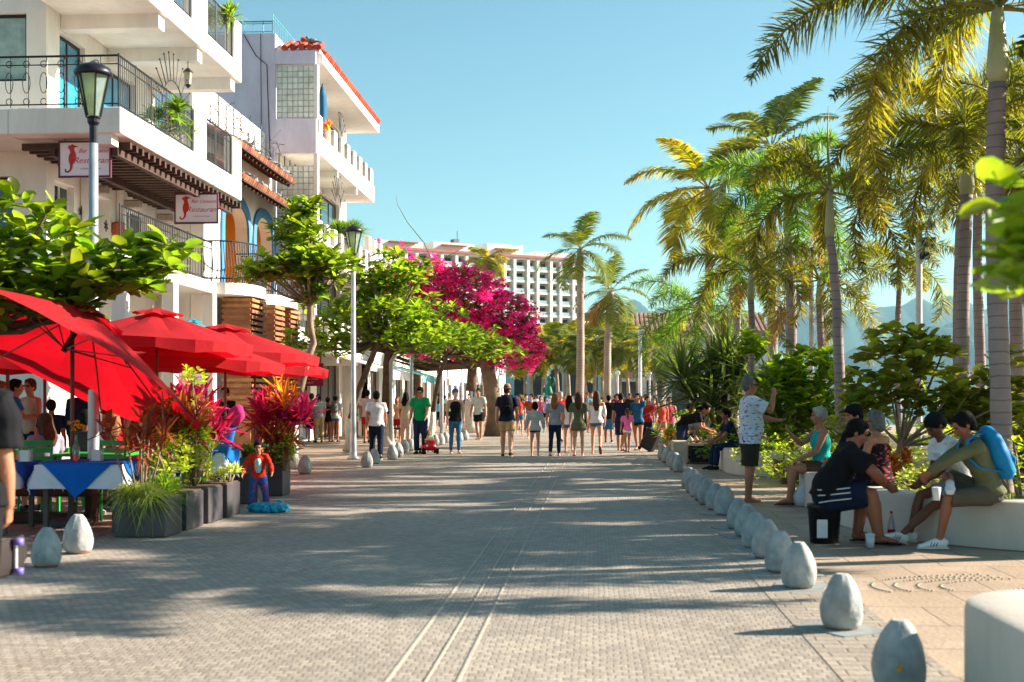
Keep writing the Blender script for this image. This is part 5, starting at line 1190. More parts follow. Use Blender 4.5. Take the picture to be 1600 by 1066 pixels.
def pattern(n, base, ink, sc=30, th=.62):
    """cloth with a printed pattern"""
    m = cl(n, base); t = m.node_tree; nn = t.nodes; b = nn['Principled BSDF']; old = b.inputs['Base Color'].links[0].from_socket
    tc = nn.new('ShaderNodeTexCoord'); no = nn.new('ShaderNodeTexNoise'); no.inputs['Scale'].default_value = sc; no.inputs['Detail'].default_value = 1
    mp = nn.new('ShaderNodeMapping'); mp.inputs['Scale'].default_value = (.6, .6, 1.6); t.links.new(tc.outputs['Object'], mp.inputs[0]); t.links.new(mp.outputs[0], no.inputs['Vector'])
    r_ = nn.new('ShaderNodeValToRGB'); r_.color_ramp.elements[0].position = th; r_.color_ramp.elements[1].position = th + .03
    mx = nn.new('ShaderNodeMix'); mx.data_type = 'RGBA'; mx.inputs[7].default_value = (*C(ink), 1)
    t.links.new(no.outputs[0], r_.inputs[0]); t.links.new(r_.outputs[0], mx.inputs[0]); t.links.new(old, mx.inputs[6]); t.links.new(mx.outputs[2], b.inputs['Base Color']); return m
black = cl('black', '#17171b'); whitec = cl('white', '#dcd9d8'); navy = cl('navy', '#182238'); jean = cl('denim', '#3d6a8c', var=.25); djean = cl('dark_denim', '#1c2b44'); khaki = cl('khaki', '#b39468')
greyc = cl('grey', '#9a9c9f'); lgrey = cl('light_grey', '#b9bbbd'); olive = cl('olive', '#66664a'); dolive = cl('dark_olive', '#34352a'); green = cl('green', '#0f8a4e'); teal = cl('teal', '#1f9d8c'); turqc = cl('turquoise', '#12a59c')
redc = cl('red', '#b01824'); coral = cl('coral', '#d3503c'); pink = cl('pink', '#e06aa8'); hotpink = cl('hotpink', '#d62a66'); creamc = cl('cream', '#c9b8a0'); bluec = cl('blue', '#1f74c0'); brownc = cl('brown', '#5a3e30'); purple = cl('purple', '#4b3270')
floral = pattern('floral', '#1d1a20', '#c04a44', 26, .58); birds = pattern('birds', '#cfd6e2', '#6f7fa0', 24, .6)
capb = cl('cap_blue', '#3a6c94'); straw = M('straw', '#a8794c', rough=.85, var=.2, scale=30)
h_dark = M('hair_dark', '#0e0a09', rough=.75, spec=.15, var=.3, scale=30, bump=.5, bscale=60); h_brown = M('hair_brown', '#3a2214', col2='#55351e', rough=.65, spec=.2, scale=25, bump=.5, bscale=60); h_lbrown = M('hair_auburn', '#6a4228', col2='#94663c', rough=.65, spec=.2, scale=25, bump=.5, bscale=60)
h_grey = M('hair_grey', '#8f8c88', col2='#b5b2ac', rough=.6, scale=30, bump=.5, bscale=60); h_dgrey = M('hair_dark_grey', '#4a4644', col2='#706c68', rough=.6, scale=30, bump=.5, bscale=60)
s_w = cl('shoe_white', '#dcdcda', rough=.6); s_b = cl('shoe_black', '#191919', rough=.6); s_g = cl('shoe_grey', '#77756f', rough=.7); s_br = cl('shoe_brown', '#5c3d2b', rough=.6)
FEM = dict(fem=1, bust=.02, shoulders=.9, w=.93, limb=.93)
def face(dx, dy): return math.atan2(dy, dx) - PI / 2         # rotation so that +Y looks along (dx, dy)
# ---------------------------------------------------------------- crowd
TO, AWAY = PI, 0.0
def walk(ph=.35, arms=.3, **k):
    d = dict(legL=(ph, .12), legR=(-ph * .8, .35), armL=(-arms, .2, .14), armR=(arms, .3, .14), pelvis=.91); d.update(k); return d
def walk2(ph=.35, arms=.3, **k):
    d = dict(legR=(ph, .12), legL=(-ph * .8, .35), armR=(-arms, .2, .14), armL=(arms, .3, .14), pelvis=.91); d.update(k); return d
stand = dict(legL=(.03, .05), legR=(-.02, .04), armL=(.05, .2, .13), armR=(0, .25, .13), pelvis=.925)
def put(label, px, fy, hd, rz, pose, bld, skin, top, bot, shoes, hair, H=None, det=0, **k):
    """px, foot row and head-top row in the photograph give place and height"""
    p = G(px, fy); h = H or (fy - hd) / FPX * p.y * .985
    return person(label, (p.x, p.y, 0), rz, h, pose, bld, skin, top, bot, shoes, hair, det, 'people strolling on the promenade', **k)
def fem(**k): d = dict(FEM); d.update(k); return d
WALKERS = {}
def W(key, *a, **k): WALKERS[key] = put(*a, **k)
W('white', 'man in white tee and dark trousers walking away beside the tall lamp post', 588, 719, 608, AWAY + .15, walk(.3, .3), dict(w=1.08), 1, ('tee', whitec), ('pants', navy), ('shoe', s_b), ('short', h_dark))
W('green', 'man in green polo shirt and sunglasses looking down at the red toy car', 657, 709, 603, TO - .1, dict(legL=(.0, .05), legR=(.05, .1), armL=(.35, .5, .1), armR=(.1, .3, .16), head=(.35, 0)), dict(w=1.1, shades=1), 1, ('tee', green), ('pants', djean), ('shoe', s_b), ('short', h_dark))
W('tank', 'woman in black sleeveless top, jeans and blue cap standing in the street', 711, 708, 606, TO + .35, dict(legL=(.05, .05), legR=(-.03, .04), armL=(.1, .2, .1), armR=(.0, .15, .12)), fem(capmat=capb), 3, ('tank', black), ('jeans', jean), ('sandal', s_br), ('cap', h_brown))
W('tee', 'man in white tee and black shorts walking towards the viewer', 748, 687, 605, TO - .2, walk(.2, .15), dict(), 1, ('tee', lgrey), ('shorts', black), ('sandal', s_b), ('short', h_dark))
_, J1 = WALKERS['hat'] = put('man in brown straw hat and khaki shorts walking away', 792, 713, 599, AWAY, walk(.22, .25, armL=(-.1, .25, .2), armR=(.15, .4, .2)), dict(w=1.1, capmat=straw), 0, ('tee', navy), ('shorts', khaki), ('shoe', s_br), ('hat', h_brown))
W('cardi', 'woman in light grey cardigan and short shorts walking away with a bun', 836, 712, 626, AWAY, walk(.08, .05, armL=(0, .2, .3), armR=(0, .3, .25)), fem(loose=.02, hem=.1, shoulders=.95), 0, ('long', lgrey), ('minishorts', djean), ('sandal', s_br), ('bob', h_dark))
W('legg', 'woman with long auburn hair in grey tee and navy leggings walking away', 867, 712, 612, AWAY - .05, walk2(.15, .15), fem(w=1.02), 0, ('tee', greyc), ('jeans', djean), ('sandal', s_br), ('long', h_lbrown))
W('short1', 'long haired woman in white top and denim shorts mostly behind the others', 889, 707, 616, AWAY, walk(.35, .2), fem(hairlen=.26), 0, ('tank', whitec), ('minishorts', jean), ('sandal', s_br), ('long', h_dark))
W('olive', 'woman in short olive dress with long brown hair walking away', 904, 712, 611, AWAY, walk2(.12, .1), fem(loose=.02, hairlen=.22), 0, ('dress', olive), None, ('sandal', s_br), ('long', h_brown))
W('off', 'woman in white off-shoulder blouse and denim shorts lifting one heel', 932, 709, 609, AWAY, walk(.25, .1, legR=(-.2, .75)), fem(hairlen=.3, loose=.03), 0, ('off', whitec), ('minishorts', jean), ('sandal', s_br), ('long', h_brown))
W('blk', 'short man in black shirt and long blue shorts walking away', 951, 691, 616, AWAY, walk(.15, .1), dict(w=1.12), 2, ('tee', black), ('long_shorts', jean), ('shoe', s_b), ('short', h_dark))
W('dk', 'man in dark blue tee beside the girl in pink', 970, 704, 613, AWAY - .3, walk(.2, .2), dict(), 1, ('tee', navy), ('long_shorts', djean), ('sandal', s_b), ('short', h_dark))
W('girl', 'little girl in pink top and white shorts with dark hair', 980, 706, 637, AWAY + .2, walk2(.25, .15), fem(w=.95), 1, ('tee', pink), ('minishorts', whitec), ('sandal', s_br), ('pony', h_brown))
W('teal', 'woman in teal tee and grey top shading her face with one arm', 997, 704, 613, TO - .3, walk(.2, .1, handL=(.06, .16, 1.56), elbowL=(-1, .3, .1)), fem(w=1.0), 1, ('tee', teal), ('minishorts', black), ('sandal', s_b), ('short', h_dark))
W('red1', 'woman in red top behind the woman in teal tee', 1011, 698, 618, TO + .2, walk(.1, .1), fem(), 1, ('tee', redc), ('jeans', djean), ('sandal', s_b), ('short', h_dark))
W('whhat', 'woman with white cap and red top near the souvenir stall', 1034, 699, 620, TO + .2, walk(.15, .2), fem(capmat=whitec), 1, ('tank', coral), ('shorts', khaki), ('sandal', s_b), ('cap', h_dark))
W('pinkt', 'woman in hot pink tank top near the souvenir stall', 1046, 698, 619, TO + .1, walk2(.2, .2), fem(), 1, ('tank', hotpink), ('shorts', greyc), ('sandal', s_b), ('short', h_dark))
W('orange', 'person in coral shirt and dark skirt before the magenta sign', 487, 690, 613, AWAY + .6, dict(stand, armL=(.5, .9, .3)), fem(w=1.1), 0, ('tee', coral), ('skirt', black), ('sandal', s_b), ('short', h_brown))
W('greyc', 'man in grey tee and khaki trousers with purple cap before the shop', 498, 691, 614, AWAY + .5, stand, dict(w=1.05, capmat=purple), 1, ('tee', greyc), ('pants', khaki), ('shoe', s_b), ('cap', h_dark))
W('bp', 'woman in grey top and blue shorts standing with backpack on', 524, 690, 616, AWAY, stand, fem(), 1, ('tee', lgrey), ('minishorts', jean), ('shoe', s_b), ('bun', h_dark))
W('dk2', 'thin woman in dark top standing left of the backpack woman', 512, 690, 619, AWAY - .4, stand, fem(), 2, ('tank', black), ('minishorts', black), ('sandal', s_b), ('short', h_dark))
W('pk', 'man in pale pink tee and red shorts left of the man in white tee', 574, 692, 607, AWAY, walk(.2, .2), dict(w=1.1), 1, ('tee', cl('palepink', '#c9b6bb')), ('shorts', redc), ('shoe', s_b), ('short', h_dark))
W('cr', 'woman in cream top and pale trousers behind the man in green', 634, 698, 611, AWAY - .3, dict(stand, armR=(.6, 1.4, .4)), fem(w=1.05), 2, ('tee', creamc), ('pants', cl('blush', '#c9aaa2')), ('shoe', s_b), ('long', h_dark))
W('cr2', 'woman in peach top and red shorts beside the dark tree trunk', 621, 689, 617, TO, walk(.2, .1), fem(), 1, ('tank', cl('peach', '#c98f78')), ('shorts', redc), ('sandal', s_b), ('long', h_brown))
W('bk3', 'person in black and white with a bag under the magenta sign', 447, 689, 618, TO, stand, fem(), 1, ('tee', greyc), ('shorts', black), ('sandal', s_b), ('short', h_dark))
W('wh4', 'man in cream tee before the thick bougainvillea trunk', 776, 680, 612, AWAY, walk(.1, .1), dict(w=1.1), 1, ('tee', whitec), ('shorts', black), ('shoe', s_b), ('short', h_dark))
# farther people: px, foot row, head row, facing, female, skin, top, bottom, hair, label
F_ = [(546, 664, 622, 0, 0, 1, whitec, 'shorts', navy, 'far man in white tee and navy shorts between whitewashed trunks'),
      (536, 672, 620, TO, 1, 2, bluec, 'skirt', black, 'far woman in blue top and dark skirt beside the lamp post'),
      (563, 674, 619, 0, 0, 1, teal, 'pants', djean, 'far man in teal shirt left of the slanting trunk'),
      (646, 672, 620, TO, 0, 1, brownc, 'pants', navy, 'far man in brown shirt behind the woman in cream'),
      (671, 660, 621, 0, 0, 3, lgrey, 'shorts', khaki, 'far man in pale tee seen past the green shirted man'),
      (684, 667, 620, 0, 1, 1, cl('sky', '#5aa7c9'), 'jeans', black, 'far woman in sky blue top left of the woman in black tank'),
      (694, 662, 618, 0, 0, 2, teal, 'shorts', djean, 'far man in teal tee behind the thin grey pole'),
      (722, 664, 617, 0, 0, 2, black, 'pants', black, 'far man all in black behind the woman in black tank'),
      (732, 662, 617, TO, 0, 3, cl('mist', '#8ea0b4'), 'shorts', greyc, 'far man in misty blue shirt between the almond trunks'),
      (765, 660, 620, TO, 1, 1, cl('lilac', '#9a8fb8'), 'shorts', black, 'far woman in lilac top left of the thick trunk'),
      (812, 680, 622, TO, 1, 0, coral, 'shorts', jean, 'woman in coral top right of the hatted man'),
      (822, 672, 617, TO, 0, 3, bluec, 'shorts', khaki, 'far man in bright blue shirt above the cardigan woman'),
      (829, 686, 615, TO + .2, 1, 0, cl('rust', '#9a4a2a'), 'minishorts', jean, 'fair haired woman in rust top behind the cardigan woman'),
      (845, 666, 619, TO, 1, 3, hotpink, 'shorts', black, 'far woman in bright pink behind the cardigan woman'),
      (853, 670, 617, TO, 1, 1, cl('lilac2', '#b8a4cc'), 'shorts', black, 'far woman in pale lilac between the grey topped women'),
      (876, 690, 605, TO + .8, 0, 0, redc, 'shorts', black, 'tall grey haired man in red shirt above the women walking away'),
      (918, 670, 616, TO, 0, 1, redc, 'pants', black, 'far man in red right of the olive dress'),
      (943, 668, 614, TO, 1, 0, redc, 'jeans', black, 'far woman in red behind the off-shoulder blouse'),
      (960, 664, 616, 0, 0, 2, navy, 'pants', navy, 'far man in navy right of the short man'),
      (985, 668, 614, TO, 0, 2, black, 'pants', navy, 'far man in black above the girl in pink'),
      (1003, 664, 611, 0, 1, 1, cl('wine', '#5c1c30'), 'shorts', black, 'far woman in wine red top near the white pole'),
      (1017, 662, 613, TO, 0, 1, greyc, 'pants', black, 'far man in grey near the souvenir stall'),
      (1026, 658, 612, 0, 1, 1, purple, 'shorts', black, 'far woman in purple beyond the white cap'),
      (895, 660, 617, TO, 0, 1, whitec, 'pants', navy, 'far man in white left of the olive dress'),
      (510, 668, 622, TO, 0, 1, cl('sand', '#b49a80'), 'pants', brownc, 'far man in sand shirt outside the shops'),
      (528, 662, 624, 0, 1, 0, cl('aqua', '#7fc3c0'), 'shorts', greyc, 'far woman in aqua outside the shops'),
      (599, 668, 620, TO, 1, 1, whitec, 'jeans', jean, 'far woman in white beside the dark trunk'),
      (470, 676, 619, TO, 0, 2, cl('maroon', '#6a2028'), 'pants', black, 'man in maroon shirt left of the coral shirt'),
      (800, 662, 620, 0, 1, 1, greyc, 'shorts', navy, 'far woman in grey just left of the orange topped woman'),
      (870, 656, 622, 0, 0, 1, navy, 'shorts', khaki, 'far man in navy glimpsed above the grey tee'),
      (930, 655, 621, 0, 1, 1, turqc, 'shorts', whitec, 'far woman in turquoise above the white blouse'),
      (838, 660, 619, 0, 0, 1, whitec, 'shorts', khaki, 'far man in white above the cardigan woman head'),
      (860, 661, 618, TO, 0, 0, lgrey, 'shorts', navy, 'far man in pale grey between the two long haired women'),
      (913, 662, 617, 0, 1, 0, whitec, 'skirt', coral, 'far woman in white top and coral skirt right of the olive dress'),
      (925, 676, 615, TO, 0, 1, cl('sky2', '#7fb4d0'), 'shorts', khaki, 'man in pale sky blue tee between the olive dress and white blouse'),
      (940, 660, 618, 0, 1, 1, whitec, 'shorts', jean, 'far woman in white shorts set behind the short man'),
      (964, 672, 612, TO, 0, 1, cl('wine2', '#7a2038'), 'shorts', greyc, 'man in wine red tee left of the girl in pink'),
      (988, 664, 616, 0, 1, 0, whitec, 'shorts', khaki, 'far woman in white right above the girl in pink'),
      (1008, 672, 614, TO, 0, 2, cl('navy2', '#223a66'), 'pants', black, 'man in blue tee behind the woman in red'),
      (1022, 680, 616, TO, 1, 1, cl('rose', '#c2566c'), 'shorts', whitec, 'woman in rose top left of the white capped woman'),
      (755, 658, 621, 0, 0, 1, whitec, 'shorts', black, 'far man in white behind the man in black shorts'),
      (704, 658, 622, 0, 1, 1, cl('aqua2', '#8fd0cc'), 'shorts', whitec, 'far woman in aqua left of the woman in black top'),
      (582, 664, 620, TO, 1, 0, cl('sand2', '#d0bfa4'), 'skirt', greyc, 'far woman in sand top left of the man in white tee'),
      (554, 682, 618, 0, 1, 1, cl('stripe_teal', '#2a8a96'), 'shorts', whitec, 'woman in teal top right of the street lamp post'),
      (568, 668, 619, 0, 0, 0, cl('butter', '#d8cc9a'), 'shorts', navy, 'far man in butter yellow tee left of the man in white tee'),
      (610, 672, 618, TO, 0, 1, cl('slate', '#56687c'), 'pants', khaki, 'far man in slate blue shirt behind the curled top pole'),
      (702, 670, 618, 0, 0, 2, cl('mint', '#9ed0b8'), 'shorts', black, 'far man in mint green tee left of the woman in black top'),
      (742, 661, 620, TO, 1, 0, cl('apricot', '#dca47c'), 'shorts', whitec, 'far woman in apricot top behind the man in black shorts'),
      (816, 664, 618, 0, 1, 2, cl('violet', '#6c58a0'), 'skirt', black, 'far woman in violet top right of the hatted man'),
      (884, 668, 614, TO, 0, 1, cl('steel', '#8796a4'), 'shorts', navy, 'far man in steel grey above the white topped woman'),
      (935, 664, 613, TO, 0, 0, cl('lemon', '#dcd46c'), 'shorts', jean, 'far man in lemon tee above the white blouse'),
      (968, 662, 612, 0, 1, 1, cl('plum', '#6a2a50'), 'pants', black, 'far woman in plum top above the man in dark blue tee'),
      (975, 657, 620, 0, 1, 1, pink, 'shorts', jean, 'far woman in pink far beyond the girl in pink')]
for i, (px, fy, hd, rz, f, s, tm, bk, bm_, lb) in enumerate(F_):
    put(lb, px, fy, hd, rz + rnd.uniform(-.4, .4), (walk, walk2)[i % 2](rnd.uniform(.05, .45), rnd.uniform(.05, .4), lean=rnd.uniform(-.03, .1), side=rnd.uniform(-.05, .05), head=(rnd.uniform(-.1, .35), rnd.uniform(-.7, .7)), **({'armR': (rnd.uniform(.3, .8), rnd.uniform(.6, 1.7), .3)} if i % 3 == 0 else {})), fem() if f else dict(w=rnd.uniform(.98, 1.12)), s, (('tee', 'tank')[f and i % 2], tm), (bk, bm_), ('shoe', s_b) if i % 2 else None,
        (('long' if i % 3 else 'bun') if f else 'short', [h_dark, h_brown, h_dark, h_grey if px == 876 else h_dark][3 if px == 876 else i % 3]), H=rnd.uniform(1.58, 1.66) if f else rnd.uniform(1.68, 1.8))
# ---------------------------------------------------------------- backpacks, suitcase (worn or held: things of their own)
def backpack(label, tj, mat, w_=.17, h_=.24, d_=.1, straps=None, name='backpack', det=0, zoff=0):
    t, J = tj; fw = (J['sh'] - J['pel']).normalized(); ln = math.atan2(fw.y, fw.z)
    c = (J['chest'] + J['sh']) / 2 + Vector((0, -.2 * math.cos(ln), .2 * math.sin(ln) * 1 - .05 + zoff))
    r = thing(name, label, 'backpack', Wp(t, c), 0, None, t.scale[0]); r.rotation_euler = (0, 0, t.rotation_euler[2])
    T = Matrix.Rotation(-ln, 4, 'X'); m = MB()
    V = [(0, 0, -h_ * 1.0), (0, -.015, -h_ * .8), (0, -.02, -h_ * .2), (0, -.01, h_ * .5), (0, .01, h_ * .9), (0, .02, h_)]
    m.tube([T @ Vector(v) for v in V], [(w_ * .8, d_ * .6), (w_, d_), (w_, d_ * 1.05), (w_ * .92, d_ * .9), (w_ * .7, d_ * .55), (w_ * .3, d_ * .2)], 16, side=(1, 0, 0))
    m.build('bag_body', mat, r, True)
    m = MB(); m.tube([T @ Vector((0, -d_ * .8, -h_ * .75)), T @ Vector((0, -d_ * 1.15, -h_ * .4)), T @ Vector((0, -d_ * .85, .0))], [(w_ * .5, .02), (w_ * .72, .04), (w_ * .6, .02)], 12, side=(1, 0, 0)); m.build('pocket', mat, r, True)
    sm = MB()
    iv = rootmat(r).inverted()
    for k, s in (('L', -1), ('R', 1)):
        sh = J['shd' + k].lerp(J['sh'], .35); f = Matrix.Rotation(-ln, 3, 'X')
        pts = [c + f @ Vector((s * .06, .05, h_ * .8)), sh + f @ Vector((0, -.04, .105)), sh + f @ Vector((0, .06, .085)), sh + f @ Vector((s * .01, .135, -.05)), J['chest'] + f @ Vector((s * .16, .06, -.06)), c + f @ Vector((s * w_ * .8, .03, -h_ * .7))]
        pts = [iv @ Wp(t, p) for p in pts]; sm.tube(pts, [(.028, .008)] * 6, 6)
    sm.build('strap', straps or mat, r, True); return r
backpack('dark backpack on the man in straw hat', WALKERS['hat'], black, .16, .23, .1)
backpack('small grey backpack on the woman in blue shorts', WALKERS['bp'], cl('grey_bag', '#6f6a68'), .13, .19, .08)
t = thing('suitcase', 'black wheeled suitcase pulled beside the woman in teal tee', 'suitcase', G(1008, 706), -.5)
Tm = Matrix.Rotation(.45, 4, 'Y')
MB().box(-.2, .2, -.13, .13, .08, .66, .04, Tm).build('case', M('case_black', '#15161a', rough=.6, bump=.2), t)
for s in (-1, 1): MB().tube([Tm @ Vector((s * .15, -.14, .05)), Tm @ Vector((s * .15, -.09, .05))], .045, 10).build('wheel', black, t)
MB().tube([Tm @ Vector((-.1, 0, .66)), Tm @ Vector((-.1, 0, .98)), Tm @ Vector((.1, 0, .98)), Tm @ Vector((.1, 0, .66))], .012, 6).build('handle', gal, t)
# toddler and red push car
cp = G(670, 709)
t = thing('toy_car', 'shiny red toddler push car on the street beside the man in green', 'toy car', cp, .3); rm = M('plastic_red', '#c00f1e', rough=.25, var=.05)
m = MB(); m.tube([(0, -.3, .16), (0, -.2, .19), (0, .1, .2), (0, .26, .17), (0, .32, .14)], [(.15, .08), (.19, .10), (.19, .09), (.17, .07), (.1, .04)], 14, side=(1, 0, 0)); m.tube([(0, -.28, .2), (0, -.26, .36)], [(.16, .03), (.12, .025)], 10, side=(1, 0, 0))
remesh(m, 'body', rm, t, .012)
for sx in (-1, 1):
    for sy in (-.2, .22):
        o = MB().tube([(sx * .17, sy, .075), (sx * .225, sy, .075)], [.075, .075], 14).build('wheel', black, t); MB().tube([(sx * .22, sy, .075), (sx * .232, sy, .075)], [.035, .035], 10).build('rim', whitec, o)
for sx in (-1, 1): MB().ball((sx * .1, -.31, .22), (.03, .02, .03), 8, 6).build('headlight', M('plastic_white', '#d8d8d8', rough=.3), t)
person('toddler in pale yellow top sitting in the red push car', (cp.x, cp.y, 0), .3 + PI, .85, dict(pelvis=.42, footL=(-.12, .42, .18), footR=(.12, .42, .18), handL=(-.1, .3, .72), handR=(.1, .3, .72)), dict(w=1.1), 0, ('tee', cl('pale_yellow', '#d8d09a')), ('shorts', bluec), None, ('thin', h_lbrown), child=True)
# ---------------------------------------------------------------- people near the right-hand wall
GN = 'people resting by the planter wall'
p = G(1172, 783)
person('standing man in white patterned shirt and sunglasses, gesturing with both hands', (p.x, p.y, 0), face(1, .12), 1.74, dict(legL=(.03, .04), legR=(-.05, .04), lean=-.04, handR=(.14, .30, 1.50), elbowR=(.4, .3, -1), handL=(-.08, .40, 1.14), elbowL=(-.6, -.5, -1), palmR=(-1, 0, .3), palmL=(.2, 0, 1), head=(.05, 0), curl=.3),
       dict(w=1.16, belly=.055, shades=1, loose=.022, hem=.12, sleeve=.75, limb=1.0), 1, ('tee', birds), ('long_shorts', dolive), ('sandal', s_br), ('thin', h_dgrey), 2, GN)
# turquoise woman, seated on the wall end, facing left
p = G(1272, 785); S1 = person('grey haired woman in turquoise tank sitting on the wall with one arm raised', (p.x + .03, 17.5, 0), face(-1, -.1), 1.66, dict(pelvis=.57, lean=.06, footL=(-.08, .50, .10), footR=(.10, .40, .10), kneeL=(0, .6, 1), kneeR=(0, .7, 1), handL=(-.06, .34, .66), handR=(.12, .44, 1.02), elbowR=(.3, .2, -1), elbowL=(-.5, -.6, -.3), toeL=(0, 1, 0), toeR=(.1, 1, 0), palmR=(-.4, 0, 1), palmL=(0, 0, -1)),
       fem(w=1.08, belly=.02, limb=1.0), 1, ('tank', turqc), ('shorts', brownc), ('sandal', s_br), ('short', h_grey), 2, GN)
person('man in black cap mostly hidden behind the man in black tee', (XY(1350, 15.4).x, 15.4, 0), face(-1, -.3), 1.75, dict(pelvis=.55, lean=.2, footL=(-.15, .5, .08), footR=(.15, .42, .08), handL=(-.05, .42, .7), handR=(.1, .42, .7)), dict(capmat=black), 1, ('tee', black), ('shorts', dolive), ('shoe', s_g), ('cap', h_dark), 1, GN)
person('woman with grey bob and dark floral top seen from behind on the wall', (XY(1378, 14.6).x, 14.6, 0), face(-.75, .65), 1.64, dict(pelvis=.56, lean=.12, footL=(-.1, .45, .1), footR=(.1, .45, .1), handL=(-.12, .36, .66), handR=(.12, .36, .66), head=(.1, .35)), fem(w=1.05, glasses=1), 1, ('tank', floral), ('shorts', black), ('sandal', s_b), ('bob', h_dgrey), 2, GN)
# black tee man on the bucket, leaning forwards, facing right
def stripes(t, J, hp_, lat):
    hp, kn = J['hipR'], J['kneeR']; m = MB(); d = (kn - hp).normalized(); o = Vector((1, 0, 0))
    for a in (0, .035, .07):
        pts = []
        for u in (-.1, .1, .3, .45, .62):
            r = .108 if u > 0 else .13; q = hp.lerp(kn, u); r *= 1.22; n_ = (o * .8 + UP.cross(o) * 0 + Vector((0, 0, .55 - a * 9))).normalized(); n_ = (n_ - d * n_.dot(d)).normalized(); pts.append(q + n_ * (r * 1.14))
        m.tube(pts, [(.009, .006)] * 5, 5)
    m.build('stripe', whitec, t, True)
p = G(1322, 850); bx, by = XY(1288, 12.95).x, 12.95
person('heavy man in black tee and striped navy shorts hunched on a black bucket', (bx, by, 0), face(1, -.06), 1.76, dict(pelvis=.47, lean=.50, footR=(.16, .50, .09), footL=(-.14, .34, .09), kneeR=(.25, .6, 1), kneeL=(-.2, .6, 1), handR=(.14, .55, .60), handL=(-.02, .62, .56), elbowR=(.6, -.3, .3), elbowL=(-.6, 0, .3), head=(.15, -.1), toeR=(.1, 1, 0), curl=.5),
       dict(w=1.32, belly=.07, limb=1.15, loose=.02, sleeve=.85), 2, ('tee', black), ('long_shorts', navy), ('sandal', s_b), ('short', h_dark), 2, GN, extra=stripes)
# boy in white shirt, looking down, legs stretched left
b_ = XY(1503, 13.0)
person('boy in white shirt and dark cap looking down beside the boy in olive', (b_.x, 13.05, 0), face(-1, -.28), 1.66, dict(pelvis=.60, lean=.42, footL=(-.05, .70, .10), footR=(.06, .55, .10), kneeL=(0, .3, 1), kneeR=(0, .5, 1), handL=(.0, .46, .62), handR=(.05, .42, .66), head=(.45, 0), toeL=(0, 1, .3), toeR=(0, 1, .1), curl=.7),
       dict(w=.92, limb=.9, capmat=black, capback=1, stripes=1, sole=M('rubber_white', '#cfccc6')), 4, ('tee', whitec), ('shorts', greyc), ('shoe', s_w), ('cap', h_dark), 2, GN)
# boy in olive shirt with blue backpack, ankle on knee
b_ = XY(1548, 12.45)
O1 = person('boy in olive long sleeves with blue backpack, one ankle on his knee', (b_.x, 12.45, 0), face(-1, -.05), 1.72, dict(pelvis=.555, lean=.38, footL=(-.02, .50, .09), kneeL=(-.1, .6, 1), footR=(-.08, .42, .66), kneeR=(.9, .3, .25), handL=(-.08, .62, .74), handR=(.05, .60, .70), elbowR=(.7, -.3, .2), elbowL=(-.5, 0, .3), toeR=(-.8, .25, -.1), toeL=(0, 1, 0), head=(.3, .0), curl=.5),
       dict(w=.95, limb=.92, stripes=1), 2, ('long', olive), ('long_shorts', cl('grey_olive', '#5b5548')), ('shoe', s_w), ('short', h_dark), 2, GN)
backpack('bright blue backpack on the boy in olive', O1, cl('backpack_blue', '#1582b8', rough=.6), .17, .27, .105, zoff=-.02)
# vendors
p = G(1078, 726)
person('man in black tee bending over the souvenir stall', (XY(1066, 29.6).x, 29.6, 0), face(.9, -.25), 1.72, dict(pelvis=.86, lean=1.05, legL=(.12, .1), legR=(-.1, .1), handL=(-.1, .68, .74), handR=(.1, .70, .72)), dict(w=1.05), 1, ('tee', black), ('pants', djean), ('shoe', s_b), ('short', h_dark), 1, GN)
person('boy seated behind the souvenir stall in grey tee', (XY(1093, 30.4).x, 30.4, 0), face(-.2, -1), 1.6, dict(pelvis=.55, lean=.15, footL=(-.1, .4, .08), footR=(.1, .4, .08), handL=(-.1, .4, .75), handR=(.1, .4, .75)), dict(), 1, ('tee', greyc), ('shorts', navy), ('shoe', s_b), ('short', h_dark), 0, GN)
person('woman in dark tee crouching at the far side of the stall', (XY(1076, 31.3).x, 31.3, 0), face(.2, -1), 1.6, dict(pelvis=.65, lean=.25, footL=(-.1, .35, .08), footR=(.1, .35, .08)), fem(), 1, ('tee', redc), ('shorts', navy), ('shoe', s_b), ('short', h_dark), 0, GN)
person('seated person in navy behind the standing man in patterned shirt', (XY(1148, 26.2).x, 26.2, 0), face(-1, -.2), 1.65, dict(pelvis=.52, lean=.3, footL=(-.1, .45, .08), footR=(.1, .5, .08), handL=(-.1, .5, .6), handR=(.1, .5, .6)), dict(), 2, ('tee', navy), ('pants', djean), ('shoe', s_b), ('short', h_dark), 0, GN)
# ---------------------------------------------------------------- child in costume
p = G(404, 799)
c_red = cl('costume_red', '#cc2f1c'); c_fl = pattern('costume_blue', '#1c5aa0', '#b02c40', 14, .56)
def bib(t, J, hp_, lat):
    m = MB(); B_ = dict(w=1.05, _fw=Vector((0, 1, 0))); m.tube([c + Vector((0, .035, 0)) for c, a, b in torso_sections(J, B_)[3:8]], [(a * (.35, .62, .66, .62, .4)[q], b + .012) for q, (c, a, b) in enumerate(torso_sections(J, B_)[3:8])], 20, side=(1, 0, 0)); m.build('white_front', cl('bib', '#b9cdd2'), t, True)
person('small child in orange red sleeves with white front and blue patterned trousers', (p.x, p.y, 0), TO + .15, .92, dict(legL=(.0, .1), legR=(.1, .15), pelvis=.86, spread=.2, armL=(.35, .6, .45), armR=(.3, .5, .45), head=(.25, .1)), dict(w=1.0, limb=1.05, loose=.014), 1, ('long', c_red), ('pants', c_fl), ('shoe', cl('costume_shoe', '#137a9c')), ('short', h_dark), 1, None, extra=bib, child=True)
t = thing('plastic_sheet', 'crumpled shiny light blue plastic bag material at the child\'s feet', 'plastic bag', p + Vector((.12, -.1, 0))); m = MB()
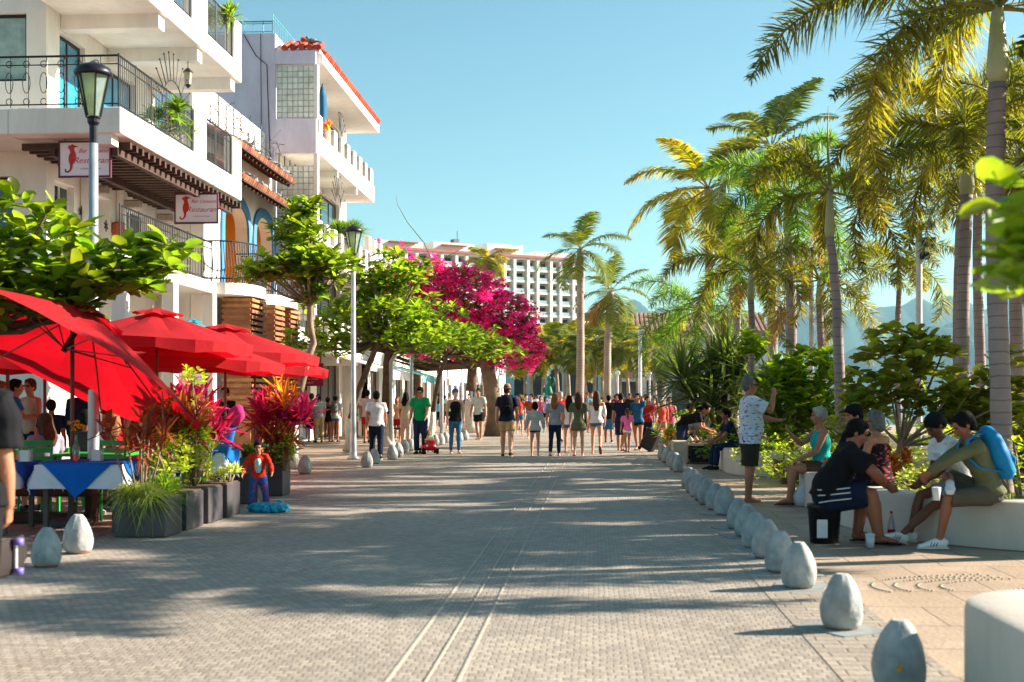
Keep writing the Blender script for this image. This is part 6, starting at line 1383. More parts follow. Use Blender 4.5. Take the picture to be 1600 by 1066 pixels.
for k in range(16): m.ball((rnd.uniform(-.22, .26), rnd.uniform(-.08, .1), rnd.uniform(.03, .07)), (rnd.uniform(.05, .10), rnd.uniform(.04, .08), rnd.uniform(.03, .09)), 6, 4)
m.v = [(x + rnd.gauss(0, .014), y + rnd.gauss(0, .014), max(.001, z + rnd.gauss(0, .012))) for x, y, z in m.v]
o = m.build('film', M('plastic_blue', '#1c9cc0', rough=.18, var=.3, scale=9, bump=.6, bscale=20), t) 
# ---------------------------------------------------------------- man at the left edge with a skateboard
person('man in black shirt at the left edge carrying a skateboard', (-3.3, 6.5, 0), face(-.12, 1), 1.78, dict(legL=(.3, .1), legR=(-.25, .35), lean=.04, armR=(-.05, .22, .07), armL=(.2, .3, .1), curlR=.75, pelvis=.91), dict(w=1.12, sleeve=.85, loose=.02), 1, ('tee', black), ('long_shorts', black), ('shoe', s_b), ('short', h_dark), 2, None)
t = thing('skateboard', 'skateboard with yellow and purple wheels held low at the left edge', 'skateboard', (-3.16, 6.52, .57)); m = MB()
m.tube([(0, -.40, .04), (0, -.3, .0), (0, .3, 0), (0, .4, .04)], [(.08, .007), (.10, .007), (.10, .007), (.07, .007)], 12, side=(0, 0, 1)); m.build('deck', M('deck_dark', '#2a2220', rough=.6), t, True)
for y, c_ in ((-.24, ('#b5a82c', 'wheel_yellow')), (.24, ('#6f5fb0', 'wheel_purple'))):
    MB().tube([(.02, y, -.085), (.02, y, .085)], .012, 6).build('axle', gal, t)
    for z in (-.08, .08): MB().tube([(.035, y, z - .018), (.035, y, z + .018)], [.028, .028], 14).build('wheel', M(c_[1], c_[0], rough=.4), t, True)
# ================================================================ street furniture
bol_m = M('bollard_stone', '#868c8e', col2='#b8b8b4', rough=.85, scale=9, bump=.35, bscale=22, dirt=.5)
bol_p = M('bollard_plate', '#8a8f8e', rough=.7, var=.2, scale=8, metal=.3)
BASEM = M('bollard_base', '#7b4a3a', rough=.9)
def rib(tw, n=7):
    return lambda a, z: 1 + .055 * math.cos(n * a + z * tw) ** 3 * (.3 + .7 * min(1, z / .25)) + (.06 * abs(math.sin(2 * a)) * max(0, (z - .27) / .08))
prof = [(.098, .012), (.117, .03), (.128, .07), (.130, .12), (.123, .17), (.108, .22), (.089, .265), (.070, .30), (.052, .325), (.036, .342), (.015, .34)]
pf = []
for i in range(len(prof) - 1):
    for k in range(3): u = k / 3; pf.append((prof[i][0] * (1 - u) + prof[i + 1][0] * u, prof[i][1] * (1 - u) + prof[i + 1][1] * u))
pf.append(prof[-1])
protos = []
def bollard(loc, rz, label, group, plate=False, base=False):
    v = rnd.randrange(3); key = (v, plate, base)
    for kk, o in protos:
        if kk == key:
            d_ = dup(o, loc, rz, label, rnd.uniform(.95, 1.05), group); d_.rotation_euler = (rnd.uniform(-.035, .035), rnd.uniform(-.035, .035), rz); return d_
    t = thing('bollard', label, 'bollard', loc, rz, group)
    MB().lathe(pf, 36, rib=rib((-22, -14, 18)[v])).build('body', bol_m, t, True)
    MB().lathe([(.10, -.01), (.10, .014)], 20).build('foot', BASEM, t)
    if plate: MB().box(-.24, .24, -.19, .19, -.006, .006).build('plate', bol_p, t)
    protos.append((key, t)); return t
rb = [(1405, 6.39), (1315, 8.06), (1248, 9.8), (1219, 10.7), (1198, 11.6), (1180, 12.4), (1166, 13.4), (1153, 14.2), (1132, 15.9), (1118, 16.7), (1106, 17.5), (1097, 18.25), (1090, 18.95), (1084, 19.75), (1077, 20.6), (1061, 25.3), (1055, 26.2), (1050, 27.5), (1042, 29.2), (1036, 30.9)]
for i, (px, Y) in enumerate(rb):
    bollard(XY(px, Y), rnd.uniform(0, 6), '%s bollard from the viewer in the long row at the right road edge' % ORD[i + 1], 'stone bollards along the right road edge', plate=i < 9)
    if i == 0:
        t0 = COL.objects[-1]
p = XY(1405, 6.39)
t = thing('sticker', 'small yellow and dark sticker on the nearest right bollard', 'sticker', (p.x - .03, p.y - .134, .13))
MB().box(-.013, .013, -.002, .002, -.016, .016).build('patch', M('sticker_yellow', '#d69a1e', rough=.5, var=.4, scale=50), t)
lbs = [((72, 885), 'nearest left bollard, beside the man in black'), ((122, 864), 'second left bollard, below the blue table'), ((355, 796), 'left bollard just behind the last planter box'), ((476, 740), 'left bollard beside the first leaning whitewashed trunk'),
       ((573, 730), 'left bollard with weathered grey face near the man in white tee'), ((585, 725), 'left bollard touching the weathered one'), ((613, 718), 'left bollard below the bent top pole'), ((622, 714), 'left bollard half hidden behind the one below the bent top pole'),
       ((632, 707), 'wide left bollard just left of the man in green'), ((642, 705), 'left bollard directly at the feet of the man in green'), ((680, 696), 'left bollard just right of the red toy car'), ((689, 695), 'left bollard second right of the red toy car'), ((697, 692), 'left bollard before the woman in black top'),
       ((718, 690), 'left bollard behind the feet of the woman in black top'), ((727, 688), 'left bollard just right of the woman in black top'), ((736, 668), 'far left bollard left of the man in white tee and black shorts'), ((761, 669), 'far left bollard right of the man in white tee and black shorts'), ((811, 672), 'far bollard right of the man in straw hat'), ((686, 665), 'far bollard behind the woman in black top')]
for (px, py), lb in lbs: bollard(G(px, py), rnd.uniform(0, 6), lb, 'stone bollards along the restaurants')
# ---- planter walls (serpentine)
wallw = M('wall_whitewash', '#c9bfb2', rough=.85, var=.06, scale=3, bump=.15, bscale=40, dirt=.3)
def seatwall(label, path, h=.46, wd=.42, group='curved white seat walls'):
    P_ = [Vector((x, y, 0)) for x, y in path]; fine = []
    for i in range(len(P_) - 1):
        a, b_, c, d = P_[max(i - 1, 0)], P_[i], P_[i + 1], P_[min(i + 2, len(P_) - 1)]
        for k in range(8):
            u = k / 8; fine.append(.5 * ((2 * b_) + (c - a) * u + (2 * a - 5 * b_ + 4 * c - d) * u * u + (3 * b_ - a - 3 * c + d) * u ** 3))
    fine.append(P_[-1]); t = thing('seat_wall', label, 'wall', tuple(fine[0]), 0, group); n = len(fine); V = []; F = []
    prof_ = [(-.5, 0), (-.5, h - .05), (-.46, h - .012), (-.4, h), (.4, h), (.46, h - .012), (.5, h - .05), (.5, 0)]
    for i, p in enumerate(fine):
        d = (fine[min(i + 1, n - 1)] - fine[max(i - 1, 0)]).normalized(); s = Vector((d.y, -d.x, 0))
        e = 1
        for a, z in prof_: q = p + s * a * wd * e - fine[0]; V.append((q.x, q.y, z))
    k = len(prof_)
    for i in range(n - 1):
        for j in range(k - 1): F.append((i * k + j, i * k + j + 1, (i + 1) * k + j + 1, (i + 1) * k + j))
    F += [tuple(range(k))[::-1], tuple(range((n - 1) * k, n * k))]
    o = mesh_obj('wall', V, F, wallw, t, True); o.data.set_sharp_from_angle(angle=R(35)); 
    m = MB(); 
    for i in range(6, n - 4, 12):
        p = fine[i] - fine[0]; d = (fine[i + 1] - fine[i]).normalized(); s = Vector((d.y, -d.x, 0))
        m.tube([p - s * (wd / 2 + .002) + UP * .0, p - s * (wd / 2 + .002) + UP * (h - .05)], .004, 4)
    m.build('joint', M('joint_dark', '#8a7d70'), t)
    return t
seatwall('curved white seat wall on which the two boys sit', [(3.02, 17.9), (2.98, 16.9), (2.95, 15.8), (3.0, 14.6), (3.25, 13.6), (3.62, 12.95), (4.15, 12.48), (4.9, 12.1), (6.4, 11.7), (8.2, 11.5)])
seatwall('long white seat wall behind the standing man in patterned shirt', [(2.98, 34), (2.85, 30.5), (2.8, 27.5), (2.78, 25.2), (3.05, 24.3), (3.7, 23.9), (4.6, 23.0), (5.8, 21.6), (7.5, 20.8)])
seatwall('white planter wall far behind the wheeled suitcase', [(3.3, 50), (2.9, 44), (2.6, 39), (2.7, 37), (3.4, 36.2)])
# near wall end at the lower right
t = thing('seat_wall', 'rounded end of the nearest white seat wall in the lower right corner', 'wall', (2.3, 5.6, 0), 0, 'curved white seat walls')
hw2 = .47; sec = [(hw2 * math.cos(a), hw2 * math.sin(a)) for a in [PI * k / 16 for k in range(17)]]
poly = [(2.22 + x, 6.15 + y) for x, y in sec] + [(1.77, 4.6), (1.84, 2.5), (2.85, 2.5), (2.75, 4.6)]
m = MB(); lv = [(0, 0), (0, .42), (.012, .455), (.045, .47)]; c0 = Vector((2.22, 4.6, 0)); N = len(poly); V = []
for ins, z in lv:
    for x, y in poly:
        d = Vector((2.22 - x, (6.15 if y > 6.15 else y) - y, 0)); d = d.normalized() * ins if d.length else d; V.append((x + d.x - 2.3, y + d.y - 5.6, z))
F = [(i * N + j, i * N + (j + 1) % N, (i + 1) * N + (j + 1) % N, (i + 1) * N + j) for i in range(len(lv) - 1) for j in range(N)] + [tuple(range((len(lv) - 1) * N, len(lv) * N))]
o = mesh_obj('wall', V, F, wallw, t, True); o.data.set_sharp_from_angle(angle=R(40))
# pebble mosaic arcs in the promenade floor
acc = []; m = MB()
def peb(x, y, r): m.ball((x, y, 0.0), (r, r * .7, .006), 5, 3)
for arc_c, r0_, n_, a0, a1 in (((3.6, 9.9), 1.3, 4, 1.9, 3.5), ((4.3, 9.3), 1.3, 4, 1.6, 2.9)):
    for j in range(n_):
        r_ = r0_ - j * .15; N = int(r_ * (a1 - a0) / .055)
        for k in range(N):
            a = a0 + (a1 - a0) * k / N; peb(arc_c[0] + r_ * math.cos(a) * 1.15, arc_c[1] + r_ * math.sin(a) * .62, rnd.uniform(.012, .02))
o = m.build('pebble_mosaic', M('pebble_white', '#a89c8a', rough=.6, island=.15), None, True); kind(o, 'stuff', 'pale pebbles set in curved swirls in the promenade floor')
# ---- lamp posts
lampg = M('lamp_glass', '#93a3a8', rough=.15, spec=.8, trans=.4); lampk = M('lamp_black', '#22222c', rough=.4, metal=.3)
def lamp(label, loc, h=5.62, tilt=0):
    t = thing('street_lamp', label, 'street lamp', loc, 0, 'street lamps with tapered lanterns')
    MB().lathe([(.15, 0), (.15, .03), (.10, .06), (.085, .2), (.075, .5), (.066, 1.2), (.055, h - 1.0)], 16).build('post', gal, t, True)
    MB().lathe([(.05, h - 1.0), (.05, h - .78), (.075, h - .74), (.075, h - .7), (.09, h - .68), (.05, h - .66)], 12).build('neck', lampk, t)
    MB().lathe([(.085, h - .66), (.19, h - .16)], 6).build('lantern_glass', lampg, t)
    m = MB()
    for k in range(6): a = PI / 3 * k; m.tube([(.09 * math.cos(a), .09 * math.sin(a), h - .67), (.2 * math.cos(a), .2 * math.sin(a), h - .15)], .013, 5)
    m.build('lantern_frame', lampk, t)
    MB().lathe([(.23, h - .16), (.235, h - .12), (.21, h - .07), (.15, h - .03), (.07, h), (.02, h + .03)], 12).build('lantern_cap', lampk, t, True)
    return t
lamp('nearest street lamp standing among the red umbrellas', (XY(146, 15.6).x, 15.6, 0))
l2 = G(552, 717); lamp('street lamp with tall silver post in front of the almond trees', l2)
def pole(label, px, Y, ztop, r=.05, bent=False, group='plain silver poles under the almond trees'):
    t = thing('pole', label, 'pole', XY(px, Y), 0, group)
    pts = [(0, 0, 0), (0, 0, ztop * .5), (0, 0, ztop * .82)]
    if bent: pts += [(.12, 0, ztop * .88), (.1, 0, ztop * .93), (.02, 0, ztop * .97), (.2, 0, ztop), (.45, 0, ztop - .02)]
    else: pts += [(0, 0, ztop)]
    MB().tube(pts, r, 10).build('post', gal, t, True); MB().lathe([(r * 2, 0), (r * 2, .03), (r * 1.3, .05)], 12).build('base', gal, t)
    return t
pole('silver pole with a curled top left of the man in green', 611, 39, 3.15, .07, True)
pole('silver pole just right of the curled top pole', 643, 42, 2.9, .06); pole('silver pole just left of the woman in black top', 690, 52, 2.8, .08)
pole('thin silver pole behind the almond row, left one', 700, 66, 3.2, .06); pole('thin silver pole behind the almond row, right one', 722, 72, 3.4, .06)
t = thing('pole', 'tall white pole with small floodlights ahead on the bend', 'pole', XY(1000, 78), 0, 'white poles on the sea side')
MB().tube([(0, 0, 0), (0, 0, 5.9)], .11, 10).build('post', M('pole_white', '#c9ccd2', rough=.5), t)
for z, a in ((5.9, .3), (5.5, .6), (4.6, .5)): MB().box(0, .35, -.1, .1, -.08, .1, 0, Matrix.Translation((.05, 0, z)) @ Matrix.Rotation(a, 4, 'Y')).build('floodlight', gal, t)
t = thing('pole', 'short white pole with camera right of the tall one', 'pole', XY(1015, 74), 0, 'white poles on the sea side'); MB().tube([(0, 0, 0), (0, 0, 2.9)], .05, 8).build('post', MATS['pole_white'], t); MB().ball((0, 0, 2.95), .12, 8, 6).build('camera', gal, t)
t = thing('pole', 'white pole with round lamp left of the tall one', 'pole', XY(965, 80), 0, 'white poles on the sea side'); MB().tube([(0, 0, 0), (0, 0, 3.0)], .06, 8).build('post', MATS['pole_white'], t); MB().ball((0, 0, 3.1), .17, 8, 6).build('globe', lampg, t)
t = thing('floodlight_pole', 'pale pole carrying small blue box lights beyond the palms', 'pole', XY(1436, 30), 0, 'white poles on the sea side')
MB().tube([(0, 0, 0), (0, 0, 5.5)], .075, 10).build('post', MATS['pole_white'], t)
bm = M('box_blue', '#1b3f6e', rough=.4); MB().box(.05, .35, -.1, .1, 4.95, 5.15).build('box_light', bm, t); MB().box(.0, .25, -.1, .1, 4.65, 4.82).build('box_light', bm, t); MB().box(-.3, .32, -.2, .2, 5.35, 5.5).build('lamp_head', gal, t)
t = thing('floodlight_pole', 'pole with a white equipment box between the palm trunks', 'pole', XY(1268, 34), 0, 'white poles on the sea side')
MB().tube([(0, 0, 0), (0, 0, 4.9)], .07, 10).build('post', MATS['pole_white'], t); MB().box(-.25, -.07, -.1, .1, 4.0, 4.75, .02).build('equipment_box', M('box_cream', '#b9b3a4'), t)
# ---- planter boxes with plants
pbm = M('planter_metal', '#3f3c40', col2='#5a565a', rough=.5, scale=3, metal=.35, dirt=.3)
pb = [((166, 248, 843), 'nearest dark planter box with spilling grass'), ((250, 293, 829), 'second planter box from the viewer'), ((293, 316, 822), 'third planter box from the viewer'), ((316, 341, 815), 'fourth planter box, at the end of the close row')]
xr = -4.43
ys = [(12.95, 13.5), (13.65, 14.25), (14.45, 15.0), (15.2, 15.75)]
for (q, lb), (ya, yb) in zip(pb, ys):
    t = thing('planter_box', lb, 'planter', (xr - .27, (ya + yb) / 2, 0), 0, 'metal planter boxes at the restaurant edge'); d = (yb - ya) / 2
    MB().box(-.27, .27, -d, d, 0, .40, .008).build('box', pbm, t); MB().box(-.25, .25, -d + .02, d - .02, .401, .415).build('soil', soil, t)
for px, Y, lb in ((383, 17.4, 'planter box directly behind the child'), (422, 18.9, 'planter box right of the child with pink cordyline')):
    t = thing('planter_box', lb, 'planter', XY(px, Y), 0, 'metal planter boxes at the restaurant edge'); MB().box(-.25, .25, -.25, .25, 0, .62, .008).build('box', pbm, t); MB().box(-.23, .23, -.23, .23, .621, .63).build('soil', soil, t)
def S(label, loc, mt, n, L, wd, **k): return stems_plant(k.pop('name', 'planter_plant'), label, loc, 'plant', mt, n, L, wd, group='plants in the restaurant planters', **k)
S('pale grass spilling over the nearest planter box', (xr - .27, 13.1, .4), g_var, 420, .36, .010, R0=.16, spread=.9, heads=4, droop=.6, name='grass_clump')
S('green grass clump between the first two planter boxes', (xr - .25, 13.6, .4), g_dark, 300, .38, .012, R0=.16, spread=.8, heads=4, droop=.4, name='grass_clump')
S('thin bronze leaved plant above the nearest planter box', (xr - .38, 13.3, .4), g_bronze, 20, .22, .022, R0=.22, spread=1.0, H=.9, heads=9, broad=.2)
S('tall bronze cordyline beside the tip of the tilted umbrella', (xr - .3, 14.6, .4), g_bronze, 26, .36, .03, R0=.24, spread=.8, H=.95, heads=8, broad=.17, name='cordyline')
S('large crimson cordyline behind the planter boxes', (xr - .42, 15.4, .4), g_pink, 28, .40, .036, R0=.17, spread=.85, H=1.0, heads=9, broad=.19, name='cordyline')
S('pale striped grassy plant in the fourth planter box', (xr - .05, 15.4, .4), g_var, 40, .22, .018, R0=.12, spread=.8, H=.15, heads=5, droop=.4)
S('bright magenta cordyline right above the child', XY(432, 18.9, .62), g_pink, 30, .44, .04, R0=.16, spread=.8, H=.75, heads=7, broad=.19, name='cordyline')
S('orange cordyline on top of the magenta one', XY(425, 19.2, .62), g_or, 24, .34, .03, R0=.24, spread=.85, H=1.0, heads=7, broad=.17, name='cordyline')
S('orange and green fringe under the magenta cordyline', XY(445, 18.7, .62), g_bronze, 34, .36, .04, R0=.14, spread=1.2, H=.3, heads=4, broad=.17, name='cordyline')
S('low dark green tuft behind the left bollard and the child', XY(380, 17.4, .62), g_dark, 120, .34, .04, R0=.1, spread=1.0, heads=3, droop=.5)
for (x, y, z, r_, c, mt, lb) in ((xr - .3, 13.9, .45, (.28, .28, .34), 75, g_lime, 'light green bush in the second planter box'), (xr - .25, 14.7, .45, (.3, .3, .4), 90, g_lime, 'light green bush in the third planter box'), (xr - .42, 14.2, .5, (.3, .3, .55), 70, g_almond, 'taller green bush behind the second planter box'), (XY(452, 18.9).x, 18.6, .4, (.2, .2, .3), 40, g_lime, 'yellow green bush beside the planter right of the child')):
    bush('planter_bush', lb, (x, y, z), 'bush', mt, r_, c, .075, 7, .5, group='plants in the restaurant planters')
t = tree('sapling', 'thin young tree with yellow green tip between the umbrella and the cordylines', (xr - .32, 14.9, .4), [(0, 0, 0), (.03, 0, .6), (-.02, 0, 1.3)], .016, [((0, 0, 1.28), (.12, .12, .12), 14), ((.05, 0, .8), (.25, .2, .25), 22), ((0, 0, .45), (.28, .2, .2), 18)], g_lime, L=.10, n=6, wr=.45, cat='sapling')
# ---- umbrellas
umr = M('cloth_umbrella_red', '#b00a1a', rough=.85, trans=.34, var=.14, scale=2, bump=.7, bscale=4)
umr.node_tree.nodes['Mix'] if 0 else None
polem = M('pole_bronze', '#6b4a40', rough=.5, metal=.3)
def umbrella(label, loc, h, r, drop, tilt=(0, 0), rz=0, n=8, mat=None, valance=.16, poleL=None, cat='umbrella', square=False, group='red restaurant umbrellas'):
    """pole foot at loc, canopy apex at height h, radius r; tilt rotates the canopy about the pole top"""
    t = thing('umbrella', label, cat, loc, rz, group); hub = Vector((0, 0, h - drop * .55))
    MB().tube([(0, 0, 0), (0, 0, h - drop * .4)], .024, 10).build('pole', polem, t, True)
    MB().lathe([(.24, 0), (.24, .06), (.06, .09), (.04, .25)], 16).build('base', M('umbrella_base', '#4a4a4e', rough=.7), t)
    T = Matrix.Translation(hub) @ Matrix.Rotation(tilt[1], 4, 'Y') @ Matrix.Rotation(tilt[0], 4, 'X')
    V = []; F = []; rings = 7; seg = n * 4; a_off = PI / n
    def rad(a):
        if square: q = ((a + PI / 4) % (PI / 2)) - PI / 4; return 1 / math.cos(q) if n == 4 else 1 / max(abs(math.cos(q)), .1)
        q = (a % (2 * PI / n)) - PI / n; return math.cos(PI / n) / math.cos(q)
    for i in range(rings + 1):
        u = i / rings
        for j in range(seg):
            a = 2 * PI * j / seg; q = abs(math.sin(a * n / 2)) if not square else 0
            rr_ = r * u * (1 - .05 * (1 - abs(math.cos(a * n / 2))) * u) if not square else r * u * rad(a)
            sag = .035 * r * math.sin(PI * u) * (1 - abs(math.cos(a * n / 2)))
            V.append((rr_ * math.cos(a), rr_ * math.sin(a), drop * .55 - drop * u ** 1.15 - sag))
    for i in range(rings):
        for j in range(seg): F.append((i * seg + j, i * seg + (j + 1) % seg, (i + 1) * seg + (j + 1) % seg, (i + 1) * seg + j))
    o_ = rings * seg
    if valance:
        b0 = len(V)
        for j in range(seg): x, y, z = V[o_ + j]; V.append((x * .995, y * .995, z - valance * (1 + .15 * math.sin(j * 1.7))))
        for j in range(seg): F.append((o_ + j, o_ + (j + 1) % seg, b0 + (j + 1) % seg, b0 + j))
    mesh_obj('canopy', [T @ Vector(v) for v in V], F, mat or umr, t, True).data.set_sharp_from_angle(angle=R(13))
    # cap flap
    Vc = []; Fc = []
    for i in range(3):
        for j in range(seg): a = 2 * PI * j / seg; rr_ = r * .26 * i / 2 * (1 + .05 * math.cos(a * n)); Vc.append((rr_ * math.cos(a), rr_ * math.sin(a), drop * .55 + .07 - drop * (.26 * i / 2) ** 1.15 * 1.15 + .02 * math.cos(n * a) * (i == 2)))
    for i in range(2):
        for j in range(seg): Fc.append((i * seg + j, i * seg + (j + 1) % seg, (i + 1) * seg + (j + 1) % seg, (i + 1) * seg + j))
    mesh_obj('vent_cap', [T @ Vector(v) for v in Vc], Fc, mat or umr, t)
    for k in range(n):
        a = 2 * PI * k / n
        if square: rr_ = r * rad(a)
        else: rr_ = r
        z_ = lambda u: drop * .55 - drop * u ** 1.15 - .03
        rb_ = MB().tube([T @ Vector((rr_ * u * math.cos(a), rr_ * u * math.sin(a), z_(u))) for u in (.02, .3, .6, .98)], .011, 5).build('rib', polem, t)
        s_ = T @ Vector((0, 0, -drop * .25)); MB().tube([s_, T @ Vector((rr_ * .45 * math.cos(a), rr_ * .45 * math.sin(a), z_(.45)))], .009, 5).build('strut', polem, rb_)
    MB().tube([T @ Vector((0, 0, -drop * .3)), T @ Vector((0, 0, drop * .5))], .035, 8).build('hub', M('hub_black', '#1b1b1e', rough=.4), t)
    return t
pu = AT(113, 726, 14.2)
umbrella('nearest red umbrella, tilted steeply towards the street', (pu.x, 14.2, 0), 2.5, 1.78, .66, tilt=(-.36, .40), rz=-.05, n=8, valance=0)
for lb, px, Y, h, r, dr, tl in (('wide red umbrella right behind the tilted one', 245, 18.6, 2.72, 1.42, .42, (0, .05)), ('lower red umbrella right of the wide one', 322, 20.8, 2.42, 1.30, .34, (0, .06)), ('red umbrella with high vent cap farther down the row', 352, 23.5, 2.78, 1.75, .5, (0, .03)),
                                 ('farthest red umbrella reaching towards the leaning trunk', 398, 27.0, 2.55, 1.6, .42, (0, .04)), ('dark shaded red umbrella at the left edge of the picture', 12, 17.2, 2.40, 1.45, .42, (0, 0)), ('red umbrella behind the pole of the tilted one', 70, 19.2, 2.38, 1.35, .38, (0, 0)), ('red umbrella deep in the terrace behind the lamp post', 150, 22.2, 2.48, 1.5, .4, (0, 0))):
    umbrella(lb, XY(px, Y), h, r, dr, tilt=tl, rz=rnd.uniform(0, .5))
tq_ = M('cloth_umbrella_turquoise', '#2aa0b0', rough=.85, trans=.4)
umbrella('turquoise umbrella glimpsed above the red ones', XY(300, 28.5), 3.2, .85, .35, mat=tq_, group=None)
# ---- tables and chairs
def cloth_table(label, loc, rz, s=.48, ctop=bluec, cund=whitec, h=.74, group='restaurant tables with blue and white cloths'):
    t = thing('restaurant_table', label, 'table', loc, rz, group)
    MB().box(-s, s, -s, s, h - .03, h).build('tabletop', wood, t)
    for sx in (-1, 1):
        for sy in (-1, 1): MB().box(sx * (s - .09) - .025, sx * (s - .09) + .025, sy * (s - .09) - .025, sy * (s - .09) + .025, 0, h - .03).build('leg', M('leg_grey', '#55504e', rough=.6), t)
    def cloth(nm, size, rot, z, mt, dropk):
        N = 28; V = []; F = []; lim = s + (.016 if mt is ctop else .0)
        for i in range(N + 1):
            for j in range(N + 1):
                x, y = (i / N - .5) * 2 * size, (j / N - .5) * 2 * size; x, y = x * math.cos(rot) - y * math.sin(rot), x * math.sin(rot) + y * math.cos(rot)
                ox, oy = max(0, abs(x) - lim), max(0, abs(y) - lim); dz = math.hypot(ox, oy); f = .10 * dz * (1 + .8 * math.sin(x * 16 + y * 13))
                V.append((math.copysign(min(abs(x), lim) + (f if ox else 0) + .15 * min(ox, oy), x), math.copysign(min(abs(y), lim) + (f if oy else 0) + .15 * min(ox, oy), y), z - dz * .97))
        for i in range(N):
            for j in range(N): a = i * (N + 1) + j; F.append((a, a + N + 1, a + N + 2, a + 1))
        o = mesh_obj(nm, V, F, mt, None, True); tag(o, label.replace('table', 'table').split(' with')[0] + (': %s cloth laid over it' % ('blue' if mt is ctop else 'white')), 'tablecloth', 'tablecloths'); o.location = loc; o.rotation_euler = (0, 0, rz); o.name = 'tablecloth'; return o
    cloth('tablecloth', s + .28, 0, h + .006, cund, 1); cloth('tablecloth', s * 1.32, PI / 4, h + .012, ctop, 2.5)
    return t
cb2 = cl('tablecloth_blue', '#0f5fb4', var=.08); cw2 = cl('tablecloth_white', '#d3d8e4', var=.05)
tb = [((-5.52, 13.75, 0), 'front restaurant table beside the nearest planter box with blue cloth'), ((-6.62, 13.5, 0), 'front restaurant table at the left with blue cloth'), ((-5.3, 16.8, 0), 'restaurant table behind the planter boxes with blue cloth')]
for loc, lb in tb: cloth_table(lb, loc, .05, .46, cb2, cw2)
grn = M('plastic_green', '#2a9a3c', rough=.4, var=.1)
def chair(loc, rz, label, mat=grn, group='green chairs under the umbrellas', first=[None]):
    if first[0] is not None and mat is grn: return dup(first[0], loc, rz, label)
    t = thing('chair', label, 'chair', loc, rz, group)
    MB().box(-.22, .22, -.21, .21, .43, .46, .012).build('seat', mat, t)
    for sx in (-1, 1):
        MB().tube([(sx * .19, .18, 0), (sx * .18, .17, .43)], .018, 6).build('leg', mat, t); MB().tube([(sx * .19, -.2, 0), (sx * .18, -.2, .45), (sx * .19, -.25, .9)], .018, 6).build('leg', mat, t)
    m = MB()
    for z in (.58, .68, .78, .87): m.box(-.19, .19, -.255, -.23, z, z + .06)
    m.build('backrest', mat, t)
    if mat is grn: first[0] = t
    return t
for i, (x, y, rz, lb) in enumerate(((-5.9, 14.9, 2.8, 'green chair behind the front right table'), (-6.7, 14.8, 3.3, 'green chair behind the front left table'), (-5.1, 15.6, 2.6, 'green chair behind the second planter box'), (-6.0, 16.8, 1.6, 'green chair left of the second row table'), (-7.4, 15.2, 3.0, 'green chair near the almond trunk'), (-5.5, 18.0, 3.1, 'green chair of the woman in red deeper in the terrace'), (-6.6, 17.6, .3, 'green chair in the middle of the terrace'))): chair((x, y, 0), rz, lb)
gt = []
for x, y, lb in ((-6.3, 16.0, 'green table in the middle of the terrace'), (-5.4, 18.9, 'green table deeper in the terrace'), (-7.6, 17.2, 'green table beside the almond trunk')):
    if not gt:
        t = thing('green_table', lb, 'table', (x, y, 0), 0, 'green tables under the umbrellas'); MB().box(-.45, .45, -.45, .45, .71, .75, .01).build('tabletop', grn, t)
        for sx in (-1, 1):
            for sy in (-1, 1): MB().box(sx * .4 - .02, sx * .4 + .02, sy * .4 - .02, sy * .4 + .02, 0, .71).build('leg', grn, t)
        gt.append(t)
    else: dup(gt[0], (x, y, 0), 0, lb)
t = thing('bench', 'dark upholstered bench in the shade below the front left table', 'bench', (-6.4, 14.6, 0)); MB().box(-.6, .6, -.2, .2, .3, .42, .03).build('seat', brownc, t); MB().box(-.58, .58, -.18, .18, 0, .1).build('base', wood, t)
for sx in (-.55, .55): MB().box(sx - .04, sx + .04, -.15, .15, .1, .3).build('leg', wood, t)
glassm = M('glass_bottle', '#b9cbb8', rough=.08, glass=True, spec=.8)
for x, y, lb, fl in ((-6.33, 13.42, 'clear bottle vase with orange and white flowers on the front left table', 1), (-5.62, 13.55, 'clear bottle vase with yellow flowers on the front right table', 0)):
    t = thing('bottle_vase', lb, 'vase', (x, y, .757)); MB().lathe([(.04, 0), (.042, .12), (.035, .16), (.015, .2), (.013, .27), (.016, .28)], 14).build('bottle', glassm, t, True)
    a_ = NP(); rosettes(a_, [(.02, 0, .38), (-.03, 0, .41), (.0, .02, .34)], 10, .055, .7, .3, .5); a_.build('flowers', M('flower_yellow', '#d79a1c', rough=.6, trans=.3, island=.2), t); MB().tube([(0, 0, .15), (.02, 0, .38)], .004, 4).tube([(0, 0, .15), (-.03, 0, .4)], .004, 4).build('stem', g_dark, t)
    if fl: a_ = NP(); rosettes(a_, [(.05, 0, .37)], 10, .05, .7, .3, .5); a_.build('white_flower', M('flower_white', '#d8d4c8', rough=.6), t)
for x, y, lb in ((-6.12, 13.4, 'square glass jar of napkins on the front left table'), (-5.42, 13.62, 'square glass jar of napkins on the front right table')):
    t = thing('napkin_holder', lb, 'napkin holder', (x, y, .757)); MB().box(-.05, .05, -.03, .03, .004, .12).build('napkins', whitec, t); m = MB()
    for sx in (-.058, .058):
        for sy in (-.04, .04): m.tube([(sx, sy, 0), (sx, sy, .14)], .004, 4)
    m.box(-.06, .06, -.042, .042, 0, .003); m.build('holder', gal, t)
t = thing('green_glass', 'green drinking glass beside the flower bottle on the left table', 'glass', (-6.47, 13.35, .757)); MB().lathe([(.03, 0), (.038, .11)], 12).build('cup', M('glass_green', '#2f9a60', rough=.1, spec=.8), t)
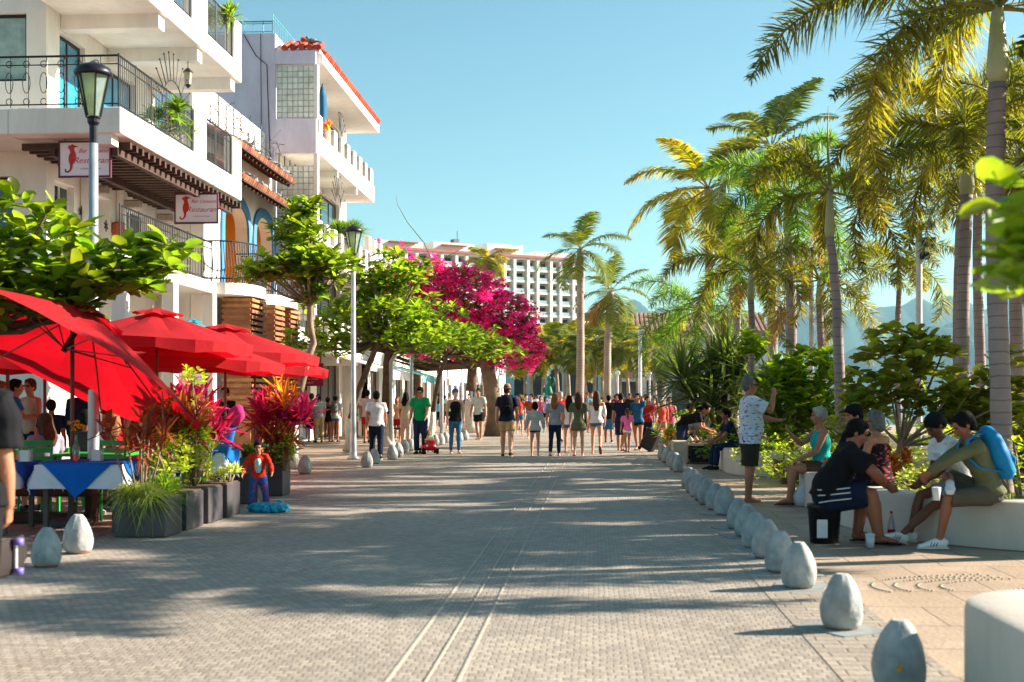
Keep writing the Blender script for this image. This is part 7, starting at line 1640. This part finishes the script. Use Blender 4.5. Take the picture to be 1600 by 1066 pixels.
# ---- patrons
def patron(label, px, Y, pose, bld, skin, top, hair, bot=('shorts', navy), rz=0, H=1.72, det=0): return person(label, XY(px, Y), rz, H, pose, bld, skin, top, bot, ('shoe', s_b), hair, det, 'people at the restaurant terrace')
sit = dict(pelvis=.50, lean=.12, footL=(-.1, .42, .08), footR=(.1, .42, .08), handL=(-.14, .42, .8), handR=(.14, .42, .8))
patron('man in blue polo shirt standing under the umbrellas at the left', 22, 19.5, dict(stand, armR=(.5, 1.2, .2)), dict(w=1.08), 1, ('tee', cl('polo_blue', '#1a6fb0')), ('short', h_dark), rz=-1.2, H=1.74)
patron('bearded man in sunglasses and tan tank top under the umbrellas', 49, 20.2, dict(stand, head=(0, .3)), dict(w=1.1, shades=1), 1, ('tank', cl('tan', '#b39a80')), ('short', h_brown), rz=PI - .5, H=1.76)
patron('child in dark tee standing right of the man in tan tank top', 80, 19.0, stand, {}, 2, ('tee', navy), ('short', h_dark), rz=.2, H=1.42)
patron('man in dark suit jacket seen from behind beside the lamp post', 128, 19.0, stand, dict(w=1.15), 1, ('long', navy), ('short', h_dark), bot=('pants', navy), rz=0, H=1.74)
patron('woman in red dress standing behind the lamp post', 182, 21.0, stand, fem(), 0, ('tee', cl('crimson', '#8f1a34')), ('short', h_brown), rz=PI, H=1.7)
patron('woman with long hair in red top sitting at the green table', 176, 17.0, sit, fem(), 1, ('tee', redc), ('long', h_lbrown), rz=.2, H=1.66)
patron('second long haired woman in red sitting nearer the planter plants', 212, 17.3, sit, fem(), 1, ('tank', cl('red2', '#c4261e')), ('long', h_brown), rz=-.2, H=1.66)
patron('woman in purple striped top sitting behind the left table', 75, 15.6, sit, fem(w=1.05), 1, ('tee', cl('mauve', '#8f8496')), ('long', h_brown), rz=.9, H=1.66)
patron('dark haired person in grey sitting right of the tilted umbrella pole', 128, 16.3, sit, dict(w=1.05), 2, ('tee', cl('char', '#3a3c44')), ('short', h_dark), rz=-.6, H=1.7)
patron('woman in pale blue standing near the bronze plants', 214, 22, stand, fem(), 1, ('tee', cl('paleblue', '#8fa4bc')), ('bun', h_dark), rz=.1, H=1.64)
patron('man in orange shirt at the very left edge of the terrace', -2, 18.8, stand, dict(w=1.05), 1, ('tee', coral), ('short', h_lbrown), rz=-1.4, H=1.7)
for k, (px, Y, c_, lb) in enumerate(((240, 25, navy, 'person in navy deep under the red umbrellas'), (262, 27, redc, 'person in red deep under the red umbrellas'), (420, 31, greyc, 'person in grey outside the shop, left of the sign'), (352, 26, black, 'person in black in the shade by the slatted column'))): patron(lb, px, Y, stand, fem() if k % 2 else {}, 1, ('tee', c_), ('short', h_dark), rz=k, H=1.68)
# blue banner pole thing between planters: folded parasol in blue and pink
t = thing('folded_flag', 'folded blue and pink cloth banner leaning behind the planter boxes', 'banner', (XY(352, 16.4).x, 16.4, .3), -.1)
MB().tube([(-.12, 0, .1), (.0, 0, .5), (.12, 0, .85)], [(.05, .03), (.085, .05), (.05, .03)], 8).build('blue_cloth', cl('banner_blue', '#1568b8'), t, True); MB().tube([(.1, 0, .8), (.16, 0, .95), (.2, 0, 1.05)], [(.08, .05), (.12, .06), (.04, .03)], 8).build('pink_cloth', cl('banner_pink', '#d8327a'), t, True)
# ---- souvenir stall, bucket, cups
p = XY(1105, 28.6)
t = thing('souvenir_stall', 'low souvenir stall with black front and cream top at the wall', 'stall', p)
MB().box(-.36, .36, -.02, .5, .03, .40, .01).build('front_box', cl('stall_black', '#26222a'), t); MB().box(-.42, .42, -.06, .55, .402, .46, .01).build('top_cloth', creamc, t)
MB().box(-.75, -.40, .2, .8, 0, .5, .02).build('side_block', creamc, t)
gm_ = [M('shell_pale', '#c9ad8a', rough=.6, island=.3), M('shell_pink', '#b0705c', rough=.6, island=.3)]
for k in range(16):
    x, y = p.x - .36 + (k % 6) * .14, p.y + .02 + (k // 6) * .17; r_ = rnd.uniform(.045, .075)
    o = thing('souvenir', '%s in the heap of shell souvenirs on the stall' % ('%s shell from the left' % ORD[k % 6 + 1] + (', front row' if k < 6 else ', middle row' if k < 12 else ', back row')), 'souvenir', (x, y, .462), k, 'shell souvenirs on the stall')
    MB().lathe([(r_ * .3, 0), (r_, r_ * .5), (r_ * .8, r_ * 1.1), (r_ * .35, r_ * 1.7), (.005, r_ * 2.1)], 10, rib=lambda a, z: 1 + .15 * math.cos(5 * a)).build('shell', gm_[k % 2], o, True)
for k, (dx, lb) in enumerate(((.15, 'large woven hat on the back of the stall'), (.6, 'brown bag on the wall right of the stall'))):
    t = thing('souvenir_hat' if not k else 'bag', lb, 'hat' if not k else 'bag', (p.x + dx, p.y + .65, .5))
    (MB().lathe([(.2, 0), (.19, .015), (.1, .03), (.09, .14), (.04, .17)], 14) if not k else MB().lathe([(.14, 0), (.17, .1), (.14, .22), (.06, .28)], 12)).build('body', straw if not k else cl('bag_brown', '#7a4b34'), t, True)
t = thing('price_card', 'small white card standing on the stall', 'card', (p.x + .33, p.y + .35, .46)); MB().box(-.09, .09, -.005, .005, .06, .22).build('card', whitec, t); MB().tube([(0, .01, 0), (0, .01, .1)], .008, 5).build('stand', iron, t)
t = thing('bucket', 'black bucket with white label under the man in black tee', 'bucket', (bx, by, 0)); MB().lathe([(.14, 0), (.165, .34), (.175, .345), (.175, .38), (.16, .385)], 20).build('pail', M('plastic_black', '#1a181c', rough=.5), t, True); MB().box(-.10, .0, -.178, -.16, .06, .24).build('label', whitec, t)
q = XY(1346, 12.9); t = thing('cup', 'clear plastic cup standing by the flip-flops of the man in black tee', 'cup', (q.x, 12.5, 0), group='cups'); MB().lathe([(.035, 0), (.045, .12)], 14).build('cup_wall', M('plastic_clear', '#c0c6cc', rough=.2), t, True); MB().lathe([(.046, .12), (.05, .13), (.02, .14)], 14).build('lid', whitec, t)
q = XY(1389, 13.2); t = thing('soda_bottle', 'clear soda bottle with red label standing against the wall', 'bottle', (q.x, 13.1, 0)); MB().lathe([(.034, 0), (.038, .03), (.036, .09), (.038, .15), (.03, .2), (.014, .25), (.013, .28)], 14).build('bottle', M('plastic_bottle', '#a8a4a8', rough=.1, spec=.8), t, True); MB().lathe([(.0385, .05), (.0385, .12)], 14).build('label', redc, t); MB().lathe([(.015, .28), (.015, .3)], 10).build('cap', redc, t)
q = XY(1464, 12.1); t = thing('cup', 'white paper cup held by the boy in olive', 'cup', (XY(1463, 11.95).x, 11.95, .50), group='cups'); MB().lathe([(.03, 0), (.042, .12), (.038, .12)], 14).build('cup_wall', whitec, t, True)
q = G(1250, 787); t = thing('plastic_bag', 'white plastic bag on the ground beside the turquoise woman', 'bag', (q.x, 17.4, 0)); m = MB(); m.tube([(0, 0, 0), (0, 0, .12), (.01, 0, .22), (0, 0, .3), (.02, 0, .36)], [(.14, .1), (.15, .11), (.12, .09), (.04, .03), (.07, .02)], 9); m.build('bag_body', cl('bag_white', '#cfcfd6', rough=.5), t, True)
# stall cloths far away
for k, (px, c_) in enumerate(((816, '#9ac05a'), (827, '#7a6fc0'), (836, '#303048'), (845, '#b8bcc8'), (855, '#2a9ab8'))):
    t = thing('market_cloth', '%s hanging cloth from the left at the far market stand' % ORD[k + 1], 'cloth', XY(px, 88), 0, 'coloured cloths on a far market stand')
    MB().box(-.2, .2, -.02, .02, .9, 1.75).build('cloth', M('cloth_market%d' % k, c_), t); MB().tube([(-.22, 0, 0), (-.22, 0, 1.8), (.22, 0, 1.8), (.22, 0, 0)], .02, 5).build('rack', iron, t)
# green statue far ahead
t = thing('statue', 'tall green bronze statue on a post before the turquoise building', 'statue', XY(858, 92)); sm_ = M('bronze_green', '#1d6a50', rough=.55, metal=.3, scale=4, var=.3)
MB().lathe([(.4, 0), (.4, .3), (.3, .35), (.28, 1.0)], 8).build('pedestal', M('stone_grey', '#8a8a88'), t)
m = MB(); m.tube([(0, 0, .9), (.05, 0, 1.3), (0, 0, 1.8), (-.05, 0, 2.3), (0, 0, 2.7)], [(.25, .2), (.22, .2), (.3, .24), (.22, .2), (.1, .1)], 10).ball((0, 0, 2.95), (.16, .16, .2)).tube([(-.2, 0, 2.4), (-.45, 0, 2.2), (-.35, 0, 1.9)], .07, 6).tube([(.2, 0, 2.4), (.4, 0, 2.8), (.3, 0, 3.1)], .07, 6); remesh(m, 'figure', sm_, t, .05)
# bench under the trees and fallen petals
t = thing('bench', 'iron bench under the almond trees behind the curled top pole', 'bench', XY(620, 44), .2); MB().box(-.6, .6, -.2, .2, .42, .46).build('seat', iron, t); MB().box(-.6, .6, .2, .24, .5, .85).build('backrest', iron, t)
for sx in (-.5, .5): MB().tube([(sx, -.18, 0), (sx, -.15, .42), (sx, .2, .42), (sx, .22, 0)], .02, 6).build('leg', iron, t)
acc = NP(); pts = np.stack([nr.uniform(-5, 1.2, 90), nr.uniform(9, 42, 90), np.full(90, .006)], 1); az = nr.rand(90) * 6.28
acc.add(*leaf_mesh(pts, np.stack([np.cos(az), np.sin(az), np.full(90, .15)], 1), np.tile([0, 0, 1.], (90, 1)), nr.uniform(.02, .055, 90), .8)); o = acc.build('fallen_petals', g_bou); kind(o, 'stuff', 'pink petals scattered over the road')
t = thing('fallen_leaf', 'brown curled leaf on the kerb beside the bollards', 'leaf', G(1062, 762, .005)); a_ = NP(); a_.add(*leaf_mesh([(0, 0, 0)], [(1, .2, .1)], [(0, 0, 1)], [.28], .5)); a_.build('blade', g_dry, t)
# long shadows on the promenade come from palms outside the frame
# ================================================================ air
m = bpy.data.materials.new('haze'); m.use_nodes = True; t_ = m.node_tree; t_.nodes.clear()
pv = t_.nodes.new('ShaderNodeVolumePrincipled'); o_ = t_.nodes.new('ShaderNodeOutputMaterial'); t_.links.new(pv.outputs[0], o_.inputs[1])
pv.inputs['Color'].default_value = (.45, .82, 1, 1); pv.inputs['Density'].default_value = .000048; pv.inputs['Anisotropy'].default_value = .2
hz = MB().box(-5200, 8400, -120, 9400, -4, 760).build('haze', m); kind(hz, 'stuff', 'pale blue haze over the bay')
